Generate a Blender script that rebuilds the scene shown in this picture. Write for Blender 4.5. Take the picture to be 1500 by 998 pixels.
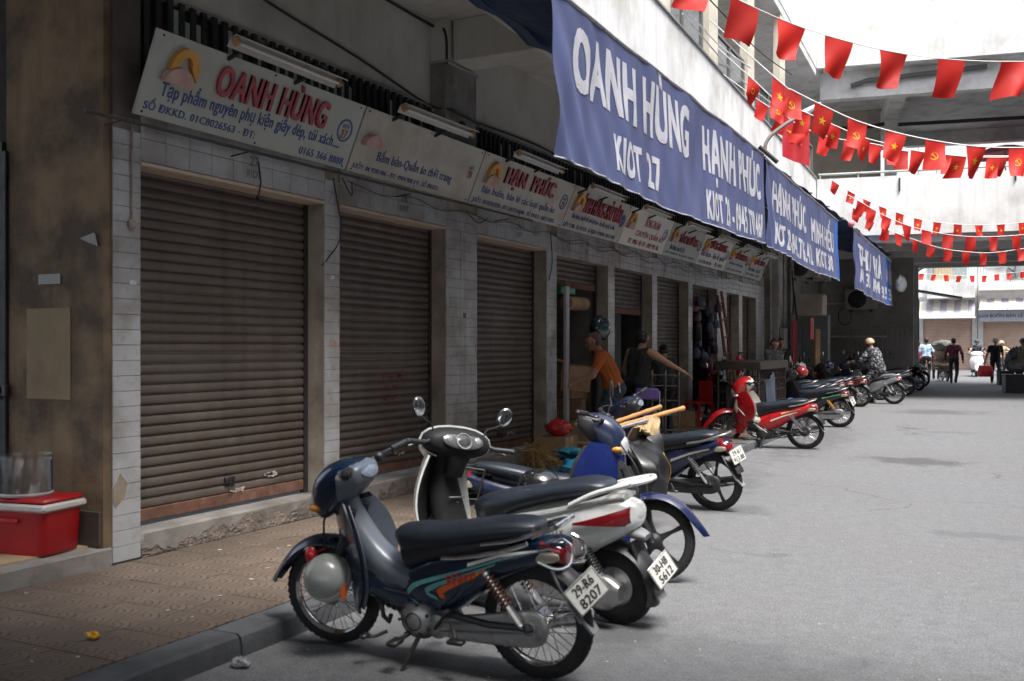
import bpy, bmesh, math, random
import numpy as np
from mathutils import Vector, Matrix
for _o in list(bpy.data.objects): bpy.data.objects.remove(_o)
SC = bpy.context.scene
C = SC.collection
RN = random.Random(11)
rad = math.radians
# ---------------------------------------------------------------- camera
CAM_H, YAW, FPX = 1.57, math.atan(730/1458), 1458.0
cam_d = bpy.data.cameras.new('camera'); cam = bpy.data.objects.new('camera', cam_d); C.objects.link(cam)
cam.location = (0, 0, CAM_H); cam.rotation_euler = (rad(90), 0, YAW)
cam_d.sensor_width = 36; cam_d.lens = 36*FPX/1500; cam_d.shift_y = 11/1500
cam_d.clip_start = .05; cam_d.clip_end = 2000
cam_d.dof.use_dof = True; cam_d.dof.focus_distance = 14; cam_d.dof.aperture_fstop = 3.2
SC.camera = cam
SC.render.resolution_x, SC.render.resolution_y = 1024, 681
# ---------------------------------------------------------------- sky, sun, exposure
SUN_EL, SUN_AZ = rad(66), rad(125)          # azimuth clockwise from +Y
wd = bpy.data.worlds.new('World'); SC.world = wd; wd.use_nodes = True
nt = wd.node_tree; nt.nodes.clear()
sky = nt.nodes.new('ShaderNodeTexSky'); sky.sky_type = 'NISHITA'; sky.sun_disc = False
sky.sun_elevation = SUN_EL; sky.sun_rotation = SUN_AZ; sky.air_density = 1.0; sky.dust_density = 4.0; sky.ozone_density = 1.0
hs = nt.nodes.new('ShaderNodeHueSaturation'); hs.inputs['Saturation'].default_value = .58
bg = nt.nodes.new('ShaderNodeBackground'); bg.inputs['Strength'].default_value = .08
wo = nt.nodes.new('ShaderNodeOutputWorld')
nt.links.new(sky.outputs[0], hs.inputs['Color']); nt.links.new(hs.outputs[0], bg.inputs['Color']); nt.links.new(bg.outputs[0], wo.inputs['Surface'])
sd = bpy.data.lights.new('sun', 'SUN'); sd.energy = 1.5; sd.angle = rad(24); sd.color = (1, .98, .95)
sun = bpy.data.objects.new('sun', sd); C.objects.link(sun)
_d = Vector((math.sin(SUN_AZ)*math.cos(SUN_EL), math.cos(SUN_AZ)*math.cos(SUN_EL), math.sin(SUN_EL)))
sun.rotation_euler = _d.to_track_quat('Z', 'Y').to_euler(); sun.location = _d*60
SC.view_settings.view_transform = 'Standard'; SC.view_settings.look = 'None'; SC.view_settings.gamma = 1
SC.view_settings.exposure = 2.13
SC.cycles.max_bounces = 8; SC.cycles.diffuse_bounces = 5; SC.cycles.transparent_max_bounces = 12
SC.cycles.use_denoising = True
# ---------------------------------------------------------------- survey helpers: a bearing from the camera meets a known plane
_S, _Cc = math.sin(YAW), math.cos(YAW)
def _ray(px, py):
    r, u = (px-750)/FPX, (510-py)/FPX
    return Vector((-_S+r*_Cc, _Cc+r*_S, u))
O0 = Vector((0, 0, CAM_H))
def AX(px, py, X): d = _ray(px, py); return O0 + d*(X/d.x)
def AY(px, py, Y): d = _ray(px, py); return O0 + d*(Y/d.y)
def AD(px, py, D): return O0 + _ray(px, py)*D
def gz(y): return max(0.0, .0095*(y-12))
def AG(px, py):
    p = None; z = 0
    for _ in range(60):
        d = _ray(px, py); p = O0 + d*((z-CAM_H)/d.z); z = .5*z+.5*gz(p.y)
    return p
# ---------------------------------------------------------------- objects
def tag(o, label=None, cat=None, group=None, kind=None):
    if label: o['label'] = label
    if cat: o['category'] = cat
    if group: o['group'] = group
    if kind: o['kind'] = kind
    return o
def thing(name, label, cat, loc=(0, 0, 0), rz=0, group=None, lean=0):
    o = bpy.data.objects.new(name, None); C.objects.link(o); o.empty_display_size = .2
    o.location = loc; o.rotation_euler = (lean, 0, rz)
    return tag(o, label, cat, group)
def catmull(keys, n):
    k = np.array(keys, float); m = len(k)
    P = np.vstack([2*k[0]-k[1], k, 2*k[-1]-k[-2]]); out = []
    for t in np.linspace(0, m-1, n):
        i = min(int(t), m-2); u = t-i
        a, b, c, d = P[i], P[i+1], P[i+2], P[i+3]
        out.append(.5*((2*b)+(-a+c)*u+(2*a-5*b+4*c-d)*u*u+(-a+3*b-3*c+d)*u**3))
    return np.array(out)
class MB:
    def __init__(s): s.v = []; s.f = []; s.m = []
    def add(s, vs, fs, m=0):
        o = len(s.v); s.v += [tuple(p) for p in vs]
        for f in fs: s.f.append(tuple(i+o for i in f)); s.m.append(m)
        return s
    def box(s, c, size, rot=None, b=0, m=0):
        hx, hy, hz = [q/2 for q in size]; c = Vector(c); pts = []; fs = []
        b = min(b, hx*.9, hy*.9, hz*.9)
        if b <= 0:
            pts = [Vector((x*hx, y*hy, z*hz)) for x in (-1, 1) for y in (-1, 1) for z in (-1, 1)]
            fs = [(0, 1, 3, 2), (4, 6, 7, 5), (0, 4, 5, 1), (2, 3, 7, 6), (0, 2, 6, 4), (1, 5, 7, 3)]
        else:
            idx = {}
            for x in (-1, 1):
                for y in (-1, 1):
                    for z in (-1, 1):
                        for a in range(3):
                            idx[x, y, z, a] = len(pts); e = [hx-b, hy-b, hz-b]; e[a] += b
                            pts.append(Vector((x*e[0], y*e[1], z*e[2])))
            for a in range(3):
                o1, o2 = [q for q in range(3) if q != a]
                for sg in (-1, 1):
                    q = []
                    for (p1, p2) in ((-1, -1), (1, -1), (1, 1), (-1, 1)):
                        t = [0, 0, 0]; t[a] = sg; t[o1] = p1; t[o2] = p2; q.append(idx[t[0], t[1], t[2], a])
                    fs.append(q)
                for p1 in (-1, 1):
                    for p2 in (-1, 1):
                        q = []
                        for (sg, w) in ((-1, o1), (1, o1), (1, o2), (-1, o2)):
                            t = [0, 0, 0]; t[a] = sg; t[o1] = p1; t[o2] = p2; q.append(idx[t[0], t[1], t[2], w])
                        fs.append(q)
            for x in (-1, 1):
                for y in (-1, 1):
                    for z in (-1, 1): fs.append([idx[x, y, z, a] for a in range(3)])
            g = []
            for f in fs:
                cc = sum((pts[i] for i in f), Vector())/len(f); n = (pts[f[1]]-pts[f[0]]).cross(pts[f[2]]-pts[f[0]])
                g.append(f if n.dot(cc) > 0 else f[::-1])
            fs = g
        if rot is not None: pts = [rot @ p for p in pts]
        return s.add([p+c for p in pts], fs, m)
    def loft(s, rings, caps=True, closed=False, m=0):
        n = len(rings[0]); k = len(rings); vs = [p for r in rings for p in r]; fs = []
        for i in range(k if closed else k-1):
            j = (i+1) % k
            for a in range(n):
                b = (a+1) % n; fs.append((i*n+a, i*n+b, j*n+b, j*n+a))
        if caps and not closed: fs.append(tuple(range(n))[::-1]); fs.append(tuple((k-1)*n+a for a in range(n)))
        return s.add(vs, fs, m)
    def tube(s, path, r, n=8, caps=True, closed=False, m=0):
        P = [Vector(p) for p in path]; k = len(P); rings = []
        up = None
        for i in range(k):
            if closed: t = P[(i+1) % k]-P[i-1]
            else: t = P[min(i+1, k-1)]-P[max(i-1, 0)]
            t.normalize()
            if up is None: up = Vector((0, 0, 1)) if abs(t.z) < .9 else Vector((1, 0, 0))
            u = t.cross(up)
            if u.length < 1e-4: u = t.orthogonal()
            u.normalize(); w = u.cross(t).normalized(); up = w
            rr = r[i] if isinstance(r, (list, tuple, np.ndarray)) else r
            rings.append([P[i]+u*(rr*math.cos(2*math.pi*a/n))+w*(rr*math.sin(2*math.pi*a/n)) for a in range(n)])
        return s.loft(rings, caps, closed, m)
    def lathe(s, prof, c, axis=(0, 0, 1), n=24, closed=False, m=0):
        ax = Vector(axis).normalized(); u = ax.orthogonal().normalized(); w = ax.cross(u); c = Vector(c)
        rings = [[c+ax*h+u*(r*math.cos(2*math.pi*a/n))+w*(r*math.sin(2*math.pi*a/n)) for a in range(n)] for r, h in prof]
        return s.loft(rings, not closed, closed, m)
    def sph(s, c, r, n=12, rot=None, m=0, lo=-90, hi=90):
        r = (r, r, r) if not isinstance(r, (tuple, list)) else r; rings = []
        k = max(5, n//2+1)
        for i in range(k):
            a = rad(lo+(hi-lo)*i/(k-1)); ring = []
            for j in range(n):
                b = 2*math.pi*j/n
                p = Vector((r[0]*max(math.cos(a), .004)*math.cos(b), r[1]*max(math.cos(a), .004)*math.sin(b), r[2]*math.sin(a)))
                if rot is not None: p = rot @ p
                ring.append(p+Vector(c))
            rings.append(ring)
        return s.loft(rings, m=m)
    def prism(s, poly, f0, f1, m=0):
        a = [Vector(f0(*p)) for p in poly]; b = [Vector(f1(*p)) for p in poly]; n = len(poly)
        fs = [tuple(range(n)), tuple(range(2*n-1, n-1, -1))]+[(i, i+n, (i+1) % n+n, (i+1) % n) for i in range(n)]
        return s.add(a+b, fs, m)
    def grid(s, fn, nu, nv, m=0):
        vs = [fn(i/(nu-1), j/(nv-1)) for i in range(nu) for j in range(nv)]
        return s.add(vs, [(i*nv+j, (i+1)*nv+j, (i+1)*nv+j+1, i*nv+j+1) for i in range(nu-1) for j in range(nv-1)], m)
    def shell(s, fn, nu, nv, th, m=0):
        A = [[Vector(fn(i/(nu-1), j/(nv-1))) for j in range(nv)] for i in range(nu)]; B = []
        for i in range(nu):
            r = []
            for j in range(nv):
                du = A[min(i+1, nu-1)][j]-A[max(i-1, 0)][j]; dv = A[i][min(j+1, nv-1)]-A[i][max(j-1, 0)]
                nn = du.cross(dv)
                r.append(A[i][j]-(nn.normalized()*th if nn.length > 1e-9 else Vector()))
            B.append(r)
        k = nu*nv; vs = [p for r in A for p in r]+[p for r in B for p in r]; g = lambda i, j: i*nv+j; fs = []
        for i in range(nu-1):
            for j in range(nv-1):
                q = (g(i, j), g(i+1, j), g(i+1, j+1), g(i, j+1)); fs.append(q); fs.append(tuple(x+k for x in q[::-1]))
        for i in range(nu-1):
            for j in (0, nv-1): fs.append((g(i, j), g(i+1, j), g(i+1, j)+k, g(i, j)+k))
        for j in range(nv-1):
            for i in (0, nu-1): fs.append((g(i, j), g(i, j+1), g(i, j+1)+k, g(i, j)+k))
        return s.add(vs, fs, m)
    def xf(s, M): s.v = [tuple(M @ Vector(p)) for p in s.v]; return s
    def mesh(s, name, mats, smooth=40, fix=True):
        me = bpy.data.meshes.new(name); me.from_pydata(s.v, [], s.f)
        for m in (mats if isinstance(mats, (list, tuple)) else [mats]): me.materials.append(m)
        if max(s.m, default=0) > 0: me.polygons.foreach_set('material_index', s.m)
        if fix:
            bm = bmesh.new(); bm.from_mesh(me); bmesh.ops.recalc_face_normals(bm, faces=bm.faces); bm.to_mesh(me); bm.free()
        if smooth: me.shade_smooth(); me.set_sharp_from_angle(angle=rad(smooth))
        me.update(); return me
    def build(s, name, mats, parent=None, smooth=40, loc=(0, 0, 0), rz=0, fix=True):
        return inst(name, s.mesh(name, mats, smooth, fix), parent, loc, rz)
def inst(name, me, parent=None, loc=(0, 0, 0), rz=0):
    o = bpy.data.objects.new(name, me); C.objects.link(o); o.parent = parent; o.location = loc
    if rz: o.rotation_euler = (0, 0, rz)
    return o
def copy_tree(o, parent=None):
    c = o.copy(); C.objects.link(c); c.parent = parent
    for ch in list(o.children): copy_tree(ch, c)
    return c
def RX(a): return Matrix.Rotation(a, 3, 'X')
def RY(a): return Matrix.Rotation(a, 3, 'Y')
def RZ(a): return Matrix.Rotation(a, 3, 'Z')
# ---------------------------------------------------------------- materials
_MC = {}
def mat(name, col, rough=.6, metal=0, var=.12, sc=6, bump=.0, bsc=60, coat=0, dirt=None, dsc=2.0, dth=.55, world=False, spec=.5, trans=0, alpha=1, rnd=0, streak=0, emit=0):
    if name in _MC: return _MC[name]
    m = bpy.data.materials.new(name); m.use_nodes = True; n = m.node_tree; N = n.nodes; L = n.links
    p = N['Principled BSDF']; p.inputs['Roughness'].default_value = rough; p.inputs['Metallic'].default_value = metal
    p.inputs['Coat Weight'].default_value = coat; p.inputs['Specular IOR Level'].default_value = spec; p.inputs['Coat Roughness'].default_value = .12
    if trans: p.inputs['Transmission Weight'].default_value = trans
    if alpha < 1: p.inputs['Alpha'].default_value = alpha
    if world: co = N.new('ShaderNodeNewGeometry').outputs['Position']
    else: co = N.new('ShaderNodeTexCoord').outputs['Object']
    def noise(scale, det=4, vec=None):
        t = N.new('ShaderNodeTexNoise'); t.inputs['Scale'].default_value = scale; t.inputs['Detail'].default_value = det; t.inputs['Roughness'].default_value = .6
        L.new(vec or co, t.inputs['Vector']); return t.outputs[0]
    def rng(v, a, b, c, d):
        t = N.new('ShaderNodeMapRange'); L.new(v, t.inputs[0])
        for i, q in enumerate((a, b, c, d)): t.inputs[i+1].default_value = q
        return t.outputs[0]
    def mix(f, a, b, mode='MIX'):
        t = N.new('ShaderNodeMix'); t.data_type = 'RGBA'; t.blend_type = mode
        for s_, v in ((t.inputs[0], f), (t.inputs[6], a), (t.inputs[7], b)):
            if hasattr(v, 'links'): L.new(v, s_)
            elif isinstance(v, (int, float)): s_.default_value = v
            else: s_.default_value = (*v, 1)
        return t.outputs[2]
    c0 = tuple(q*(1-var) for q in col); c1 = tuple(min(1, q*(1+var)) for q in col)
    c = mix(rng(noise(sc), .3, .7, 0, 1), c0, c1)
    if rnd:
        oi = N.new('ShaderNodeObjectInfo').outputs['Random']
        c = mix(1.0, c, mix(oi, (1-rnd,)*3, (1, 1, 1)), 'MULTIPLY')
    if dirt is not None:
        f = rng(noise(dsc, 7), dth-.08, dth+.17, 0, 1); c = mix(f, c, dirt)
    if streak:
        mp = N.new('ShaderNodeMapping'); mp.inputs['Scale'].default_value = (5, 5, .35); L.new(co, mp.inputs[0])
        c = mix(rng(noise(1.6, 5, mp.outputs[0]), .5, .75, 0, streak), c, tuple(q*.35 for q in col))
    L.new(c, p.inputs['Base Color'])
    rr = rng(noise(sc*2.3+1), .3, .7, max(0, rough-.1), min(1, rough+.1)); L.new(rr, p.inputs['Roughness'])
    if bump:
        b = N.new('ShaderNodeBump'); b.inputs['Strength'].default_value = bump; b.inputs['Distance'].default_value = .01
        L.new(noise(bsc, 5), b.inputs['Height']); L.new(b.outputs[0], p.inputs['Normal'])
    if emit: L.new(c, p.inputs['Emission Color']); p.inputs['Emission Strength'].default_value = emit
    _MC[name] = m; return m
BLACK = mat('black_plastic', (.018, .018, .02), .45, var=.3)
RUBBER = mat('tyre_rubber', (.014, .014, .015), .75, var=.3, bump=.3, bsc=150, dirt=(.07, .065, .06), dsc=9, dth=.66)
CHROME = mat('chrome', (.72, .72, .72), .18, 1, var=.1, dirt=(.3, .27, .24), dsc=18, dth=.66)
ALU = mat('dull_aluminium', (.42, .42, .42), .42, .9, var=.15, dirt=(.14, .12, .1), dsc=9, dth=.6)
STEEL = mat('dark_steel', (.06, .06, .065), .5, .6, var=.3, dirt=(.09, .06, .04), dsc=12, dth=.6)
SEATM = mat('black_vinyl', (.016, .021, .03), .36, var=.25, bump=.15, bsc=220, sc=3)
REDGL = mat('red_lens', (.20, .007, .012), .12, coat=.6, var=.15)
GLASSL = mat('clear_lens', (.6, .62, .65), .08, .3, coat=.8, var=.2, sc=25)
AMBER = mat('amber_lens', (.7, .25, .03), .15, coat=.5)
PLATEW = mat('plate_white', (.62, .62, .58), .5, var=.06, dirt=(.35, .31, .26), dsc=14, dth=.62)
INK = mat('black_ink', (.02, .02, .022), .6)
WHITEP = mat('white_paint', (.78, .78, .77), .5, var=.05)
CARD = mat('cardboard', (.33, .21, .12), .85, var=.15, dirt=(.2, .12, .07), dsc=5, dth=.6)
CABLE = mat('black_cable', (.02, .02, .02), .6)
MIRRORM = mat('mirror_glass', (.75, .78, .8), .06, 1, var=.03)
# ---------------------------------------------------------------- text
def text_meshes(s, mats, w=None, h=None, ext=.002, bold=0, cut=0, shear=0, split=False, space=1.06):
    """lettering as geometry; split gives one mesh per letter (accents stay with their letter)"""
    cu = bpy.data.curves.new('lettering', 'FONT'); cu.body = s; cu.size = 1; cu.shear = shear; cu.resolution_u = 3; cu.space_character = space; cu.align_x = 'CENTER'
    o = bpy.data.objects.new('lettering', cu); me = bpy.data.meshes.new_from_object(o)
    bpy.data.objects.remove(o); bpy.data.curves.remove(cu)
    bm = bmesh.new(); bm.from_mesh(me); bpy.data.meshes.remove(me); bmesh.ops.remove_doubles(bm, verts=bm.verts, dist=1e-5)
    xs = [v.co.x for v in bm.verts]; ys = [v.co.y for v in bm.verts]; x0, x1, y0, y1 = min(xs), max(xs), min(ys), max(ys)
    sx = w/(x1-x0) if w else None; sy = h/(y1-y0) if h else None; sx = sx or sy; sy = sy or sx
    for v in bm.verts: v.co = ((v.co.x-(x0+x1)/2)*sx, (v.co.y-(y0+y1)/2)*sy, 0)
    if cut:
        bmesh.ops.triangulate(bm, faces=bm.faces)
        for _ in range(4):
            e = [q for q in bm.edges if q.calc_length() > cut]
            if not e: break
            bmesh.ops.subdivide_edges(bm, edges=e, cuts=1); bmesh.ops.triangulate(bm, faces=bm.faces)
    bm.verts.ensure_lookup_table(); bm.verts.index_update(); bm.faces.ensure_lookup_table()
    V = [tuple(v.co) for v in bm.verts]; Fs = [[v.index for v in f.verts] for f in bm.faces]; bm.free()
    groups = [list(range(len(Fs)))]
    if split:
        par = list(range(len(V)))
        def fd(a):
            while par[a] != a: par[a] = par[par[a]]; a = par[a]
            return a
        for f in Fs:
            for a in f[1:]: par[fd(a)] = fd(f[0])
        isl = {}
        for k, f in enumerate(Fs): isl.setdefault(fd(f[0]), []).append(k)
        G = []
        for fs in isl.values():
            q = [V[a][0] for k in fs for a in Fs[k]]; G.append([min(q), max(q), fs])
        G.sort(key=lambda g: g[0]-g[1]); out = []
        for g in G:
            for t in out:
                ov = min(g[1], t[1])-max(g[0], t[0])
                if ov > .55*(g[1]-g[0]): t[2] = t[2]+g[2]; break
            else: out.append(g)
        groups = [g[2] for g in out]
    res = []
    for fs in groups:
        bx, by = bold*sx*.55, bold*sy*.30; sh = [(0, 0)] if not bold else [(-bx, -by), (bx, -by), (bx, by), (-bx, by)]
        vs, ff = [], []
        for c, (dx, dy) in enumerate(sh):
            mp = {}
            for k in fs:
                q = []
                for a in Fs[k]:
                    if a not in mp: mp[a] = len(vs); vs.append((V[a][0]+dx, V[a][1]+dy, c*.00035))
                    q.append(mp[a])
                ff.append(q)
        m = bpy.data.meshes.new('lettering'); m.from_pydata(vs, [], ff)
        if ext:
            b = bmesh.new(); b.from_mesh(m); g = bmesh.ops.extrude_face_region(b, geom=b.faces[:])
            for v in [q for q in g['geom'] if isinstance(q, bmesh.types.BMVert)]: v.co.z += ext
            bmesh.ops.recalc_face_normals(b, faces=b.faces); b.to_mesh(m); b.free()
        for q in (mats if isinstance(mats, (list, tuple)) else [mats]): m.materials.append(q)
        m.update(); res.append(m)
    return res
def text_mesh(s, mats, **k): return text_meshes(s, mats, **k)[0]
def place_text(s, mats, M, parent=None, name='lettering', **k):
    for me in text_meshes(s, mats, **k):
        me.transform(M); o = inst(name, me, parent)
        if not k.get('split'): o['kind'] = 'stuff'
    return o
def frame(o, x, y):       # 4x4 from origin and two in-plane axes
    x = Vector(x).normalized(); y = Vector(y).normalized(); z = x.cross(y)
    return Matrix(((x.x, y.x, z.x, o[0]), (x.y, y.y, z.y, o[1]), (x.z, y.z, z.z, o[2]), (0, 0, 0, 1)))
# ================================================================ materials of the place
def road_mat():
    m = mat('asphalt', (.130, .133, .139), .85, var=.14, sc=9, bump=.8, bsc=60, world=True, dirt=(.13, .128, .125), dsc=.45, dth=.56)
    n = m.node_tree; N = n.nodes; L = n.links; p = N['Principled BSDF']; co = N.new('ShaderNodeNewGeometry').outputs['Position']
    base = p.inputs['Base Color'].links[0].from_socket
    def nz(s, d=3):
        t = N.new('ShaderNodeTexNoise'); t.inputs['Scale'].default_value = s; t.inputs['Detail'].default_value = d; L.new(co, t.inputs['Vector']); return t.outputs[0]
    def rg(v, a, b, c=0, d=1):
        t = N.new('ShaderNodeMapRange'); L.new(v, t.inputs[0])
        for i, q in enumerate((a, b, c, d)): t.inputs[i+1].default_value = q
        return t.outputs[0]
    def mx(f, a, b):
        t = N.new('ShaderNodeMix'); t.data_type = 'RGBA'; L.new(f, t.inputs[0]); L.new(a, t.inputs[6]); t.inputs[7].default_value = (*b, 1); return t.outputs[2]
    c = mx(rg(nz(85), .54, .66, 0, .6), base, (.30, .30, .30)); c = mx(rg(nz(70), .56, .68, 0, .65), c, (.055, .055, .055)); c = mx(rg(nz(30), .62, .72, 0, .5), c, (.27, .27, .27)); c = mx(rg(nz(14), .6, .75, 0, .5), c, (.09, .09, .088))
    vo = N.new('ShaderNodeTexVoronoi'); vo.feature = 'DISTANCE_TO_EDGE'; vo.inputs['Scale'].default_value = .42
    wn = N.new('ShaderNodeTexNoise'); wn.inputs['Scale'].default_value = 1.7; wn.inputs['Detail'].default_value = 6; L.new(co, wn.inputs['Vector'])
    wa = N.new('ShaderNodeVectorMath'); wa.operation = 'MULTIPLY_ADD'; L.new(wn.outputs['Color'], wa.inputs[0]); wa.inputs[1].default_value = (1.1, 1.1, 0); L.new(co, wa.inputs[2]); L.new(wa.outputs[0], vo.inputs['Vector'])
    ck = N.new('ShaderNodeMath'); ck.operation = 'MULTIPLY'; L.new(rg(vo.outputs['Distance'], .002, .010, .75, 0), ck.inputs[0]); L.new(rg(nz(.35, 2), .52, .6), ck.inputs[1])
    c = mx(ck.outputs[0], c, (.05, .05, .05))
    # damp stain and oil spots of their own shape
    for (x, y, sx, sy, k) in ((-1.15, 14.6, .9, .55, .75), (-1.4, 24.5, 1.3, 1.1, .6), (-2.75, 4.35, .7, .35, .55), (-2.4, 9.6, .5, .4, .5), (-1.9, 38, 1.5, 2.5, .45), (-2.9, 6.0, .7, 2.6, .5), (-3.0, 10.5, .6, 3.0, .45), (-2.9, 17, .7, 3.6, .45), (-2.0, 5.2, .35, .5, .6), (-.2, 9.2, .5, .22, .35), (-.9, 19.3, .8, .3, .35), (-1.2, 4.6, 1.6, .9, .3)):
        mp = N.new('ShaderNodeMapping'); mp.inputs['Location'].default_value = (-x/sx, -y/sy, 0); mp.inputs['Scale'].default_value = (1/sx, 1/sy, 0); L.new(co, mp.inputs[0])
        ln = N.new('ShaderNodeVectorMath'); ln.operation = 'LENGTH'; L.new(mp.outputs[0], ln.inputs[0])
        ad = N.new('ShaderNodeMath'); ad.operation = 'MULTIPLY_ADD'; L.new(nz(3.2, 6), ad.inputs[0]); ad.inputs[1].default_value = 1.6; L.new(ln.outputs['Value'], ad.inputs[2])
        c = mx(rg(ad.outputs[0], 1.25, 1.75, k, 0), c, (.06, .06, .062))
    L.new(c, p.inputs['Base Color']); return m
def paver_mat():
    m = mat('patterned_paver', (.185, .138, .105), .7, var=.2, sc=3, world=True, dirt=(.10, .075, .055), dsc=1.1, dth=.5, rnd=.22)
    n = m.node_tree; N = n.nodes; L = n.links; p = N['Principled BSDF']; co = N.new('ShaderNodeTexCoord').outputs['Object']
    base = p.inputs['Base Color'].links[0].from_socket
    sc = N.new('ShaderNodeVectorMath'); sc.operation = 'MULTIPLY_ADD'; L.new(co, sc.inputs[0]); sc.inputs[1].default_value = (5, 5, 0); sc.inputs[2].default_value = (.5, .5, 0)
    fr = N.new('ShaderNodeVectorMath'); fr.operation = 'FRACTION'; L.new(sc.outputs[0], fr.inputs[0])
    sb = N.new('ShaderNodeVectorMath'); sb.operation = 'SUBTRACT'; L.new(fr.outputs[0], sb.inputs[0]); sb.inputs[1].default_value = (0, .5, 0)
    ln = N.new('ShaderNodeVectorMath'); ln.operation = 'LENGTH'; L.new(sb.outputs[0], ln.inputs[0])
    mu = N.new('ShaderNodeMath'); mu.operation = 'MULTIPLY'; L.new(ln.outputs['Value'], mu.inputs[0]); mu.inputs[1].default_value = 5
    pp = N.new('ShaderNodeMath'); pp.operation = 'PINGPONG'; L.new(mu.outputs[0], pp.inputs[0]); pp.inputs[1].default_value = .5
    r = N.new('ShaderNodeMapRange'); L.new(pp.outputs[0], r.inputs[0]); r.inputs[1].default_value = .06; r.inputs[2].default_value = .17
    x = N.new('ShaderNodeMix'); x.data_type = 'RGBA'; L.new(r.outputs[0], x.inputs[0]); x.inputs[6].default_value = (.055, .042, .034, 1); L.new(base, x.inputs[7]); L.new(x.outputs[2], p.inputs['Base Color'])
    b = N.new('ShaderNodeBump'); b.inputs['Strength'].default_value = .5; b.inputs['Distance'].default_value = .004; L.new(r.outputs[0], b.inputs['Height']); L.new(b.outputs[0], p.inputs['Normal'])
    return m
ROADM, PAVER = road_mat(), paver_mat()
KERBM = mat('kerb_concrete', (.10, .105, .112), .75, var=.15, bump=.5, bsc=40, world=True, dirt=(.055, .057, .06), dsc=2.4, dth=.48)
CONC = mat('raw_concrete', (.25, .235, .215), .85, var=.12, bump=.5, bsc=30, world=True, dirt=(.12, .105, .09), dsc=2, dth=.5)
TILEM = mat('glazed_wall_tile', (.43, .435, .445), .34, var=.08, sc=5, world=True, dirt=(.23, .21, .185), dsc=2.3, dth=.52, rnd=.10)
GROUT = mat('dark_grout', (.21, .20, .19), .9, var=.2, world=True)
JAMB = mat('dirty_cream_jamb', (.34, .30, .25), .75, var=.12, world=True, dirt=(.17, .14, .11), dsc=2.2, dth=.5, bump=.2, streak=.4)
PLAST = mat('pale_plaster', (.60, .585, .54), .85, var=.06, sc=2, world=True, dirt=(.42, .39, .34), dsc=1.2, dth=.6, bump=.15, streak=.15)
OCHRE = mat('stained_ochre_plaster', (.26, .178, .105), .85, var=.16, sc=2.2, world=True, dirt=(.085, .06, .042), dsc=2.2, dth=.48, bump=.5, bsc=24, streak=.55)
OCHRE2 = mat('pale_ochre_patch', (.27, .205, .125), .85, var=.1, world=True, dirt=(.22, .15, .09), dsc=5, dth=.6)
SLATM = mat('brown_shutter_paint', (.125, .104, .09), .45, var=.16, sc=2, world=True, dirt=(.095, .072, .06), dsc=1.7, dth=.5, streak=.5, rnd=.14)
RUST = mat('rusty_bottom_rail', (.15, .07, .045), .8, var=.3, world=True, dirt=(.22, .13, .09), dsc=9, dth=.55)
WHITEW = mat('white_render', (.70, .70, .68), .85, var=.03, world=True, dirt=(.42, .405, .37), dsc=.9, dth=.57, bump=.12, streak=.25)
GREYC = mat('grey_soffit', (.66, .65, .63), .85, var=.08, world=True, dirt=(.38, .36, .335), dsc=1.3, dth=.55, bump=.15)
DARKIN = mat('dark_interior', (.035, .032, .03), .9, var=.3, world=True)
GREENG = mat('pale_green_louvre_glass', (.32, .40, .34), .35, var=.15, world=True)
IRON = mat('black_painted_iron', (.022, .021, .02), .6, var=.3, world=True)
WINDG = mat('dusty_window_glass', (.06, .075, .075), .12, var=.3, world=True, spec=.8)
FRAMEM = mat('grey_window_frame', (.16, .15, .14), .6, world=True)
BEIGE = mat('beige_wall', (.42, .37, .30), .85, var=.08, world=True, dirt=(.28, .235, .19), dsc=1.5, dth=.55)
GREYW = mat('grey_dirty_wall', (.36, .345, .32), .9, var=.1, world=True, dirt=(.15, .14, .125), dsc=1.4, dth=.5, streak=.4)
FLOORT = mat('tan_floor', (.42, .31, .19), .5, var=.1, world=True)
# ================================================================ ground
def sheet(name, xs, ys, m, dz=0, kind='structure'):
    b = MB(); nv = len(ys)
    vs = [(x, y, gz(y)+dz) for x in xs for y in ys]
    b.add(vs, [(i*nv+j, (i+1)*nv+j, (i+1)*nv+j+1, i*nv+j+1) for i in range(len(xs)-1) for j in range(nv-1)])
    return tag(b.build(name, m, smooth=0), kind=kind)
road = sheet('road', [-250, -6, 0, 250], [-120, 0, 12, 40, 70], ROADM)
tag(road, 'grey worn asphalt lane running along the market')
far = MB().add([(-250, 70, gz(70)), (250, 70, gz(70)), (250, 400, gz(70)), (-250, 400, gz(70))], [(0, 1, 2, 3)]).build('ground', ROADM, smooth=0); tag(far, 'distant ground beyond the lane', kind='structure')
def ybox(b, x0, x1, y0, y1, z0, z1, **k):      # a strip that follows the gentle rise of the lane
    n = [y0]+[q for q in (12.0,) if y0 < q < y1]+[y1]; rings = []
    for y in n: rings.append([(x0, y, z0+gz(y)), (x1, y, z0+gz(y)), (x1, y, z1+gz(y)), (x0, y, z1+gz(y))])
    return b.loft(rings, **k)
side = ybox(MB(), -5.6, -3.71, -2, 34, -.05, .098).build('sidewalk', mat('sidewalk_bed', (.075, .062, .052), .9, world=True), smooth=0)
tag(side, 'raised pavement of patterned tiles under the arcade', kind='structure')
pv = MB().box((0, 0, -.015), (.405, .392, .03), b=.004).mesh('paver', PAVER)
for i in range(4):
    for j in range(59):
        y = 1.9+.4*j; x = -3.915-.412*i
        inst('paver', pv, side, (x, y, .12+gz(y)+RN.uniform(-.002, .002)), 0)
kerb = ybox(MB(), -3.705, -3.5, -2, 34, -.05, .05).build('kerb', KERBM, smooth=0); tag(kerb, 'concrete kerb edging the pavement', kind='structure')
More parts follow.
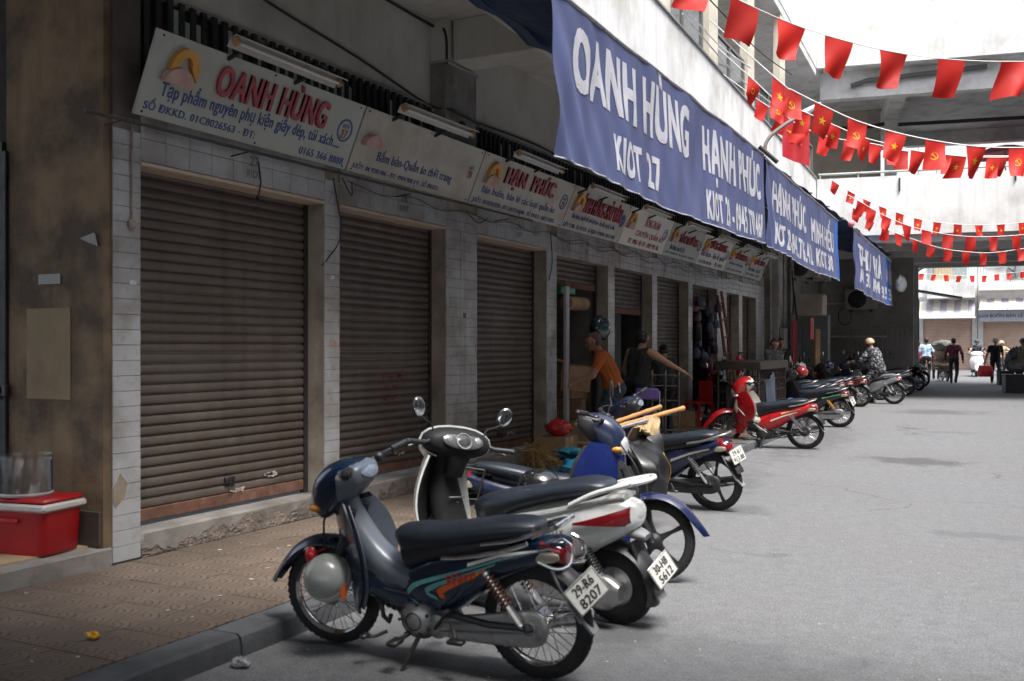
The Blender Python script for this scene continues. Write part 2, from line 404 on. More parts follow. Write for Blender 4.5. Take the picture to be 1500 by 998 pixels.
def kst(L):
    pr = [(-.105, -.1), (.105, -.1), (.112, .06), (.1, .105), (.08, .12), (-.095, .12), (-.105, .11)]
    return MB().loft([[(x, y, z) for x, z in pr] for y in (-L/2, -L/2+.008, L/2-.008, L/2)]).mesh('kerb_stone', KERBM, smooth=30)
km = kst(.985)
for j in range(33):
    y = .42+j*.995
    inst('kerb_stone', km, kerb, (-3.6+RN.uniform(-.004, .004), y, gz(y)+RN.uniform(-.004, .003)))
# ================================================================ market building
PIL = [(4.78, 5.02), (7.09, 7.31), (9.2, 9.89), (11.78, 12.1), (13.99, 14.27), (16.05, 16.31), (18.16, 18.43), (20.2, 20.97), (22.04, 22.35), (23.7, 24.6)]
bld = thing('market_building', 'long grey market building with tiled arcade pillars and white upper parapet', 'building', (-5.4, 12, 0))
BO = Vector((-5.4, 12, 0))
class PB(MB):
    def part(s, name, m, parent=bld, origin=BO, smooth=30, **k):
        s.v = [tuple(Vector(p)-origin) for p in s.v]; return s.build(name, m, parent, smooth, **k)
def part_inst(name, me, w, parent=bld, origin=BO): return inst(name, me, parent, Vector(w)-origin)
tile_cache = {}
def tile_me(w, h):
    k = (round(w, 3), round(h, 3))
    if k not in tile_cache: tile_cache[k] = MB().box((0, 0, 0), (.014, w-.0035, h-.0035), b=.0015).mesh('tile', TILEM, smooth=30)
    return tile_cache[k]
for i, (a, c) in enumerate(PIL):
    z0 = .12+gz(a); ym = (a+c)/2
    p = PB().box((-5.515, ym, (z0+3.3)/2), (.22, c-a-.012, 3.3-z0+.05)).part('pillar', JAMB)
    cols = [(a, c)] if c-a < .5 else [(a, a+.31), (a+.31, a+.41), (a+.41, c)]
    rows = int((3.13-z0)/.105)
    MB().box((0, 0, 0), (.004, c-a-.004, rows*.105)).xf(Matrix.Translation(Vector((-5.4035, ym, z0+rows*.0525))-BO)).build('grout', GROUT, p, smooth=0)
    if i <= 3:
        for (q, r) in cols:
            for k in range(rows):
                inst('tile', tile_me(r-q, .105), p, Vector((-5.4, (q+r)/2, z0+.0525+.105*k))-BO+Vector((RN.uniform(-.001, .0015), 0, 0)))
    else:
        t = MB()
        for (q, r) in cols:
            for k in range(rows): t.box(Vector((-5.4, (q+r)/2, z0+.0525+.105*k))-BO, (.014, r-q-.005, .1), b=.002)
        o = t.build('tiles', TILEM, p); o['kind'] = 'stuff'
# lower step under each shutter, wall band, louvres, upper wall
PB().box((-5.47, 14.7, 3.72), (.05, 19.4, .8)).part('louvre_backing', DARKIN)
lv = MB().box((0, 0, 0), (.025, .05, .74)).mesh('louvre_bar', IRON, 0); lp = MB().box((0, 0, 0), (.008, .056, .5), b=.002).mesh('louvre_pane', GREENG, 0)
lvp = PB().box((-5.43, 14.7, 3.34), (.04, 19.3, .04)).part('louvre_screen', IRON)
y = 5.08; k = 0; st = MB()
while y < 24.4:
    if not 9.0 < y < 9.75:
        if y < 14:
            inst('louvre_bar', lv, lvp, Vector((-5.41, y, 3.71))-BO)
            if RN.random() < (.8 if y < 7.5 else .3): inst('louvre_pane', lp, lvp, Vector((-5.413, y+.056, 3.70+RN.uniform(-.04, .09)))-BO)
        else: st.box(Vector((-5.41, y, 3.71))-BO, (.03, .06, .74))
    y += .112
o = st.build('louvre_bars', IRON, lvp, 0); o['kind'] = 'stuff'
PB().box((-5.555, 16, 4.56), (.13, 24, 1.0)).part('wall', PLAST)
PB().box((-5.47, 14.7, 4.09), (.08, 19.4, .06), b=.01).part('ledge', mat('grey_ledge', (.33, .32, .30), .85, world=True))
for (a, c) in ((9.03, 9.705), (20.25, 20.95)):
    PB().box((-5.46, (a+c)/2, 3.94), (.32, c-a, 1.26), b=.006).part('column_base', mat('grime_tile_column', (.27, .265, .25), .7, world=True, dirt=(.14, .13, .12), dsc=2.6, dth=.48, streak=.5))
    PB().box((-5.47, (a+c)/2, 4.81), (.32, c-a-.03, .48), b=.006).part('column', PLAST)
    PB().box((-5.45, (a+c)/2, 4.585), (.34, c-a+.03, .03), b=.006).part('column_band', mat('grey_ledge', (.33, .32, .30)))
    PB().box((-4.7, (a+c)/2, 4.83), (1.17, .42, .44), b=.01).part('beam', PLAST)
def xp(y): return -4.2-.0344*(y-12.6)          # the outer face of the parapet, two degrees off the arcade
def AP(px, py, off=0):
    d = _ray(px, py); t = (-4.2+.0344*12.6+off)/(d.x+.0344*d.y); return O0+d*t
def strip(y0, y1, z0, z1, t, off=0): # slab along the skew parapet line
    b = PB(); b.loft([[(xp(y)+off, y, z0), (xp(y)+off-t, y, z0), (xp(y)+off-t, y, z1), (xp(y)+off, y, z1)] for y in (y0, y1)]); return b
YB = 27.9
strip(-2, YB, 4.55, 6.17, .14).part('parapet', WHITEW)
strip(-2, YB, 6.172, 6.2, .2, .03).part('coping', mat('grey_coping', (.30, .29, .27), .8, world=True))
b = PB(); b.prism([(-5.62, -2), (xp(-2)-.142, -2), (xp(YB)-.142, YB), (-5.62, YB)], lambda x, y: (x, y, 5.05), lambda x, y: (x, y, 5.3)); b.part('soffit', PLAST)
b = PB(); b.prism([(-9, -2), (xp(-2)-.002, -2), (xp(38)-.002, 38), (-9, 38)], lambda x, y: (x, y, 9.2), lambda x, y: (x, y, 9.5)); b.part('upper_floor', GREYC)
strip(-2, 27.9, 9.18, 13.2, .16, .012).part('upper_wall', WHITEW)
strip(-2, 27.9, 8.98, 9.178, .3, 0).part('upper_edge_beam', GREYC)
PB().box((-7.2, 12, 7.25), (.2, 30, 3.9)).part('gallery_wall', GREYC)
PB().box((-7.8, 14, 5.17), (4.3, 32, .24)).part('gallery_floor', GREYC)
# posts and glazed screens on the parapet
posts = []
for (p0, p1, yy) in ((968, 982, 10), (1035, 1057, 105), (1095, 1107, 170), (1143, 1151, 228)):
    a, c = AP(p0, yy), AP(p1, yy); ym = (a.y+c.y)/2; posts.append((a.y, c.y))
    PB().box((xp(ym)-.09, ym, 7.6), (.17, min(.5, c.y-a.y), 2.76), b=.01).part('gallery_post', mat('cream_post', (.62, .57, .47), .8, world=True, var=.06))
posts = [(posts[0][0]-4, posts[0][0]-3.6)]+posts+[(27.4, 27.9)]
for (a, c) in zip(posts[:-1], posts[1:]):
    y0, y1 = a[1]+.02, c[0]-.02; ym = (y0+y1)/2
    if y1-y0 < .4: continue
    f = PB(); zt = 6.95
    for z in (6.24, zt): f.box((xp(ym)-.12, ym, z), (.05, y1-y0, .05))
    nn = max(2, round((y1-y0)/1.0))
    for k in range(nn+1): f.box((xp(ym)-.118, y0+(y1-y0)*k/nn, 6.6), (.055, .05, .72))
    w = f.part('window', FRAMEM, smooth=0)
    for k in range(nn): MB().box(Vector((xp(ym)-.125, y0+(y1-y0)*(k+.5)/nn, 6.6))-BO, (.012, (y1-y0)/nn-.05, .67)).build('pane', WINDG, w, 0)
# alcove wall left of the first kiosk, with its step and dark door
PB().box((-5.9, 4.77, 2.8), (.97, .1, 5.3)).part('alcove_wall', OCHRE)
PB().box((-5.42, 4.9, 4.2), (.05, .24, 2.1)).part('pillar_head', mat('grime_purple_pillar', (.15, .125, .115), .85, world=True, dirt=(.08, .065, .06), dsc=2, dth=.45))
PB().box((-5.945, 4.7165, 1.53), (.44, .006, .63), b=.002).part('plaster_patch', OCHRE2)
PB().box((-5.93, 4.7125, 2.045), (.22, .006, .07), b=.002).part('poster_remnant', mat('torn_grey_paper', (.36, .37, .36), .9))
PB().box((-5.78, 4.708, .36), (.70, .018, .23), b=.003).part('skirting', mat('dark_skirting', (.075, .06, .05), .6, world=True))
PB().box((-6.31, 3.4, .12), (1.82, 2.78, .22), b=.012).part('step', CONC)
PB().box((-6.44, 3.4, .234), (1.8, 2.7, .014)).part('step_floor', FLOORT)
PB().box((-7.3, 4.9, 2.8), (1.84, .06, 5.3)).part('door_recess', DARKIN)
gt = PB(); gt.box((-6.395, 4.72, 1.6), (.07, .05, 2.74), b=.006).box((-6.9, 4.72, 3.0), (1.0, .05, .07)).box((-6.9, 4.72, 1.27), (1.0, .05, .05)); gt = gt.part('door_frame', IRON)
for k in range(16): MB().box(Vector((-6.93, 4.74, 1.36+.105*k))-BO, (1.0, .02, .085), rot=RX(.5)).build('door_slat', mat('olive_door_slat', (.13, .12, .07), .7, dirt=(.05, .045, .03), dsc=4), gt, 0)
MB().box(Vector((-6.36, 4.69, 1.27))-BO, (.05, .03, .09), b=.008).sph(Vector((-6.42, 4.68, 1.22))-BO, .016).build('door_lock', STEEL, gt)
PB().box((-5.52, .65, 2.5), (.2, 5.3, 5.0)).part('wall', OCHRE)  # out-of-view wall, added to block light from the alcove's left side
PB().box((-6.8, 1.4, 4.7), (2.5, 6.7, .1)).part('alcove_shade_ceiling', GREYW)  # out-of-view ceiling, added to darken the top of the alcove wall
# torn flap, conduit with round socket, stickers on the first pillar
PB().prism([(0, 0), (.13, .03), (.15, -.05), (.08, -.03)], lambda u, v: (-5.6+u, 4.705, 2.3+v), lambda u, v: (-5.6+u, 4.69, 2.31+v)).part('torn_flap', mat('torn_grey_paper', (.36, .37, .36)))
PB().tube([(-5.378, 4.93, 3.1), (-5.378, 4.93, 2.45)], .008).lathe([(.002, 0), (.033, 0), (.033, .02), (.02, .03), (.001, .03)], (-5.392, 4.93, 2.42), (1, 0, 0), 14).part('conduit', mat('old_conduit', (.33, .27, .24), .6, dirt=(.1, .08, .07), dsc=20))
for (y, z, w, h, cc) in ((4.95, 2.02, .06, .03, (.5, .52, .6)), (7.2, 2.2, .05, .03, (.55, .55, .6)), (9.6, 1.93, .06, .06, (.2, .1, .08)), (7.24, 1.6, .04, .06, (.45, .25, .15))):
    PB().box((-5.391, y, z), (.003, w, h)).part('sticker', mat('sticker_%d' % (z*100), cc, .8))
PB().prism([(-.12, .0), (-.06, .1), (-.0, .03), (-.02, -.06), (-.1, -.13), (-.12, -.1)], lambda u, v: (-5.3925, 4.9+u, .62+v), lambda u, v: (-5.3885, 4.9+u, .62+v)).part('bare_patch', mat('bare_mortar', (.30, .245, .19), .95, world=True, bump=.6))
# recess between the last kiosk and the overhead walkway
PB().box((-5.72, 29.5, 2.5), (.2, 9.8, 5.1)).part('side_wall', GREYW)
PB().box((-5.35, 25.1, 2.6), (.5, .5, 5.0), b=.01).part('pillar', GREYW)
PB().box((-5.45, 27.2, 2.6), (.45, .5, 5.0), b=.01).part('pillar', GREYW)
PB().box((-5.27, 34.6, 2.5), (4.95, .2, 5.0)).part('end_wall', mat('grey_brown_wall', (.36, .345, .32), .9, world=True, dirt=(.24, .22, .20), dsc=1, dth=.5))
PB().box((-5.4, 34.47, 3.05), (3.6, .05, .06)).part('end_wall_ledge', GREYC)
PB().box((-5.4, 34.47, 1.95), (3.6, .04, .05)).part('end_wall_ledge', GREYC)
for k, (y, x, r) in enumerate(((24.75, -5.28, .035), (25.45, -5.08, .05), (25.7, -5.1, .03), (26.3, -5.3, .06), (26.9, -5.2, .04))):
    PB().tube([(x, y, .2), (x, y, 4.9)], r, 8).part('drain_pipe', [JAMB, GREYW, STEEL][k % 3])
# ================================================================ overhead walkway across the lane
WO = Vector((-4.73, 28.0, 0)); WE = Vector((.986, .165, 0)); WN = Vector((-.165, .986, 0))
def W(u, v, z): return WO+WE*u+WN*v+Vector((0, 0, z))
wk = thing('overhead_walkway', 'white walkway storeys bridging the lane at its far end', 'building', WO)
WR = Matrix.Rotation(math.atan2(.165, .986), 3, 'Z')
def wbox(name, u0, u1, v0, v1, z0, z1, m, parent=wk, b=0):
    return MB().box(W((u0+u1)/2, (v0+v1)/2, (z0+z1)/2)-WO, (u1-u0, v1-v0, z1-z0), rot=WR, b=b).build(name, m, parent, 30 if b else 0)
wbox('parapet', .01, 16, 0, .15, 4.6, 6.17, WHITEW)
wbox('bare_patch', 8.05, 8.75, -.006, 0, 5.42, 5.85, mat('bare_render', (.36, .36, .35), .9, world=True, dirt=(.7, .7, .68), dsc=2.2, dth=.5))
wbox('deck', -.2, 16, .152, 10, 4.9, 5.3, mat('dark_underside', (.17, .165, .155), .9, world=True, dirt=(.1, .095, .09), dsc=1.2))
for v in (.3, 2.6, 5.0, 7.4, 9.6): wbox('beam', -.2, 16, v, v+.35, 4.42, 4.898, GREYC)
wbox('beam', .2, .6, .66, 9.58, 4.5, 4.896, GREYC); wbox('beam', 7, 7.4, .66, 9.58, 4.5, 4.896, GREYC)
wbox('rear_parapet', 0, 16, 9.97, 10.1, 4.7, 6.1, WHITEW)
wbox('upper_wall', .01, 16, -.004, .15, 9.2, 13.5, WHITEW)
wbox('ceiling', .17, 16, .152, 10, 9.18, 9.5, GREYC)
wbox('fascia_beam', .1, 16, .5, .85, 8.45, 9.178, GREYC)
wbox('rear_beam', .1, 16, 9.4, 9.8, 8.72, 9.178, GREYC)
wbox('beam', 2.0, 2.4, .86, 9.38, 8.62, 9.176, GREYC)
wbox('beam', 11.5, 11.9, .86, 9.38, 8.62, 9.176, GREYC)
wbox('column', 2.03, 2.37, 4.5, 4.9, 5.3, 8.62, GREYC)
wbox('gallery_wall', -3, 1.6, 5.4, 5.6, 5.3, 9.17, BEIGE)
wbox('gallery_wall', 1.55, 1.95, 5.38, 5.58, 5.3, 9.17, mat('grey_door_wall', (.33, .31, .27), .8, world=True))
wbox('column', 2.92, 3.36, 8.6, 9.0, 0.1, 4.42, mat('grey_concrete_column', (.40, .385, .36), .85, world=True, dirt=(.27, .25, .225), dsc=1.3, streak=.3))
wbox('column', 14.5, 15, 8.6, 9.1, 0.1, 4.42, mat('grey_concrete_column', (.25, .24, .225)))
r = MB()
r.tube([W(.05, .07, 6.3)-WO, W(16, .07, 6.3)-WO], .03, 8)
for k in range(17): r.tube([W(.1+k*.98, .07, 6.17)-WO, W(.1+k*.98, .07, 6.3)-WO], .018, 6)
r.build('handrail', mat('pale_green_rail', (.42, .46, .43), .5, dirt=(.25, .2, .15), dsc=3), wk)
MB().tube([W(.9, .42, 8.75)-WO, W(1.3, .38, 8.86)-WO, W(4.3, .38, 9.0)-WO], .07, 8).build('drain_pipe', mat('grey_pipe', (.10, .10, .10), .6), wk)
for u0, u1 in ((.6, 2.0), (2.4, 16)): MB().tube([W(u0, 4.4, 8.45)-WO, W((u0+u1)/2, 4.35, 8.4)-WO, W(u1, 4.4, 8.5)-WO], .06, 6).build('cable_bundle', CABLE, wk)
MB().tube([W(8.2, -.02, 6.15)-WO, W(8.25, -.03, 5.6)-WO, W(8.2, -.03, 5.1)-WO], .025, 6).sph(W(8.22, -.04, 5.25)-WO, .08, 10).build('downpipe', mat('rusty_pipe', (.30, .22, .17), .7), wk)
MB().tube([W(8.55, -.01, 11.6)-WO, W(2, -.01, 11.45)-WO, W(.02, -.01, 11.4)-WO], .015, 5).build('wall_cable', CABLE, wk)
for (u, z) in ((2.1, 5.75), (4.9, 5.9)): wbox('gutter_spout', u, u+.035, -.05, -.002, z, z+.35, IRON)
# ================================================================ kiosks: lintel, step, rolling shutter
KI = ['27', '28', '29', '30', '31', '32', '33', '34', '35']
LAB = ['closed kiosk 27 with brown rolling shutter, beside the ochre wall', 'closed kiosk between the single tiled pillar and the wide double pillar',
       'closed kiosk with shutter down, just past the wide tiled pillar', 'open kiosk with half raised shutter where the man in orange works',
       'open dark kiosk with raised shutter behind the man in the black vest', 'closed narrow kiosk behind the woman with a hair bun',
       'kiosk with bunches of dark bags hung in its doorway', 'closed kiosk beside the leaning ladder', 'last closed kiosk at the far end of the arcade']
HEAD = [(0, 2.84)]*3+[(2.42, 2.8), (2.12, 2.8), (0, 2.8), (2.35, 2.78), (0, 2.75), (0, 2.75)]
slat_cache = {}
for i in range(9):
    y0, y1 = PIL[i][1]+.0, PIL[i+1][0]; ym = (y0+y1)/2; w = y1-y0; zs = .12+gz(ym); zb0, zt = HEAD[i]
    k = thing('market_kiosk', LAB[i], 'kiosk', (-5.5, ym, zs), group='kiosks along the arcade'); o = Vector((-5.5, ym, zs))
    L = MB().box(Vector((-5.5, ym, (zt+3.3)/2))-o, (.19, w-.004, 3.3-zt)).build('lintel', JAMB if i > 2 else GROUT, k, 0)
    if i < 3:
        nw = max(1, round(w/.24)); nh = 2
        for a in range(nw):
            for c in range(nh): inst('tile', tile_me(w/nw, .158), L, Vector((-5.4, y0+(a+.5)*w/nw, zt+.03+.079+.158*c))-o)
        MB().box(Vector((-5.49, ym, zt+.012))-o, (.2, w-.006, .028), b=.004).build('lintel_edge', mat('peach_lintel_edge', (.50, .40, .31), .8, world=True), L)
    else:
        t = MB(); nw = max(1, round(w/.2))
        for a in range(nw):
            for c in range(4): t.box(Vector((-5.4, y0+(a+.5)*w/nw, zt+.055+.105*c))-o, (.012, w/nw-.006, .099), b=.002)
        q = t.build('tiles', TILEM, L); q['kind'] = 'stuff'
    MB().box(Vector((-5.6, ym, zs+.085))-o, (.42, w-.01, .17), b=.015).build('threshold', CONC, k)
    # broken mortar along the front of the threshold
    if i < 3:
        R6 = random.Random(i+3); nn = int(w/.035); hs_ = []; cur = .08
        for q in range(nn+1): cur = min(.15, max(.015, cur+R6.uniform(-.035, .035))); hs_.append(cur)
        jit = [[R6.uniform(-.006, .006) for _ in range(7)] for _ in range(2*nn+2)]
        def mort(u, v):
            q = u*nn; a = min(int(q), nn-1); hh = hs_[a]+(hs_[a+1]-hs_[a])*(q-a)
            return Vector((-5.386+jit[int(round(u*2*nn))][int(round(v*6))]*(1.0 if 0 < v < 1 else .3), y0+.005+u*(w-.01), zs-.005+hh*v))-o
        MB().shell(mort, 2*nn+1, 7, .02).build('broken_mortar', mat('broken_pink_mortar', (.23, .18, .15), .95, world=True, var=.35, sc=14, bump=1.0, dirt=(.115, .10, .088), dsc=6, dth=.48), k, 14)
    zb = zs+.2 if zb0 == 0 else zb0
    sh = MB().box(Vector((-5.6, ym, zb+.045))-o, (.035, w-.1, .09), b=.006).build('rolling_shutter', RUST if i < 5 else SLATM, k)
    for yy in (y0+.025, y1-.025): MB().box(Vector((-5.6, yy, (zs+.17+zt)/2))-o, (.05, .048, zt-zs-.17)).build('guide_rail', STEEL, sh, 0)
    zz = zb+.09; n = int((zt-.005-zz)/.075)+1; pr = []
    if i < 3:
        if i not in slat_cache:
            ring = []
            pts = [(0, 0), (.014, .006), (.019, .016), (.019, .04), (.015, .055), (.008, .063), (-.002, .066), (-.002, .0745), (-.008, .0745), (-.008, 0)]
            slat_cache[i] = MB().loft([[(x, yy, z) for x, z in pts] for yy in (-w/2+.05, w/2-.05)]).mesh('slat', SLATM, 50)
        for a in range(n): inst('slat', slat_cache[i], sh, Vector((-5.605+RN.uniform(-.0015, .0015), ym, zz+.075*a))-o)
    else:
        t = MB(); pts = [(0, 0), (.014, .008), (.018, .03), (.013, .06), (.004, .066), (.004, .0745), (-.006, .0745), (-.006, 0)]
        for a in range(n): t.loft([[Vector((-5.605+x, yy, zz+.075*a+z))-o for x, z in pts] for yy in (y0+.05, y1-.05)])
        q = t.build('slats', SLATM, sh, 50); q['kind'] = 'stuff'
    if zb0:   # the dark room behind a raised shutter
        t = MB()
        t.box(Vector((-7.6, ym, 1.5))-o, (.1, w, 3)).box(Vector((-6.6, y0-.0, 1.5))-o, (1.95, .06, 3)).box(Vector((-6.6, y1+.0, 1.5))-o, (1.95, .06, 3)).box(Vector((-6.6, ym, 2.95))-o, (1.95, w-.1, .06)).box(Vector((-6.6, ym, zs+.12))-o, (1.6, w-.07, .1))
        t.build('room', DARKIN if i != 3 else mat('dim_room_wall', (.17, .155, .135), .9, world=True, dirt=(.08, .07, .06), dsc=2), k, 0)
    if i < 4:
        nm = MB(); M_ = frame(Vector((-5.389, ym+.12, 3.055))-o, (0, 1, 0), (0, 0, 1))
        place_text(KI[i], mat('faded_stencil', (.10, .11, .13), .8), M_, L, h=.075, ext=0)
        place_text('KIOT', mat('faded_stencil', (.10, .11, .13), .8), frame(Vector((-5.389, ym+.12, 2.955))-o, (0, 1, 0), (0, 0, 1)), L, h=.06, w=.16, ext=0)
# paint flakes and rag stuck under the first shutters
for (kx, yy, zz, s, c) in ((0, 6.2, .42, .05, (.5, .45, .4)), (0, 6.55, .5, .08, (.5, .47, .42)), (1, 8.6, .5, .06, (.5, .45, .4)), (2, 11.1, .5, .07, (.5, .45, .4))):
    b = MB()
    for _ in range(7): b.box((-5.583, yy+RN.uniform(-s*1.5, s*1.5), zz+RN.uniform(-.02, .02)), (.004, RN.uniform(.02, s), RN.uniform(.01, .03)), rot=RX(RN.uniform(-.3, .3)))
    r_ = [q for q in bpy.data.objects if q.get('label') == LAB[kx]][0]
    b.v = [tuple(Vector(p)-r_.location) for p in b.v]; q = b.build('paint_flakes', mat('pale_paint_flake', c, .9), r_, 0); q['kind'] = 'stuff'
# ================================================================ shop signs
SIGNW = mat('aged_sign_panel', (.42, .445, .41), .45, var=.06, sc=2, dirt=(.33, .335, .30), dsc=1.4, dth=.6)
SIGNC = mat('bright_sign_panel', (.68, .66, .60), .45, var=.04)
SIGNG = mat('cream_sign_panel', (.47, .455, .40), .5, var=.05, dirt=(.36, .33, .27), dsc=2.5, dth=.55)
SBLUE = mat('sign_blue_letter', (.045, .075, .24), .5, var=.2)
SRED = mat('sign_red_letter', (.34, .06, .075), .55, var=.25, sc=12)
SPINK = mat('bare_foam_letter', (.50, .33, .28), .8, var=.2)
SORG = mat('sign_orange', (.62, .30, .05), .5, var=.15)
SYB = [4.86, 7.27, 9.5, 12.0, 14.15, 16.27, 18.25, 20.3, 22.0, 23.7]
SX0, SZ0, SX1, SZ1 = -5.3, 3.155, -5.07, 3.70
SUP = Vector((SX1-SX0, 0, SZ1-SZ0)); SHT = SUP.length; SUPN = SUP.normalized()
SLINES = [
 dict(pan=SIGNW, title=('OANH HÙNG', .265, .80, .95, .49), lines=[('Tạp phẩm nguyên phụ kiện giầy dép, túi xách....', .07, .92, .50, .235), ('SỐ ĐKKD. 01C8026563 - ĐT:', .025, .49, .235, .09), ('0165 366 8888', .72, .97, .165, .06)], num='27', nx=.925),
 dict(pan=SIGNG, ghost=('THẾ TUẤN', .36, .78, .84, .52), title=None, lines=[('Bấm bản-Quần áo thời trang', .17, .785, .46, .22), ('KIỐT: 04 9281406 - ĐT: 0904.908.4 9 - SỐ ĐKKD:', .03, .70, .19, .07)], num='28', nx=.93, lin=.12),
 dict(pan=SIGNG, title=('HẠN  PHÚC', .24, .775, .95, .47), lines=[('Bán buôn, bán lẻ các loại quần áo', .075, .86, .44, .22), ('KIỐT: 0438281078 - ĐT: 0437534608 - SỐ ĐKKD: 3481752032', .03, .90, .19, .06)], num='29', nx=.93),
 dict(pan=SIGNG, title=('ÁNH HƯNG-HẢI VÂN', .18, .87, .95, .48), lines=[('Bán buôn, bán lẻ đồ chơi trẻ em - Áo dài, áo gió, áo ấm', .10, .84, .44, .25), ('KIỐT: 9.1986 - ĐT: 04 9324 - Số ĐKKD: 4 9310598 - 0912.9 1998', .02, .9, .21, .06)], num='30', nx=.93),
 dict(pan=SIGNC, flat=[('ĐÔNG ĐOÀN', .38, .72, .88, .62), ('CHUYÊN QUẦN ÁO', .26, .90, .55, .29)], lines=[('ĐT. 0986 148 439 - 0989 998 186', .17, .86, .22, .08)], num='31', nx=.9, ink=True),
 dict(pan=SIGNW, title=('YẾN TRƯỜNG', .28, .84, .86, .5), lines=[('Bán buôn, bán lẻ Q.A', .12, .55, .40, .2), ('KIỐT: 038281078 - ĐT: 0375346 - 0912019', .05, .9, .18, .1)], num='32', nx=.93),
 dict(pan=SIGNC, title=('HƯƠNG NHUNG', .22, .82, .9, .62), lines=[('Bán buôn - Bán lẻ quần', .06, .88, .55, .26), ('CHUYÊN BUÔN', .06, .5, .2, .07), ('ĐT 0912', .62, .9, .2, .07)], num='33', nx=.92),
 dict(pan=SIGNW, title=('HIỀN HOA', .25, .84, .88, .55), lines=[('Quần áo thời trang', .12, .8, .45, .28), ('KIỐT: 0438 - ĐT: 0912', .1, .85, .2, .1)], num='34', nx=.93),
 dict(pan=SIGNW, title=('QUỐC HUY', .25, .84, .88, .55), lines=[('Bán buôn - bán lẻ', .12, .8, .45, .28), ('ĐT: 0438 - 0912', .1, .85, .2, .1)], num='35', nx=.93)]
SLB = ['tilted grey shop sign reading OANH HÙNG, nearest in the row', 'cream sign with its title letters fallen off, next to the OANH HÙNG board', 'sign board reading HẠNH PHÚC with a letter missing', 'long sign with crowded red title before the white ĐÔNG ĐOÀN board',
       'bright white sign reading ĐÔNG ĐOÀN CHUYÊN QUẦN ÁO', 'dull sign right after the white ĐÔNG ĐOÀN board', 'pale sign with big blue second line, seventh along the row', 'small greyish sign, last but one of the row', 'small greyish sign at the far end of the row']
for i, d in enumerate(SLINES):
    y0, y1 = SYB[i]+.01, SYB[i+1]-.01; w = y1-y0; org = Vector((SX0, y0, SZ0))
    s = thing('shop_sign', SLB[i], 'sign', org, group='shop signs over the kiosks')
    N_ = Vector((0, 1, 0)).cross(SUPN)
    F_ = lambda u, v, off=0: frame(Vector((0, u*w, 0))+SUPN*(v*SHT)+N_*off, (0, 1, 0), SUPN)
    rot = F_(0, 0).to_3x3()
    MB().box(Vector((0, w/2, 0))+SUPN*(SHT/2)-N_*.012, (w, SHT, .024), rot=rot, b=.003).build('panel', d['pan'], s)
    for v in (0.02, .98): MB().box(Vector((0, w/2, 0))+SUPN*(SHT*v)-N_*.035, (w-.02, .025, .02), rot=rot).build('frame_bar', IRON, s, 0)
    def line(t, a, b_, vt, vb, m, ext, bold, name='lettering', off=.001, split=False):
        place_text(t, m, F_((a+b_)/2, (vt+vb)/2, off), s, name, w=(b_-a)*w, h=(vt-vb)*SHT, ext=ext, bold=bold, split=split)
    if d.get('title'): line(*d['title'], SRED, .02, .055, 'raised_letter', split=True)
    if d.get('ghost'): line(*d['ghost'], mat('glue_trace', (.46, .44, .385), .7), .0, .06, 'letter_trace', split=True)
    for t in d.get('flat', []): line(*t, SRED, .002, .05, 'letter', split=True)
    for t in d['lines']: line(*t, SBLUE if not d.get('ink') else SRED, .002, .035)
    # cut-out emblem: an orange arch over a round mound
    lx = d.get('lin', .16 if i == 0 else .13 if i != 4 else .1); lx = .13 if i == 0 else lx; u0 = lx*w-.05; vv = .80 if i else .82
    arch = [(.13*math.cos(a), .155*math.sin(a)) for a in np.linspace(-.35, math.pi+.1, 14)]+[(.055*math.cos(a), .03+.07*math.sin(a)) for a in np.linspace(math.pi, 0, 7)]
    mound = [(.135*math.cos(a), .115*math.sin(a)) for a in np.linspace(0, math.pi, 10)]
    G = lambda du, dv, off: tuple(Vector((0, u0+du, 0))+SUPN*(vv*SHT-.11+dv)+N_*off)
    if i != 1: MB().prism(arch, lambda a, c: G(a+.03, c+.0, .001), lambda a, c: G(a+.03, c+.0, .04)).build('emblem_arch', SORG, s, 20)
    MB().prism(mound, lambda a, c: G(a-.0, c-.1, .002), lambda a, c: G(a-.0, c-.1, .055)).build('emblem_mound', SPINK, s, 20)
    # ringed kiosk number
    cu, cv = d['nx']*w, .56
    if i != 1:
        MB().lathe([(.085, 0), (.1, 0), (.1, .004), (.085, .004)], Vector((0, cu, 0))+SUPN*(cv*SHT)+N_*.001, N_, 28, closed=True).build('number_ring', SBLUE, s)
        if i in (3,): MB().lathe([(.001, 0), (.085, 0), (.085, .003), (.001, .003)], Vector((0, cu, 0))+SUPN*(cv*SHT)+N_*.001, N_, 28).build('number_disc', SBLUE, s)
    place_text('KIỐT', SBLUE, F_(d['nx'], cv+.075, .005), s, w=.09, h=.05, ext=.001, bold=.02)
    place_text(d['num'], SRED, F_(d['nx'], cv-.055, .005), s, w=.085, h=.075, ext=.001, bold=.03)
    if i < 4:
        for (u, v) in ((.025, .95), (.5, .96), (.975, .95), (.025, .05), (.5, .04), (.975, .05)):
            MB().sph(Vector((0, u*w, 0))+SUPN*(v*SHT)+N_*.001, .009, 8).build('screw', STEEL, s)
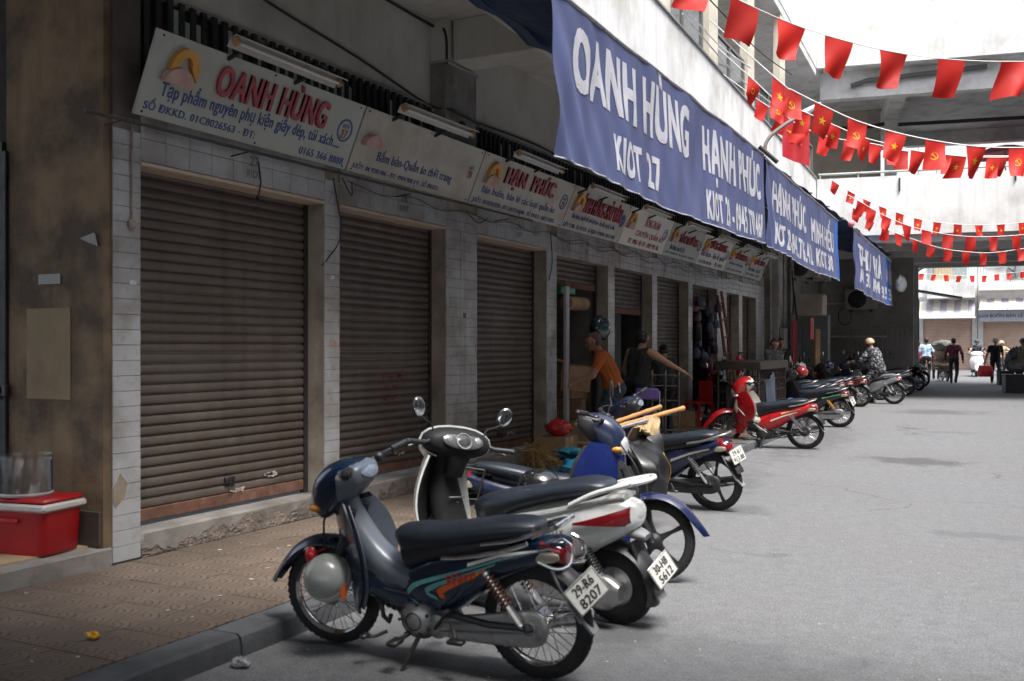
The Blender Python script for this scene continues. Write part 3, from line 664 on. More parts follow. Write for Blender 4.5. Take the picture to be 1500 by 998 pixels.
# steel rod that runs under the signs, fluorescent battens above them
rd = MB().tube([(-5.2, 4.39, 3.065), (-5.2, 7.6, 3.09), (-5.2, 10.94, 3.12)], .012, 8)
for y in (4.7, 5.9, 8.2, 10.3): rd.tube([(-5.2, y, 3.07), (-5.38, y, 3.05)], .006, 6)
tag(rd.build('awning_rod', STEEL), 'thin metal rod held below the first shop signs', 'rod')
w_ = [AX(x, y, -5.37) for x, y in ((372, 205), (385, 240), (386, 275))]
ca = MB().tube([(-5.37, 6.2, 3.06), (-5.36, 6.22, 2.9), (-5.37, 6.2, 2.78)], .007, 5).sph((-5.37, 6.2, 2.77), .02, 8)
tag(ca.build('hanging_wire', CABLE), 'black wire end hanging below the OANH HÙNG sign', 'cable')
for j, pts in enumerate(([(-5.38, 7.2, 3.08), (-5.37, 7.3, 2.6), (-5.39, 7.12, 2.35), (-5.42, 7.08, 2.3)], [(-5.37, 9.6, 3.08), (-5.36, 9.85, 2.98), (-5.37, 10.1, 3.06)], [(-5.37, 11.85, 3.1), (-5.37, 11.9, 2.7), (-5.38, 11.82, 2.45)], [(-5.36, 7.3, 3.1), (-5.33, 7.4, 2.95), (-5.36, 7.45, 3.08)])):
    c_ = catmull(pts, 14); tag(MB().tube(c_, .006, 5).build('loose_cable', CABLE), ['thin cable sagging down the single tiled pillar', 'short cable loop at the top of the wide pillar', 'thin cable hanging beside the third shutter', 'small cable loop under the joint of the first two signs'][j], 'cable')
for k, (x, z, y0, y1, ph) in enumerate(((-5.365, 3.04, 7.4, 16.2, .3), (-5.35, 3.0, 11.9, 20.4, 1.4), (-5.37, 3.07, 14, 24.2, 2.2))):
    pts = []; y = y0; q = 0
    while y <= y1: pts.append((x, y, z+.03+(-.025-.03*abs(math.sin(q*2.3+ph)) if q % 2 else .01))); y += .55; q += 1
    tag(MB().tube(catmull(pts, 8*len(pts)), .004, 5).build('service_cable', CABLE), ['thin cable looping along under the second and third signs', 'thin cable looping under the ĐÔNG ĐOÀN board', 'thin cable looping under the farthest signs'][k], 'cable')
for k, (y, z) in enumerate(((6.1, .52), (8.25, .52), (10.8, .52))):
    r_ = [q for q in bpy.data.objects if q.get('label') == LAB[k]][0]; q = MB()
    q.box((-5.575, y, z), (.03, .11, .05), b=.006).tube([(-5.555, y-.02, z), (-5.545, y-.02, z-.05), (-5.545, y+.02, z-.05), (-5.555, y+.02, z)], .006, 6); q.v = [tuple(Vector(p)-r_.location) for p in q.v]; q.build('shutter_lock', STEEL, r_)
r_ = [q for q in bpy.data.objects if q.get('label') == LAB[1]][0]; q = MB(); R7 = random.Random(3)
for _ in range(26): q.box((-5.578, 8.45+R7.uniform(-.16, .16), 1.18+R7.choice((-.24, -.12, 0, .1))+R7.uniform(-.02, .02)), (.004, R7.uniform(.012, .06), R7.uniform(.01, .035)), rot=RX(R7.uniform(-.5, .5)))
q.v = [tuple(Vector(p)-r_.location) for p in q.v]; q.build('red_stencil_marks', mat('faded_red_stencil', (.22, .05, .05), .8), r_, 0)['kind'] = 'stuff'
wallc = catmull([(-5.46, 5.2, 4.62), (-5.46, 6.4, 4.42), (-5.45, 7.7, 4.28), (-5.45, 8.9, 4.12), (-5.28, 9.1, 4.08), (-5.27, 9.7, 4.05), (-5.45, 10.1, 4.15), (-5.45, 11.6, 4.18), (-5.45, 12.8, 4.12)], 60)
tag(MB().tube(wallc, .012, 6).build('wall_cable', CABLE), 'long black cable sagging along the wall above the signs', 'cable')
tag(MB().tube(catmull([(-5.47, 5.9, 5.02), (-5.47, 8.9, 4.98), (-5.31, 9.02, 4.9), (-5.29, 9.04, 4.55)], 20), .015, 6).sph((-5.27, 9.3, 4.95), (.03, .05, .12), 8).build('ceiling_cable', CABLE), 'cable along the soffit dropping down the white column', 'cable')
FY = [5.3, 7.45, 9.75, 11.9, 14.0, 16.2, 18.3, 20.3, 22.1]
FLB = ['rusty ended fluorescent batten above the OANH HÙNG sign', 'fluorescent batten with bright white tube above the second sign', 'fluorescent batten above the HẠNH PHÚC sign', 'fluorescent batten above the crowded red title, near the ĐÔNG ĐOÀN board', 'batten lamp hung over the ĐÔNG ĐOÀN board', 'batten lamp past the ĐÔNG ĐOÀN board', 'batten lamp over the seventh sign', 'batten lamp over the last but one sign', 'farthest batten lamp of the row']
refl = mat('white_enamel_reflector', (.42, .41, .385), .4, var=.1, dirt=(.24, .19, .15), dsc=6, dth=.62); tubem = mat('fluorescent_tube_glass', (.62, .64, .65), .2, coat=.5, var=.02)
fx0 = None
for i, y in enumerate(FY):
    if fx0 is None:
        fx0 = f = thing('batten_lamp', FLB[0], 'lamp', (-4.8, 0, 3.69), group='fluorescent battens over the signs')
        MB().loft([[(x, yy, z) for x, z in ((-.075, .0), (-.03, .045), (.03, .045), (.075, 0), (.07, -.004), (.026, .038), (-.026, .038), (-.07, -.004))] for yy in (0, 1.24)]).build('reflector', refl, f)
        MB().tube([(0, .04, -.0), (0, 1.2, -.0)], .015, 10).build('tube', tubem, f)
        for yy in (.02, 1.22): MB().box((0, yy, .008), (.05, .035, .06), b=.006).build('end_cap', mat('rusty_end_cap', (.42, .25, .13), .7), f)
        b = MB()
        for yy in (.25, 1.0): b.box((-.3, yy, .07), (.62, .03, .02)).box((0, yy, .06), (.1, .08, .035), b=.005)
        b.build('bracket', IRON, f, 0)
    else: f = copy_tree(fx0); f['label'] = FLB[i]
    f.location = (-4.8, y, 3.69+(0 if i < 3 else -.05)); f.rotation_euler = (0, rad(-18), rad(RN.uniform(-1, 1)))
# ================================================================ blue banners and their tarpaulin awnings
BANM = mat('blue_banner_cloth', (.125, .15, .30), .55, var=.08, sc=1.5, spec=.3); BANB = mat('bright_blue_banner_cloth', (.04, .16, .55), .55, var=.08); BANW = mat('banner_white_print', (.66, .67, .72), .6, var=.08, sc=8)
for m_ in (BANM, BANW, BANB):   # thin polyester lets the sky behind it glow through
    N = m_.node_tree.nodes; L = m_.node_tree.links; p = N['Principled BSDF']; out = N['Material Output']
    t = N.new('ShaderNodeBsdfTranslucent'); x = N.new('ShaderNodeMixShader'); x.inputs[0].default_value = .38
    L.new(p.inputs['Base Color'].links[0].from_socket, t.inputs[0]); L.new(p.outputs[0], x.inputs[1]); L.new(t.outputs[0], x.inputs[2]); L.new(x.outputs[0], out.inputs['Surface'])
TARP = mat('navy_tarpaulin', (.02, .05, .13), .4, var=.15, sc=3, spec=.4)
def banner(label, y0, y1, zt, zb, X, txt, seed, sag=(.0, .06, -.02), split=None, dip=0):
    R2 = random.Random(seed); H = zt-zb; W2 = y1-y0
    ph = [(R2.uniform(1.2, 5.5), R2.uniform(0, 6.3), R2.uniform(.3, 1), R2.uniform(-1.2, 1.2)) for _ in range(9)]
    def fold(u, v):            # u along, v down; folds fan from the top fixings
        y = u*W2; a = 0
        for fq, p0, am, sk in ph: a += am*math.sin(fq*(y+sk*v*H)+p0)
        return (.006+.016*v)*a*.55+.05*v*v+.006*math.sin(13*(y+.5*v)+seed)*(.3+v)+.022*math.exp(-4.5*u)*math.sin(16*(y-.55*v*H)+seed)*(.25+v)+.006*math.sin(9*y-5*v*H+2*seed)*math.sin(2.3*y+seed)
    def pt(u, v, off=0):
        bot = sag[1]*math.sin(math.pi*u)+.012*math.sin(u*W2*1.9+seed)*v
        z = zt-dip*u-.012*math.sin(math.pi*((u*W2/1.17) % 1))*(1-v)-v*(H+sag[0]*(1-u)+sag[2]*u)-v*bot
        return Vector((X+fold(u, v)+off, y0+u*W2, z))
    o = thing('shop_banner', label, 'banner', (X, y0, zt), group='blue banners along the awnings'); org = Vector((X, y0, zt))
    nu = int(W2*28); us = split or 1.0
    MB().shell(lambda a, c: pt(a*us, c)-org, nu, 30, .003).build('cloth', BANM, o, 60)
    if split: MB().shell(lambda a, c: pt(us+a*(1-us), c)-org, max(6, int(nu*(1-us))), 30, .003).build('bright_edge', BANB, o, 60)
    MB().tube([pt(t/20, 0)-org+Vector((0, 0, .01)) for t in range(21)], .016, 8).build('top_rail', ALU, o)
    MB().tube([pt(t/60, 1, .001)-org for t in range(61)], .007, 5).build('hem', BANW, o)
    for (s, ua, ub, va, vb) in txt:
        for me in text_meshes(s, BANW, w=1, h=1, ext=0, bold=.088, cut=.05, split=True, space=1.12):
            for v in me.vertices:
                u = ua+(ub-ua)*(v.co.x+.5); q = vb+(va-vb)*(v.co.y+.5); v.co = pt(u, q, .008+v.co.z)-org
            inst('letter', me, o)
    return o
banner('large blue banner reading OANH HÙNG and HẠNH PHÚC, nearest the street front', 6.62, 13.66, 4.2, 2.97, -3.0, [('OANH HÙNG', .055, .485, -.0+.02, .51), ('KIOT', .18, .268, .66, .90), ('27', .292, .345, .66, .90), ('HẠNH PHÚC', .573, .96, .06, .63), ('KIOT 29 - 0945 770 468', .585, .965, .70, .95)], 3)
banner('second blue banner reading HẠNH PHÚC, beyond the pole lamp', 13.75, 20.1, 4.16, 2.98, -3.0, [('HẠNH PHÚC', .07, .46, .10, .62), ('MINH HIẾU', .54, .90, .10, .58), ('KIOT 29-0945.776.412', .07, .52, .66, .92), ('KIOT 30', .6, .86, .66, .9)], 8, split=.93, dip=.12)
banner('third blue banner, farthest along the arcade, with a bright blue end', 22.3, 29.8, 4.12, 2.86, -3.0, [('THU HÀ', .08, .66, .1, .55), ('QUẦN', .80, .88, .12, .55), ('ÁO', .91, .985, .12, .55), ('KIOT 33', .1, .3, .62, .85), ('K 34', .42, .58, .62, .85), ('35', .68, .8, .66, .9), ('36', .88, .96, .66, .9)], 15, split=.78, dip=.12)
for (y0, y1, lb) in ((6.55, 13.68, 'dark blue tarpaulin awning behind the OANH HÙNG banner'), (13.76, 21.2, 'dark blue tarpaulin awning behind the second banner'), (21.3, 30, 'dark blue tarpaulin awning behind the farthest banner')):
    def tp(a, c):
        y = y0+(y1-y0)*a; xb = min(xp(y), -4.0)+.02
        return Vector((xb+(-3.03-xb)*c, y, 4.52+(4.19-4.52)*c-.1*math.sin(math.pi*c)+.02*math.sin(y*4+c*3)))
    o = thing('tarpaulin_awning', lb, 'awning', (-3.5, y0, 4.3), group='tarpaulin awnings'); org = Vector((-3.5, y0, 4.3))
    MB().shell(lambda a, c: tp(a, c)-org, 60, 10, .004).build('tarpaulin', TARP, o, 60)
    f = MB()
    for k in range(5):
        y = y0+.1+(y1-y0-.2)*k/4; f.tube([(xp(y)+.01-org.x, y-y0, .24), (-3.02-org.x, y-y0, -.09)], .014, 6)
    f.build('frame', STEEL, o)
    MB().tube([Vector((xp(y0+(y1-y0)*t/20)+.1, y0+(y1-y0)*t/20, 4.47+.03*math.sin(t*2.1)))-org for t in range(21)], [.07+.02*math.sin(t*1.7) for t in range(21)], 8).build('rolled_edge', TARP, o)
# ================================================================ motorbikes and scooters (local frame: rear axle above the origin, +x forward, +y its left side)
def paint(name, col, metal=.0, rough=.28): return mat(name, col, rough, metal, var=.06, sc=3, coat=.6, spec=.5, dirt=tuple(.55*q+.05 for q in col), dsc=5, dth=.66)
P_NAVY = mat('navy_paint', (.005, .018, .045), .22, 0, var=.06, sc=3, coat=1.0, spec=.5, dirt=(.012, .025, .05), dsc=5, dth=.6); P_BLUE = mat('blue_paint', (.006, .014, .085), .22, 0, var=.06, sc=3, coat=1.0, spec=.5); P_RED = paint('red_paint', (.50, .012, .018)); P_WHITE = paint('pearl_white_paint', (.66, .68, .66))
P_DARKB = paint('midnight_paint', (.012, .018, .05)); P_SILVER = paint('silver_paint', (.34, .35, .37), .5, .35); P_BLACK = paint('black_paint', (.012, .012, .014)); P_CHAMP = paint('champagne_paint', (.42, .34, .25), .3)
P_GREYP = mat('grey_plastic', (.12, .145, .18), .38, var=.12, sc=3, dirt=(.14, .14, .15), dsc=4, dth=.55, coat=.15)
P_WPANEL = mat('ivory_plastic', (.55, .53, .47), .5, var=.06)
GREYMUD = mat('grey_mudguard', (.20, .21, .22), .6, var=.15); SPRB = mat('spring_black', (.04, .04, .042), .4, .5); SPRO = mat('spring_orange', (.55, .26, .04), .4, .3); SPRC = mat('spring_steel', (.3, .3, .3), .35, .8); SPRR = mat('spring_rust', (.17, .07, .05), .6, .3)
def rg(c, u, v, w, h, p=2.4, n=16):
    c = Vector(c); out = []
    for k in range(n):
        a = 2*math.pi*k/n; ca, sa = math.cos(a), math.sin(a)
        out.append(c+u*(w*math.copysign(abs(ca)**(2/p), ca))+v*(h*math.copysign(abs(sa)**(2/p), sa)))
    return out
Yv = Vector((0, 1, 0))
def bl(keys, n=24, p=2.4, seg=18, b=None, vert=False, y=0):     # body loft: keys (x, z, half width, half height[, power])
    K = catmull([tuple(k)+(0,)*(5-len(k)) if len(k) == 5 else tuple(k)+(p,) for k in keys], n); rings = []
    for i, (x, z, w, h, q) in enumerate(K):
        a, c = K[max(i-1, 0)], K[min(i+1, n-1)]; t = Vector((c[0]-a[0], 0, c[1]-a[1]))
        t = Vector((1, 0, 0)) if vert or t.length < 1e-6 else t.normalized()
        rings.append(rg((x, y, z), Yv, Vector((-t.z, 0, t.x)), max(w, .002), max(h, .002), max(1.6, q), seg))
    return (b or MB()).loft(rings)
def wheel(parent, c, R, tw, alloy, steer=None, rimm=CHROME, drum=ALU, n=40, spk=18, hubr=.055, lite=False):
    c = Vector(c); M = steer or Matrix()
    r = MB(); ri = R-tw*1.15
    r.lathe([(ri, -.5*tw), (ri+.008, -.52*tw), (ri+.006, -.3*tw), (ri-.008, -.1*tw), (ri-.008, .1*tw), (ri+.006, .3*tw), (ri+.008, .52*tw), (ri, .5*tw), (ri-.016, .1*tw), (ri-.016, -.1*tw)], c, (0, 1, 0), n, closed=True)
    if alloy:
        for k in range(5):
            a = 2*math.pi*k/5+.5; d = Vector((math.cos(a), 0, math.sin(a))); q = Vector((-d.z, 0, d.x)); rings = []
            for t, wd_, th in ((.03, .05, .02), (.07, .028, .016), (ri*.6, .017, .012), (ri-.012, .024, .012)):
                rings.append(rg(c+d*t, q, Yv, wd_*.75, th, 4, 8))
            r.loft(rings)
    w = r.xf(M).build('wheel', BLACK if alloy else rimm, parent)
    pr = []
    for k in range(15):
        a = rad(-112+224*k/14); pr.append((R-tw*.95+tw*.95*math.cos(a), .62*tw*math.sin(a)))
    MB().lathe([(ri+.002, -.5*tw)]+pr+[(ri+.002, .5*tw)], c, (0, 1, 0), n, closed=True).xf(M).build('tyre', RUBBER, w, 50)
    if not lite:
        t = MB()
        for k in range(46):
            a = 2*math.pi*k/46
            for sg in (-1, 1):
                d = Vector((math.cos(a), 0, math.sin(a))); t.box(c+d*(R-tw*.16)+Yv*(sg*tw*.36), (.012, .3*tw, .006), rot=Matrix(((d.z, 0, d.x), (0, 1, 0), (-d.x, 0, d.z))) @ RX(-sg*.55))
        q = t.xf(M).build('tread', RUBBER, w, 0); q['kind'] = 'stuff'
    h = MB().lathe([(.012, -.07), (.03, -.065), (hubr*.55, -.05), (hubr, -.035), (hubr, .035), (hubr*.55, .05), (.03, .065), (.012, .07)], c, (0, 1, 0), 20)
    h.xf(M).build('hub', drum if not alloy else BLACK, w)
    if not alloy:
        s = MB()
        for k in range(spk*2):
            sg = 1 if k % 2 else -1; a0 = 2*math.pi*k/(spk*2); a1 = a0+(.5 if (k//2) % 2 else -.5)
            s.tube([c+Vector((hubr*.95*math.cos(a1), .032*sg, hubr*.95*math.sin(a1))), c+Vector(((ri-.005)*math.cos(a0), .004*sg, (ri-.005)*math.sin(a0)))], .0026 if not lite else .004, 4, caps=False)
        q = s.xf(M).build('spokes', CHROME, w, 0); q['kind'] = 'stuff'
    return w
def fender(c, R, w, a0, a1, th=.006, n=22, flare=.0, drop=.035):
    rings = []
    for i in range(n):
        a = rad(a0+(a1-a0)*i/(n-1)); t = i/(n-1); taper = 1-.55*max(0, (.22-t)/.22)**1.5; RR = R+flare*max(0, (.3-t)/.3)**2
        top, bot = [], []
        for k in range(9):
            y = -1+k/4; rr = RR-drop*abs(y)**2.2; d = Vector((math.cos(a), 0, math.sin(a)))
            top.append(c+d*rr+Yv*(y*w*taper)); bot.append(c+d*(rr-th)+Yv*(y*(w*taper-th)))
        rings.append(top+bot[::-1])
    return MB().loft(rings)
def coil(p0, p1, r, turns, wr, b=None):
    p0, p1 = Vector(p0), Vector(p1); t = (p1-p0); u = t.normalized().orthogonal().normalized(); v = t.normalized().cross(u); n = int(turns*12)
    return (b or MB()).tube([p0+t*(i/n)+u*(r*math.cos(2*math.pi*i/12))+v*(r*math.sin(2*math.pi*i/12)) for i in range(n+1)], wr, 6)
def shock(parent, top, bot, m, r=.026, rod=CHROME):
    top, bot = Vector(top), Vector(bot); d = bot-top
    s = coil(top+d*.08, top+d*.66, r, 8, .0065).build('shock_spring', m, parent)
    MB().tube([top, bot], .011, 8).tube([top+d*.62, bot], .02, 8).sph(top, .02, 8).sph(bot, .02, 8).build('damper', rod, s)
def plate(parent, c, rot, lines, bw=.19, bh=.14):
    p = MB().box((0, 0, 0), (.003, bw, bh), b=.001); M4 = Matrix.Translation(c) @ rot.to_4x4()
    q = p.xf(M4).build('number_plate', PLATEW, parent)
    MB().tube([M4 @ Vector((-.001, sy*(bw/2-.004), sz*(bh/2-.004))) for sy, sz in ((1, 1), (1, -1), (-1, -1), (-1, 1))], .004, 6, closed=True).build('plate_rim', ALU, q)
    for t, zc, ww in lines:
        place_text(t, INK, M4 @ frame((-.003, 0, zc), (0, -1, 0), (0, 0, 1)), q, w=ww*bw, h=bh*.33, ext=.0006, bold=.03)
    return q
def steer_m(a, piv=(1.08, 0, .74), rake=27):
    ax = Vector((-math.sin(rad(rake)), 0, math.cos(rad(rake)))); T = Matrix.Translation(piv)
    return T @ Matrix.Rotation(a, 4, ax) @ T.inverted()
def grips(parent, St, c=(.99, .96), half=.33, back=.12, up=.06, mirrors=(), lever=True, base=BLACK):
    x, z = c
    for sg in (1, -1):
        p = [(x, sg*.1, z), (x-.03, sg*.18, z+.02), (x-back*.75, sg*(half-.1), z+up*.8), (x-back, sg*half, z+up)]
        MB().tube(catmull(p, 10), .012, 8).xf(St).build('handlebar', STEEL, parent)
        g = MB().tube([Vector(p[2])+Vector((.005, -.01*sg, 0)), Vector(p[3])], [.0175, .0175], 10).sph(p[3], .02, 8).xf(St).build('grip', base, parent)
        if lever: MB().tube([(x-.0, sg*.2, z+.012), (x-.02, sg*.24, z+.01), (x-back+.045, sg*(half-.02), z+up-.03)], [.008, .008, .006], 6).xf(St).build('lever', ALU, g)
        MB().box((x-.035, sg*.175, z+.015), (.05, .055, .05), b=.012).xf(St).build('switch_housing', BLACK, g)
    for sg in mirrors:
        b = Vector((x-.03, sg*.17, z+.04)); tp = b+Vector((-.0, sg*.13, .135))
        s = MB().tube(catmull([b, b+Vector((.02, sg*.02, .07)), b+Vector((0, sg*.08, .10)), tp], 10), .006, 6)
        s.sph(tp+Vector((0, 0, .035)), (.014, .048, .066), 16, rot=RZ(sg*.25) @ RX(-sg*.35)); m_ = s.xf(St).build('mirror', BLACK, parent)
        MB().sph(tp+Vector((-.010, 0, .035)), (.006, .042, .059), 16, rot=RZ(sg*.25) @ RX(-sg*.35)).xf(St).build('mirror_glass', MIRRORM, m_)
SIDEK = [(.72, .36, .075, .07), (.64, .385, .105, .12), (.5, .42, .118, .155), (.34, .495, .128, .125), (.16, .565, .122, .088), (.0, .615, .105, .07), (-.12, .65, .085, .055), (-.175, .665, .05, .035)]
def side_y(x):
    K = SIDEK
    for a, b in zip(K[:-1], K[1:]):
        if b[0] <= x <= a[0]:
            t = (a[0]-x)/(a[0]-b[0]); return [a[i]+(b[i]-a[i])*t for i in range(4)]
    return K[0] if x > K[0][0] else K[-1]
def decal(parent, polys, sg=1, off=.004):
    for pts, m, nm in polys:
        P = []
        for (x, z) in pts:
            _, zc, w, h = side_y(x); q = min(.97, abs((z-zc)/max(h, .01))); yy = w*(1-q**2.4)**(1/2.4)
            P.append((x, sg*(yy+off), z))
        n = len(P)//2; b = MB(); A = [(P[i], P[-1-i]) for i in range(n)]
        vs = [Vector(q) for pr in A for q in pr]; b.add(vs+[v-Vector((0, sg*.003, 0)) for v in vs], [(2*i, 2*i+1, 2*i+3, 2*i+2) for i in range(n-1)]); b.build(nm, m, parent, 60)
def underbone(label, loc, rz, lean=.12, steer=0, body=P_NAVY, tail=None, shield=None, front=None, inner=P_GREYP, seat=SEATM, alloy=False, spring=SPRB, fspr=None, plt=None, platepose=None, rack='bar', mirrors=(), decals=None, group=None, case=True, lite=False, chainc=ALU, muff=True, carrier=False, rimm=CHROME, seatm=None, hs=(-.15, .07), sw_=(.15, .33), boxtail=False, headm=None):
    tail = tail or body; shield = shield or body; front = front or body
    r = thing('motorbike', label, 'motorbike', loc, rz, group, lean=0)
    if lean: r.rotation_euler = (Matrix.Rotation(rz, 3, 'Z') @ Matrix.Rotation(-lean, 3, 'X')).to_euler()
    St = steer_m(steer); Hs = St @ Matrix.Translation((hs[0], 0, hs[1])); F, Rr = Vector((1.2, 0, .275)), Vector((0, 0, .28))
    wheel(r, F, .275, .047, alloy, St, rimm=rimm, lite=lite); wheel(r, Rr, .282, .056, alloy, rimm=rimm, lite=lite, hubr=.065)
    fk = MB()
    for sg in (1, -1): fk.tube([F+Vector((0, sg*.075, 0)), (1.06, sg*.075, .6), (1.0, sg*.07, .76)], [.022, .024, .024], 10)
    fk.sph(F+Vector((0, .082, 0)), .02, 8).sph(F-Vector((0, .082, 0)), .02, 8)
    fk.xf(St).build('fork', BLACK if alloy else STEEL, r)
    fender(F, .325, .072, 8, 118, flare=.05).xf(St).build('front_mudguard', front, r)
    fender(Rr, .32, .07, 50, 158).build('rear_mudguard', BLACK, r)
    # head cowl with lamp
    hk = [(.915, .95, .04, .018), (.94, .95, .095, .045), (1.0, .925, .118, .085), (1.08, .88, .12, .125), (1.155, .835, .108, .135), (1.205, .81, .09, .112), (1.235, .80, .06, .075), (1.245, .80, .02, .02)]
    hd = bl(hk, 22, 3.0, vert=True).xf(Hs).build('head_cowl', headm or front, r)
    bl([(1.18, .79, .08, .06), (1.222, .79, .076, .07), (1.25, .785, .056, .055), (1.26, .785, .02, .018)], 10, vert=True).xf(Hs).build('headlight', GLASSL, hd)
    for sg in (1, -1): MB().sph((1.2, sg*.088, .765), (.04, .022, .02), 10).xf(Hs).build('indicator', AMBER if case else GLASSL, hd)
    MB().sph((.925, 0, .962), (.05, .085, .012), 18, rot=RY(-.95)).xf(Hs).build('dashboard', mat('dial_glass', (.16, .20, .25), .2, coat=.6, var=.3, sc=30), hd)
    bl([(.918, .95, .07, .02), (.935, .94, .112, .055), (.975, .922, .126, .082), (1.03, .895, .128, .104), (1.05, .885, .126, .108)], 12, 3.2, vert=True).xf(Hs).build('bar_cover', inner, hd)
    grips(r, Hs if hs[0] > -.1 else St @ Matrix.Translation((hs[0]*.5, 0, hs[1])), mirrors=mirrors, base=BLACK)
    # leg shield, steering neck and central tunnel
    def sh(u, v):
        a = 2*u-1; w = .075+sw_[0]*math.sin(math.pi*min(1, (v*1.1+.12)))**.8*(1 if v < .75 else 1-.9*(v-.75))
        return Vector((1.135-.10*v+hs[0]*.6*(1-v)-sw_[1]*abs(a)**1.7*(.35+.65*math.sin(math.pi*min(1, v*.9+.15))), a*w, .76-.54*v+.05*abs(a)*(1-v)+hs[1]*(1-v)))
    MB().shell(sh, 17, 14, .01).build('leg_shield', shield, r, 60)
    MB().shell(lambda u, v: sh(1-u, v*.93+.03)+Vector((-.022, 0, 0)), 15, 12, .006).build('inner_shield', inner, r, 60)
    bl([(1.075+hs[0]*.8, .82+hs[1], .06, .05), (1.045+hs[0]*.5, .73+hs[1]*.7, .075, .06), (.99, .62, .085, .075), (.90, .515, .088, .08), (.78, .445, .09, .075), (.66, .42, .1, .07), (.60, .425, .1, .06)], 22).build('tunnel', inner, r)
    bl([(1.0, .46, .055, .10), (.9, .40, .085, .10), (.78, .36, .095, .085), (.66, .34, .1, .085)], 12).build('lower_cover', body, r)
    MB().box((.93, 0, .604), (.035, .05, .02), rot=RY(.8), b=.005).build('key_slot', BLACK, r)
    sd_ = bl(SIDEK, 30, 2.4).build('side_cover', tail, r)
    bl([(.735, .60, .05, .055), (.70, .62, .09, .075), (.6, .642, .112, .068), (.48, .657, .12, .06), (.36, .678, .125, .056), (.2, .712, .13, .052), (.06, .735, .118, .042), (-.02, .738, .09, .035), (-.05, .735, .05, .02)], 28, 2.6).build('seat', seatm or seat, r)
    bl([(.70, .54, .075, .08), (.55, .585, .1, .06), (.35, .625, .11, .05), (.1, .67, .1, .04)], 14).build('seat_base', BLACK, r)
    tl = bl([(-.06, .648, .088, .042), (-.12, .638, .086, .048), (-.17, .625, .07, .044), (-.182, .62, .05, .03)], 10, 4, vert=True).build('tail_light', REDGL, r) if boxtail else bl([(-.07, .655, .085, .05), (-.12, .645, .088, .058), (-.165, .63, .075, .052), (-.185, .622, .05, .035)], 10, vert=True).build('tail_light', REDGL, r)
    for sg in (1, -1): bl([(-.02, .615, .006, .012), (-.07, .618, .010, .026), (-.13, .622, .010, .024), (-.16, .625, .006, .012)], 10, 3, y=sg*.088, vert=True).build('indicator', mat('smoked_lens', (.38, .34, .26), .15, coat=.6), tl)
    if rack == 'bar':
        b = MB()
        for sg in (1, -1): b.tube(catmull([(.22, sg*.125, .665), (.05, sg*.135, .70), (-.08, sg*.12, .745), (-.15, sg*.075, .765), (-.165, 0, .77)], 14), .011, 8)
        b.build('grab_rail', CHROME if chainc is ALU else ALU, r)
    if carrier:
        b = MB()
        for sg in (1, -1):
            b.tube([(.05, sg*.13, .72), (-.2, sg*.13, .75), (-.2, sg*.13, .52), (.0, sg*.13, .52), (.05, sg*.13, .72)], .008, 6)
            b.tube([(-.08, sg*.13, .74), (-.08, sg*.13, .52)], .007, 6)
        for x in (-.2, -.1, 0): b.tube([(x, -.13, .745), (x, .13, .745)], .007, 6)
        b.build('carrier_rack', IRON, r)
    # rear mudflap and plate
    MB().shell(lambda u, v: Vector((-.12-.10*v-.03*v*v, (2*u-1)*(.085-.02*v), .56-.24*v)), 5, 8, .008).build('mudflap', GREYMUD if plt else BLACK, r)
    MB().shell(lambda u, v: Vector((-.225-.07*v, (2*u-1)*(.05-.012*v), .36-.095*v)), 5, 5, .012).build('mudflap_tip', GREYMUD, r)
    if plt:
        c, ro = platepose or ((-.24, 0, .48), RY(.4)); plate(r, c, ro, plt)
    # engine, swing arm, chain case, exhaust, stand, pegs
    e = MB(); e.lathe([(.02, -.12), (.095, -.115), (.11, -.08), (.11, .06), (.09, .1), (.05, .125), (.01, .13)], (.62, 0, .24), (0, 1, 0), 20)
    e.lathe([(.01, -.07), (.06, -.065), (.07, 0), (.06, .1), (.01, .115)], (.5, 0, .22), (0, 1, 0), 16)
    e.build('engine_case', chainc if chainc is ALU else STEEL, r)
    cy = MB()
    for k in range(8): cy.lathe([(.01, 0), (.055 if k % 2 else .045, .0), (.055 if k % 2 else .045, .012), (.01, .012)], (.70+.0165*k, 0, .27+.004*k), (1, 0, .22), 14)
    cy.sph((.87, 0, .305), (.05, .05, .05), 12).tube([(.86, .04, .27), (.84, .06, .22), (.80, .07, .2), (.78, .08, .24)], .012, 8).build('cylinder', STEEL, r)
    if case: bl([(.52, .215, .018, .035), (.44, .225, .018, .055), (.3, .235, .018, .068), (.12, .255, .018, .084), (.0, .27, .018, .09), (-.065, .275, .018, .07), (-.09, .28, .016, .025)], 20, 4, y=.085, vert=True).build('chain_case', chainc, r)
    if case and not lite:
        b = MB()
        for (x, z) in ((.44, .265), (.44, .185), (.3, .288), (.3, .182), (.12, .325), (.12, .185), (-.05, .325), (-.05, .215), (-.075, .28)): b.lathe([(.001, .006), (.009, .006), (.009, 0), (.001, 0)], (x, .102, z), (0, 1, 0), 8)
        for dz in (-.012, .03): b.tube([(.5, .107, .215+dz), (.3, .107, .235+dz), (.02, .107, .262+dz)], .005, 5)
        b.lathe([(.03, .0), (.038, 0), (.038, .012), (.03, .012)], (0, .105, .275), (0, 1, 0), 18, closed=True)
        b.build('case_ribs_and_bolts', chainc, r)['kind'] = 'stuff'
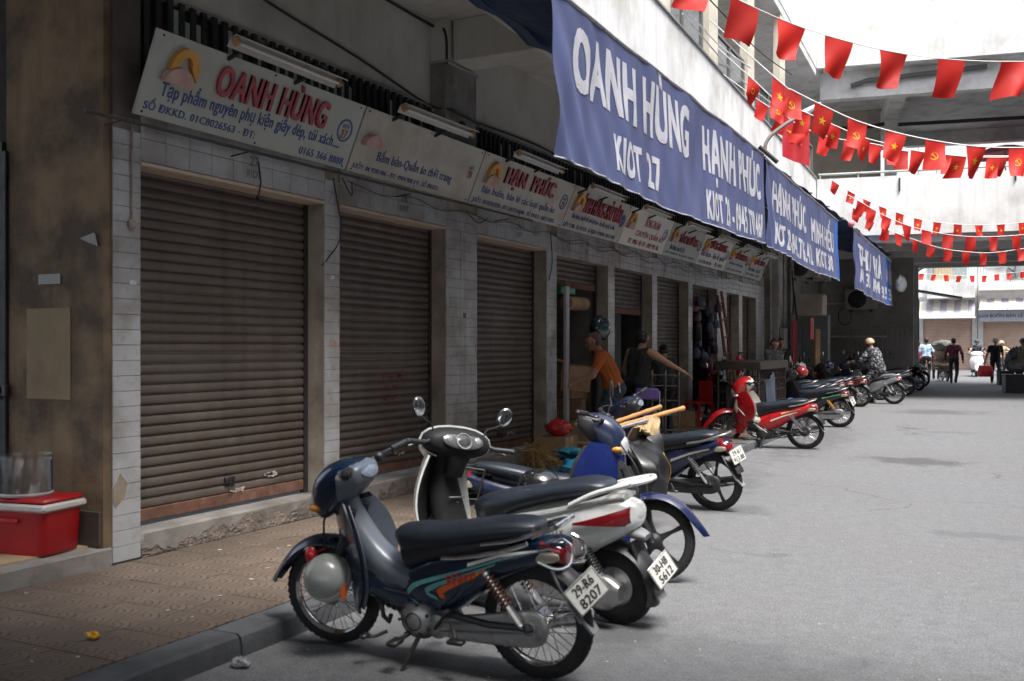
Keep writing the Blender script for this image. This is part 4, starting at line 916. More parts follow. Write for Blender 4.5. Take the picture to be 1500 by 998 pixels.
    if not lite:
        b = MB()
        for q in range(7):
            a = 2*math.pi*q/7; b.lathe([(.001, .01), (.008, .01), (.008, 0), (.001, 0)], (.62+.085*math.cos(a), .118 if q % 2 else .112, .24+.085*math.sin(a)), (0, 1, 0), 8)
        b.lathe([(.04, 0), (.046, 0), (.046, .008), (.04, .008)], (.62, .122, .24), (0, 1, 0), 18, closed=True)
        b.tube([(.5, .12, .22), (.47, .15, .25), (.40, .155, .33)], .009, 6).tube([(.40, .155, .33), (.40, .21, .335)], .012, 6)
        b.box((.76, .0, .36), (.16, .1, .05), b=.01).tube([(.62, .07, .33), (.72, .09, .40), (.86, .06, .40), (.93, .05, .48)], .008, 5).tube([(.6, .1, .3), (.66, .105, .37), (.8, .1, .38)], .005, 5)
        b.build('engine_fittings', STEEL, r)['kind'] = 'stuff'
        for sg in (1, -1): decal(r, [([(.435, .33), (.42, .42), (.40, .50), (.375, .60), (.379, .60), (.404, .50), (.424, .42), (.439, .33)], BLACK, 'panel_seam'), ([(.64, .44), (.5, .50), (.3, .57), (.1, .62), (.1, .624), (.3, .575), (.5, .505), (.64, .446)], BLACK, 'panel_seam')], sg, .0025)
    if not case: MB().tube([(.5, .08, .22), (0, .08, .28)], .02, 8).lathe([(.02, 0), (.075, 0), (.075, .008), (.02, .008)], (0, .075, .28), (0, 1, 0), 24).build('chain', STEEL, r)
    sw = MB()
    for sg in (1, -1): sw.tube([(.48, sg*.1, .3), (.2, sg*.105, .27), (-.03, sg*.105, .28)], .018, 8).sph((0, sg*.115, .28), .022, 8)
    sw.build('swing_arm', STEEL, r)
    for sg in (1, -1): shock(r, (.2, sg*.125, .525), (.03, sg*.125, .30), spring)
    if muff:
        ex = MB().tube(catmull([(.84, -.06, .25), (.80, -.1, .16), (.6, -.12, .12), (.35, -.12, .17)], 12), .016, 8); ex.loft([rg((x, -.13, z), Yv, Vector((0, 0, 1)), w, w, 2, 14) for x, z, w in ((.38, .165, .02), (.33, .178, .045), (.0, .245, .052), (-.2, .285, .05), (-.22, .29, .03))]); ex.build('exhaust', CHROME, r)
    pg = MB().tube([(.66, -.22, .17), (.66, .22, .17)], .012, 8)
    pg.build('peg_bar', STEEL, r)
    for sg in (1, -1): MB().box((.66, sg*.235, .172), (.06, .09, .028), b=.01).build('footpeg', BLACK, r)
    pg = MB(); pg.tube([(.78, .12, .17), (.83, .15, .15), (.86, .2, .16)], .009, 6).box((.86, .2, .165), (.035, .06, .022), b=.008).tube([(.40, .13, .26), (.34, .2, .215)], .012, 6).box((.33, .215, .21), (.09, .05, .022), b=.008); pg.build('gear_pedal', BLACK, r)
    sx = .56
    MB().tube([(sx+.03, .1, .19), (sx+.06, .16, .1), (sx+.09, .215, .012)], [.013, .011, .01], 8).box((sx+.1, .22, .012), (.07, .03, .01)).build('side_stand', IRON, r)
    if not lite:
        MB().tube(catmull([(1.02, .1, .9), (1.12, .13, .72), (1.15, .09, .5), (1.17, .06, .32)], 12), .006, 5).tube(catmull([(.98, -.12, .92), (1.1, -.12, .74), (1.1, -.08, .55), (1.0, -.05, .42)], 12), .006, 5).build('control_cable', CABLE, r)
    if decals: decals(r, sd_)
    return r
# ---- the navy bike nearest the camera
TEAL = mat('teal_stripe', (.13, .36, .34), .35, var=.05); ORNG = mat('orange_stripe', (.70, .13, .03), .35, var=.05); YELS = mat('yellow_stripe', (.72, .42, .04), .35, var=.05); WHS = mat('white_stripe', (.66, .66, .62), .35, var=.05); REDS = mat('red_script', (.55, .03, .04), .35, var=.05); BLKS = mat('black_script', (.03, .03, .03), .4)
def hook(x0, z0, sx, sz, w, tipx, tipz):     # a swept stripe that doubles back at its front
    out, inn = [], []
    for k in range(13):
        t = k/12
        if t < .55: q = t/.55; p = (tipx+(x0-tipx)*q, tipz+(z0+sz-tipz)*q)
        else: a = (t-.55)/.45; p = (x0+.055*math.sin(math.pi*min(1, a*.7))-.06*max(0, a-.6)/.4, z0+sz-sz*a)
        ww = w*(.35+.65*min(1, t*2.2))
        out.append((p[0], p[1]+ww/2)); inn.append((p[0]-(.012 if t > .55 else 0), p[1]-ww/2))
    return out+inn[::-1]
def navy_decals(r, sd_):
    for sg in (1, -1):
        decal(r, [(hook(.615, .325, 0, .10, .022, .12, .60), TEAL, 'stripe'), (hook(.50, .372, 0, .06, .022, .15, .575), TEAL, 'stripe'), (hook(.43, .375, 0, .055, .03, .2, .545), ORNG, 'stripe'),
                  ([(.36, .475), (.3, .50), (.24, .53), (.24, .515), (.3, .482), (.36, .452)], YELS, 'stripe'), ([(.66, .315), (.5, .295), (.40, .30), (.40, .286), (.5, .28), (.66, .30)], TEAL, 'stripe'),
                  ([(.3, .565), (.12, .625), (-.06, .655), (-.06, .647), (.12, .612), (.3, .548)], WHS, 'stripe')], sg)
    me = text_mesh('Wave', REDS, w=.16, h=.055, ext=.001, bold=.03, shear=.3, cut=.04)
    for v in me.vertices:
        x = .335-(v.co.x); z = .497+v.co.y+(v.co.x)*.32; _, zc, w, h = side_y(x); q = min(.96, abs((z-zc)/h)); v.co = (x, w*(1-q**2.4)**(1/2.4)+.006+v.co.z, z)
    inst('lettering', me, r)
    MB().tube(catmull([(.44, .122, .578), (.3, .14, .60), (.1, .135, .648), (-.02, .125, .69)], 12), .012, 8).build('side_rail', CHROME, r)
    bt = MB()
    for sg in (1, -1): bt.tube(catmull([(-.03, sg*.09, .71), (-.1, sg*.09, .745), (-.155, sg*.085, .765)], 6), .012, 8)
    bt.tube([(-.155, -.1, .77), (-.155, .1, .77)], .013, 8).tube(catmull([(-.06, .1, .60), (-.15, .1, .575), (-.215, .085, .60), (-.215, .06, .67), (-.17, .05, .70)], 12), .008, 8).tube(catmull([(-.06, -.1, .60), (-.15, -.1, .575), (-.215, -.085, .60), (-.215, -.06, .67), (-.17, -.05, .70)], 12), .008, 8).build('lamp_guard', CHROME, r)
GB = 'motorbikes parked along the kerb'
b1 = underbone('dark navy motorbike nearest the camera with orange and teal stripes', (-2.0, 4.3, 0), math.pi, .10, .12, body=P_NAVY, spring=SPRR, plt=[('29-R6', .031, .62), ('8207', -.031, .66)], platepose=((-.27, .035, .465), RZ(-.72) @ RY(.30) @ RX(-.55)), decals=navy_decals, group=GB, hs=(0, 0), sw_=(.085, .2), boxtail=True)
# ---- half helmet hung on its front
hm = thing('helmet', 'grey and white half helmet hanging by the front wheel of the navy bike', 'helmet', (-3.115, 4.12, .40))
HG = mat('grey_helmet_shell', (.30, .315, .30), .3, coat=.4, var=.05); HW = mat('cream_helmet_shell', (.62, .60, .56), .3, coat=.4)
ro = RY(rad(20)) @ RX(rad(55))
MB().sph((0, 0, 0), (.122, .122, .118), 28, rot=ro, lo=8).build('shell', HG, hm)
MB().sph((0, 0, 0), (.124, .124, .121), 28, rot=ro, lo=-32, hi=9).build('shell_band', HW, hm); MB().sph((.02, -.0, -.03), (.06, .08, .06), 14).build('lining', BLACK, hm)
MB().prism([(-.02, 0), (.02, .03), (.03, -.04), (-.01, -.06)], lambda u, v: (.118+u*.1, -.03+u, -.04+v), lambda u, v: (.124+u*.1, -.035+u, -.04+v)).build('flame_mark', ORNG, hm)
tag(MB().sph((-3.235, 4.14, .5), (.035, .025, .045), 12).tube([(-3.235, 4.16, .5), (-3.1, 4.25, .58)], .006, 5).build('red_lock', P_RED), 'small red disc lock hanging above the grey helmet', 'lock')
# ---- white scooter
def scooter(label, loc, rz, lean=.08, steer=0, paintm=P_WHITE, inner=None, plt=None, platepose=None, mirrors=(1, -1), group=None, rack=True, lite=False):
    inner = inner or mat('matte_black_plastic', (.012, .012, .013), .62, var=.2, spec=.25)
    r = thing('scooter', label, 'scooter', loc, rz, group)
    r.rotation_euler = (Matrix.Rotation(rz, 3, 'Z') @ Matrix.Rotation(-lean, 3, 'X')).to_euler()
    St = steer_m(steer, (1.13, 0, .8), 25); F, Rr = Vector((1.27, 0, .235)), Vector((0, 0, .225))
    wheel(r, F, .24, .075, False, St, rimm=ALU, lite=True, spk=0); wheel(r, Rr, .228, .085, False, rimm=ALU, lite=lite, spk=0, hubr=.12)
    fender(F, .285, .08, 5, 140).xf(St).build('front_mudguard', paintm, r)
    fk = MB()
    for sg in (1, -1): fk.tube([F+Vector((0, sg*.08, 0)), (1.13, sg*.06, .62)], .02, 8)
    fk.xf(St).build('fork', STEEL, r)
    def sh(u, v, e=0):
        a = 2*u-1; w = (.10+.17*math.sin(math.pi*min(1, v*.8+.12))**.9)*(1-.45*max(0, v-.7)/.3)
        return Vector((1.33-.02*v-.17*v*v*0-.19*abs(a)**2*(.6+.5*v)+.10*math.sin(math.pi*v*.9)-.06, a*w, .93-.70*v))
    MB().shell(sh, 21, 18, .012).build('leg_shield', paintm, r, 60)
    MB().shell(lambda u, v: sh(.5+(.5-u)*.76, .02+v*.96)+Vector((-.03-.05*(1-abs(2*u-1)**2), 0, 0)), 19, 16, .008).build('inner_shield', inner, r, 60)
    bl([(1.17, .92, .085, .07), (1.2, .78, .09, .09), (1.18, .6, .13, .075), (1.14, .44, .14, .07), (1.1, .32, .13, .06)], 16).build('glove_box', inner, r)
    MB().box((1.095, 0, .64), (.008, .16, .008), rot=RX(.2), b=.003).build('glove_box_trim', GREYMUD, r)
    bl([(1.2, .26, .15, .05), (1.0, .235, .16, .05), (.8, .24, .165, .06), (.68, .28, .16, .09)], 14, 3.5).build('footboard', inner, r)
    # handlebar cowl and instruments
    K = [(1.06, .965, .15, .01), (1.075, .985, .19, .05), (1.13, .985, .205, .075), (1.2, .96, .17, .085), (1.25, .93, .1, .07), (1.275, .92, .03, .03)]
    hd = bl([(1.12, .982, .252, .107), (1.2, .955, .215, .115), (1.26, .92, .13, .095), (1.295, .905, .04, .03)], 14, 2.2, vert=True).xf(St).build('head_cowl', paintm, r)
    bl([(1.005, .97, .10, .04), (1.03, .975, .19, .08), (1.09, .98, .232, .096), (1.118, .98, .24, .098)], 10, 2.2, vert=True).xf(St).build('rear_cowl', inner, hd)
    bl([(1.06, .93, .10, .05), (1.08, .86, .07, .06), (1.10, .78, .06, .05)], 8).xf(St).build('neck_cover', inner, hd)
    rt = RY(-1.12)
    MB().sph((1.012, 0, 1.0), (.060, .14, .014), 20, rot=rt).xf(St).build('dashboard', mat('dash_grey', (.07, .072, .075), .3, coat=.3, var=.2), hd)
    MB().sph((1.003, 0, .997), (.036, .054, .011), 18, rot=rt).xf(St).build('speed_dial', mat('dial_face', (.05, .05, .055), .25, coat=.7, var=.6, sc=40), hd)
    MB().lathe([(.047, 0), (.053, 0), (.053, .005), (.047, .005)], (.998, 0, .999), (-.9, 0, .436), 24, closed=True).xf(St).build('dial_ring', ALU, hd)
    for sg in (1, -1): MB().sph((1.008, sg*.098, 1.008), (.022, .024, .008), 10, rot=rt).xf(St).build('dial', mat('dial_pale', (.2, .2, .2), .3, coat=.6), hd)
    bl([(1.25, .93, .09, .05), (1.29, .92, .085, .05), (1.305, .915, .04, .03)], 8, vert=True).xf(St).build('headlight', GLASSL, hd)
    grips(r, St, (1.10, .965), .36, .08, .0, mirrors)
    sdk = [(.86, .35, .10, .10), (.74, .42, .16, .16), (.55, .46, .185, .185), (.3, .52, .19, .18), (.1, .585, .175, .15), (-.08, .64, .13, .105), (-.15, .665, .08, .065), (-.175, .67, .05, .03)]
    bl(sdk, 30, 2.6).build('side_cover', paintm, r)
    bl([(.88, .56, .09, .10), (.8, .60, .13, .10), (.65, .66, .15, .075), (.5, .705, .155, .058), (.3, .757, .155, .05), (.14, .785, .14, .052), (.04, .79, .11, .04), (.0, .785, .06, .02)], 26, 2.6).build('seat', SEATM, r)
    bl([(.62, .585, .165, .028), (.4, .63, .178, .028), (.2, .68, .165, .026), (0, .735, .12, .022), (-.1, .75, .08, .015)], 18, 3).build('seat_trim', mat('silver_trim', (.45, .46, .45), .35, .4), r)
    def wedge(sg):
        def f(u, v):
            x = .17-.31*u; t = (1-2*v); z = .602+.055*u+(.006+.052*u**1.2)*t-.012*u*(1-v); K = [q for q in sdk]
            for a, c in zip(K[:-1], K[1:]):
                if c[0] <= x <= a[0] or c is K[-1]:
                    m = min(1, (a[0]-x)/(a[0]-c[0])); _, zc, w, hh = [a[i]+(c[i]-a[i])*m for i in range(4)]; break
            q = min(.96, abs((z-zc)/hh)); return Vector((x, sg*(w*(1-q**2.6)**(1/2.6)+.006), z))
        return MB().shell(f, 10, 5, .01)
    for sg in (1, -1): wedge(sg).build('tail_light', REDGL, r, 60)
    if rack:
        b = MB()
        for sg in (1, -1): b.tube(catmull([(.2, sg*.16, .70), (.05, sg*.15, .775), (-.1, sg*.125, .82), (-.2, sg*.10, .845), (-.235, sg*.04, .85)], 14), .014, 8)
        b.tube([(-.236, -.045, .85), (-.236, .045, .85)], .014, 8)
        for x in (-.03, -.1, -.17): b.tube([(x, -.13, .80-.28*(x+.03)), (x, .13, .80-.28*(x+.03))], .009, 6)
        b.tube([(-.03, -.05, .80), (-.23, -.03, .85)], .008, 6).tube([(-.03, .05, .80), (-.23, .03, .85)], .008, 6).build('grab_rail', mat('white_enamel_rail', (.62, .63, .62), .35), r)
    fender(Rr, .262, .09, 60, 200).build('rear_mudguard', BLACK, r)
    MB().shell(lambda u, v: Vector((-.13-.11*v, (2*u-1)*.075, .50-.30*v)), 5, 7, .012).build('mudflap', BLACK, r)
    bl([(-.08, .55, .06, .03), (-.15, .535, .06, .03), (-.2, .52, .04, .02)], 8).build('mudguard_top', GREYMUD, r)
    MB().shell(lambda u, v: Vector((-.25-.03*v, (2*u-1)*.05, .25-.07*v)), 4, 4, .012).build('mudflap_tip', GREYMUD, r)
    if plt: c, ro = platepose or ((-.28, 0, .34), RY(.4)); plate(r, c, ro, plt)
    bl([(.5, .24, .05, .07), (.35, .23, .055, .085), (.15, .22, .05, .09), (.0, .22, .05, .10), (-.09, .22, .04, .05)], 14, 3, y=.14).build('drive_case', ALU, r)
    MB().lathe([(.01, 0), (.085, 0), (.08, .03), (.02, .045), (.005, .045)], (.1, .19, .22), (0, 1, 0), 20).build('air_cover', ALU, r)
    shock(r, (.12, .15, .46), (-.02, .15, .25), SPRB); bl([(.4, .2, .05, .05), (.1, .24, .06, .06), (-.2, .27, .055, .055), (-.22, .275, .03, .03)], 12, 2, y=-.16).build('exhaust', BLACK, r)
    MB().tube([(.45, .12, .14), (.36, .2, .03)], .013, 8).tube([(.45, -.12, .14), (.36, -.2, .03)], .013, 8).tube([(.36, -.2, .02), (.36, .2, .02)], .011, 6).build('centre_stand', IRON, r)
    return r
b2 = scooter('white scooter with black seat and rear grab rail, behind the navy bike', (-2.0, 5.36, 0), math.pi-.10, .09, -.55, plt=[('30-H8', .031, .62), ('5612', -.031, .62)], platepose=((-.285, .0, .345), RZ(-.35) @ RY(.3) @ RX(-.45)), group=GB)
me = text_mesh('NOUVO LX', BLKS, w=.22, h=.03, ext=.001, bold=.03, shear=.25); me.transform(frame((.33, .2, .53), (-1, 0, .22), (.2, 0, 1))); inst('lettering', me, b2)
# ---- blue bike parked nose out, its rear carrier behind the white scooter
b3 = underbone('blue motorbike parked nose out beside the white scooter, with a rear carrier', (-3.3, 6.1, 0), .24, .08, -.1, body=P_BLUE, front=mat('deep_blue_paint', (.004, .009, .045), .22, 0, var=.06, sc=3, coat=1.0), shield=P_BLUE, tail=P_DARKB, alloy=True, hs=(-.24, .12), headm=P_DARKB, inner=BLACK, carrier=True, group=GB, seatm=SEATM, mirrors=(1,), rack='none', muff=True)
def dark_decals(r, sd_):
    decal(r, [([(.4, .50), (.2, .575), (.0, .625), (.0, .612), (.2, .555), (.4, .475)], mat('dim_gold_script', (.35, .33, .3), .4), 'stripe')], 1)
b4 = underbone('midnight blue motorbike with alloy wheels in front of the cardboard boxes', (-2.55, 9.5, 0), math.pi-.12, .10, .2, body=P_DARKB, inner=BLACK, alloy=True, spring=SPRC, plt=[('29-K1', .031, .66), ('913.88', -.031, .78)], platepose=((-.25, .02, .56), RZ(-.35) @ RY(.3) @ RX(-.22)), mirrors=(1,), group=GB, chainc=STEEL, decals=dark_decals)
def red_decals(r, sd_):
    G = mat('gold_script', (.55, .40, .15), .4)
    decal(r, [([(.5, .45), (.3, .53), (.1, .585), (.1, .575), (.3, .51), (.5, .425)], WHS, 'stripe'), ([(.34, .565), (.2, .60), (.05, .63), (.05, .622), (.2, .585), (.34, .545)], G, 'stripe')], 1)
    MB().shell(lambda u, v: Vector((1.0-.36*v-.1*u, .155-.04*v+.0*u, .66-.38*v-.13*u+.1*u*v)), 6, 10, .008).build('leg_panel', P_WPANEL, r, 60)
    MB().box((.79, .148, .41), (.10, .006, .07), rot=RY(.7), b=.02).build('panel_vent', BLACK, r)
b5 = underbone('bright red motorbike with white leg panels and black seat', (-2.79, 15.55, .033), math.pi+.06, .10, .55, body=P_BLACK, tail=P_RED, shield=P_RED, front=P_RED, inner=P_WPANEL, spring=SPRC, mirrors=(), case=False, chainc=STEEL, group=GB, decals=red_decals)
def green_decals(r, sd_): decal(r, [([(.3, .575), (.1, .62), (-.1, .655), (-.1, .645), (.1, .605), (.3, .555)], mat('green_stripe', (.1, .35, .15), .4), 'stripe')], 1)
b6 = underbone('black motorbike with orange rear springs behind the red one', (-2.89, 19.6, .072), math.pi+.05, .10, .2, body=P_BLACK, spring=SPRO, plt=[('29-F3', .031, .6), ('4471', -.031, .6)], platepose=((-.25, .02, .50), RZ(-.3) @ RY(.35) @ RX(-.2)), group=GB, decals=green_decals, mirrors=(1, -1), inner=BLACK, lite=True)
b7 = underbone('silver motorbike ridden by the person in the spotted jacket', (-2.65, 27.0, .143), math.pi-.12, .0, .3, body=P_SILVER, shield=P_SILVER, front=P_BLACK, inner=BLACK, spring=SPRC, mirrors=(1, -1), group=None, lite=True, case=False, chainc=STEEL, seatm=mat('grey_vinyl', (.13, .13, .14), .5))
for (lb, x, y, rz, bo, kw) in (
    ('champagne motorbike with a black helmet on its seat, deep under the awning', -3.95, 22.6, math.pi+.1, P_CHAMP, dict(inner=BLACK, tail=P_CHAMP, front=P_BLACK)),
    ('dark motorbike with a jacket hung over its bars, behind the red one', -4.15, 18.3, math.pi*.85, P_BLACK, dict(inner=BLACK, front=P_RED, mirrors=(1, -1))),
    ('dark motorbike wedged between the champagne one and the black one', -3.35, 21.3, math.pi+.12, P_BLACK, dict(inner=BLACK, mirrors=(1, -1), tail=P_DARKB)),
    ('dark motorbike standing close behind the spotted rider', -3.15, 28.6, math.pi+.2, P_DARKB, dict(inner=BLACK, mirrors=(1, -1))),
    ('dark motorbike close behind the orange sprung one', -3.45, 20.6, math.pi+.2, P_DARKB, dict(inner=BLACK, mirrors=(1, -1))),
    ('maroon tailed dark motorbike before the spotted rider', -3.3, 25.6, math.pi-.1, P_BLACK, dict(inner=BLACK, tail=mat('maroon_paint', (.10, .01, .015), .3, coat=.6), mirrors=(1, -1))),
    ('black motorbike squeezed in behind the champagne one', -3.55, 23.6, math.pi+.25, P_BLACK, dict(inner=BLACK, mirrors=(1, -1))),
    ('dark blue motorbike beyond the grey seated one', -2.95, 32.5, math.pi+.05, P_DARKB, dict(inner=BLACK, mirrors=(1, -1))),
    ('black motorbike farthest along the row by the column', -2.7, 36.3, math.pi+.15, P_BLACK, dict(inner=BLACK, mirrors=(1, -1))),
    ('black motorbike in the shade beside the spotted rider', -3.5, 24.6, math.pi+.2, P_BLACK, dict(inner=BLACK, mirrors=(1, -1))),
    ('grey seated motorbike just past the spotted rider', -2.75, 31.2, math.pi+.1, P_SILVER, dict(inner=BLACK, seatm=mat('grey_vinyl', (.13, .13, .14)))),
    ('dark motorbike with red panels by the concrete column', -2.6, 34.2, math.pi*.75, P_BLACK, dict(inner=BLACK, front=P_RED, tail=P_BLACK, mirrors=(1, -1))),
    ('black motorbike under the walkway, half hidden by the column', -3.6, 32.6, math.pi+.3, P_BLACK, dict(inner=BLACK, mirrors=(1, -1)))):
    underbone(lb, (x, y, gz(y)), rz, .1, .2, body=bo, group=GB, lite=True, **kw)
scooter('white scooter ridden towards the camera down the lane', (-1.35, 48.2, gz(48)), -math.pi/2+.05, 0, 0, P_WHITE, rack=False, lite=True, group=None)
underbone('blue and white motorbike carrying the rider in the beige helmet', (-.35, 49.5, gz(49.5)), -math.pi/2+.5, 0, .1, body=P_BLUE, front=P_WHITE, shield=P_WHITE, lite=True, inner=BLACK)
underbone('motorbike loaded with brown sacks beside the crowd', (-2.15, 41.5, gz(41.5)), math.pi/2+.2, 0, 0, body=P_BLACK, lite=True, inner=BLACK)
# ================================================================ people: one continuous skin grown round a posed skeleton
SKIN = mat('tan_skin', (.36, .20, .13), .55, var=.08, sc=9); HAIR = mat('black_hair', (.012, .010, .010), .5, var=.4, sc=40); SHOE = mat('dark_shoe', (.03, .028, .026), .6); SANDAL = mat('brown_sandal', (.25, .13, .09), .6)
EYE = mat('dark_eye', (.01, .01, .01), .2)
def surface_nets(f, o, h):
    s = f < 0; n0, n1, n2 = f.shape
    off = [(i, j, k) for i in (0, 1) for j in (0, 1) for k in (0, 1)]
    cs = sum(s[i:n0-1+i, j:n1-1+j, k:n2-1+k].astype(np.int8) for i, j, k in off)
    act = np.argwhere((cs > 0) & (cs < 8)); idx = -np.ones(cs.shape, int); idx[tuple(act.T)] = np.arange(len(act))
    vals = np.stack([f[act[:, 0]+i, act[:, 1]+j, act[:, 2]+k] for i, j, k in off], 1); offa = np.array(off, float)
    acc = np.zeros((len(act), 3)); cnt = np.zeros(len(act))
    for a in range(8):
        for b in range(a+1, 8):
            if np.abs(offa[a]-offa[b]).sum() != 1: continue
            va, vb = vals[:, a], vals[:, b]; m = (va < 0) != (vb < 0); t = np.where(m, va/np.where(m, va-vb, 1), 0)
            acc += np.where(m[:, None], offa[a]+(offa[b]-offa[a])*t[:, None], 0); cnt += m
    V = o+h*(act+acc/cnt[:, None]); F = []
    for ax in range(3):
        d = [0, 0, 0]; d[ax] = 1; A = s[:n0-d[0], :n1-d[1], :n2-d[2]]; B = s[d[0]:, d[1]:, d[2]:]
        o1, o2 = [q for q in range(3) if q != ax]
        for flip in (0, 1):
            e = np.argwhere(A & ~B if not flip else ~A & B)
            e = e[(e[:, o1] > 0) & (e[:, o2] > 0)]; e = e[(e[:, o1] < cs.shape[o1]) & (e[:, o2] < cs.shape[o2]) & (e[:, ax] < cs.shape[ax])]
            q = []
            for p1, p2 in ((1, 1), (0, 1), (0, 0), (1, 0)):
                c = e.copy(); c[:, o1] -= p1; c[:, o2] -= p2; q.append(idx[tuple(c.T)])
            q = np.stack(q, 1)
            if flip != (ax == 1): q = q[:, ::-1]
            F.append(q)
    return V, np.concatenate(F)
def skin_mesh(name, caps, mats, h=.014, k=.018):
    """caps: (p0, p1, r0, r1, material index)"""
    P0 = np.array([c[0] for c in caps], float); P1 = np.array([c[1] for c in caps], float); R0 = np.array([c[2] for c in caps]); R1 = np.array([c[3] for c in caps]); MI = np.array([c[4] for c in caps])
    R = np.maximum(R0, R1)[:, None]; lo = np.minimum(P0-R, P1-R).min(0)-3*h; hi = np.maximum(P0+R, P1+R).max(0)+3*h
    n = np.ceil((hi-lo)/h).astype(int)+1
    ax = [lo[i]+h*np.arange(n[i]) for i in range(3)]; D = np.full(n, 1e3)
    def dist(X, i):
        d = P1[i]-P0[i]; L = max(d@d, 1e-9); t = np.clip(((X-P0[i])@d)/L, 0, 1); return np.linalg.norm(X-(P0[i]+t[..., None]*d), axis=-1)-(R0[i]+(R1[i]-R0[i])*t)
    for i in range(len(caps)):
        m = max(R0[i], R1[i])+.05; a = np.minimum(P0[i], P1[i])-m; b = np.maximum(P0[i], P1[i])+m
        sl = tuple(slice(max(0, int((a[q]-lo[q])/h)), min(n[q], int((b[q]-lo[q])/h)+2)) for q in range(3))
        X = np.stack(np.meshgrid(*[ax[q][sl[q]] for q in range(3)], indexing='ij'), -1); d = dist(X, i); kk = min(k, .7*min(R0[i], R1[i]))
        e = D[sl]; hh = np.maximum(kk-np.abs(e-d), 0)/kk; D[sl] = np.minimum(e, d)-hh*hh*kk*.25
    V, F = surface_nets(D, lo, h)
    if len(mats) > 2:      # cloth creases over shirt and trousers
        dv = np.stack([dist(V, i) for i in range(len(caps))], 1); mi = MI[dv.argmin(1)]; nv_ = np.zeros_like(V)
        fn = np.cross(V[F[:, 1]]-V[F[:, 0]], V[F[:, 2]]-V[F[:, 0]])
        for q in range(4): np.add.at(nv_, F[:, q], fn)
        nv_ /= np.linalg.norm(nv_, axis=1)[:, None]+1e-9; x, y, z = V.T
        cr = np.sin(46*z+9*np.sin(11*x+3)+8*np.sin(9*y))*np.sin(17*x-13*y+6*z)+.6*np.sin(31*z-22*x+15*y)
        V = V+nv_*(np.isin(mi, (1, 2))*.0065*cr)[:, None]
    me = bpy.data.meshes.new(name); me.from_pydata(V.tolist(), [], F.tolist())
    ce = V[F].mean(1); dd = np.stack([dist(ce, i) for i in range(len(caps))], 1)
    for m in mats: me.materials.append(m)
    me.polygons.foreach_set('material_index', MI[dd.argmin(1)]); me.shade_smooth(); me.update(); return me
def ik(a, b, l1, l2, pole):
    a, b = Vector(a), Vector(b); d = b-a; L = min(d.length, (l1+l2)*.999); d.normalize(); b = a+d*L
    x = (l1*l1-l2*l2+L*L)/(2*L); hgt = math.sqrt(max(0, l1*l1-x*x)); p = Vector(pole); p = p-d*p.dot(d); p.normalize(); return a+d*x+p*hgt, b
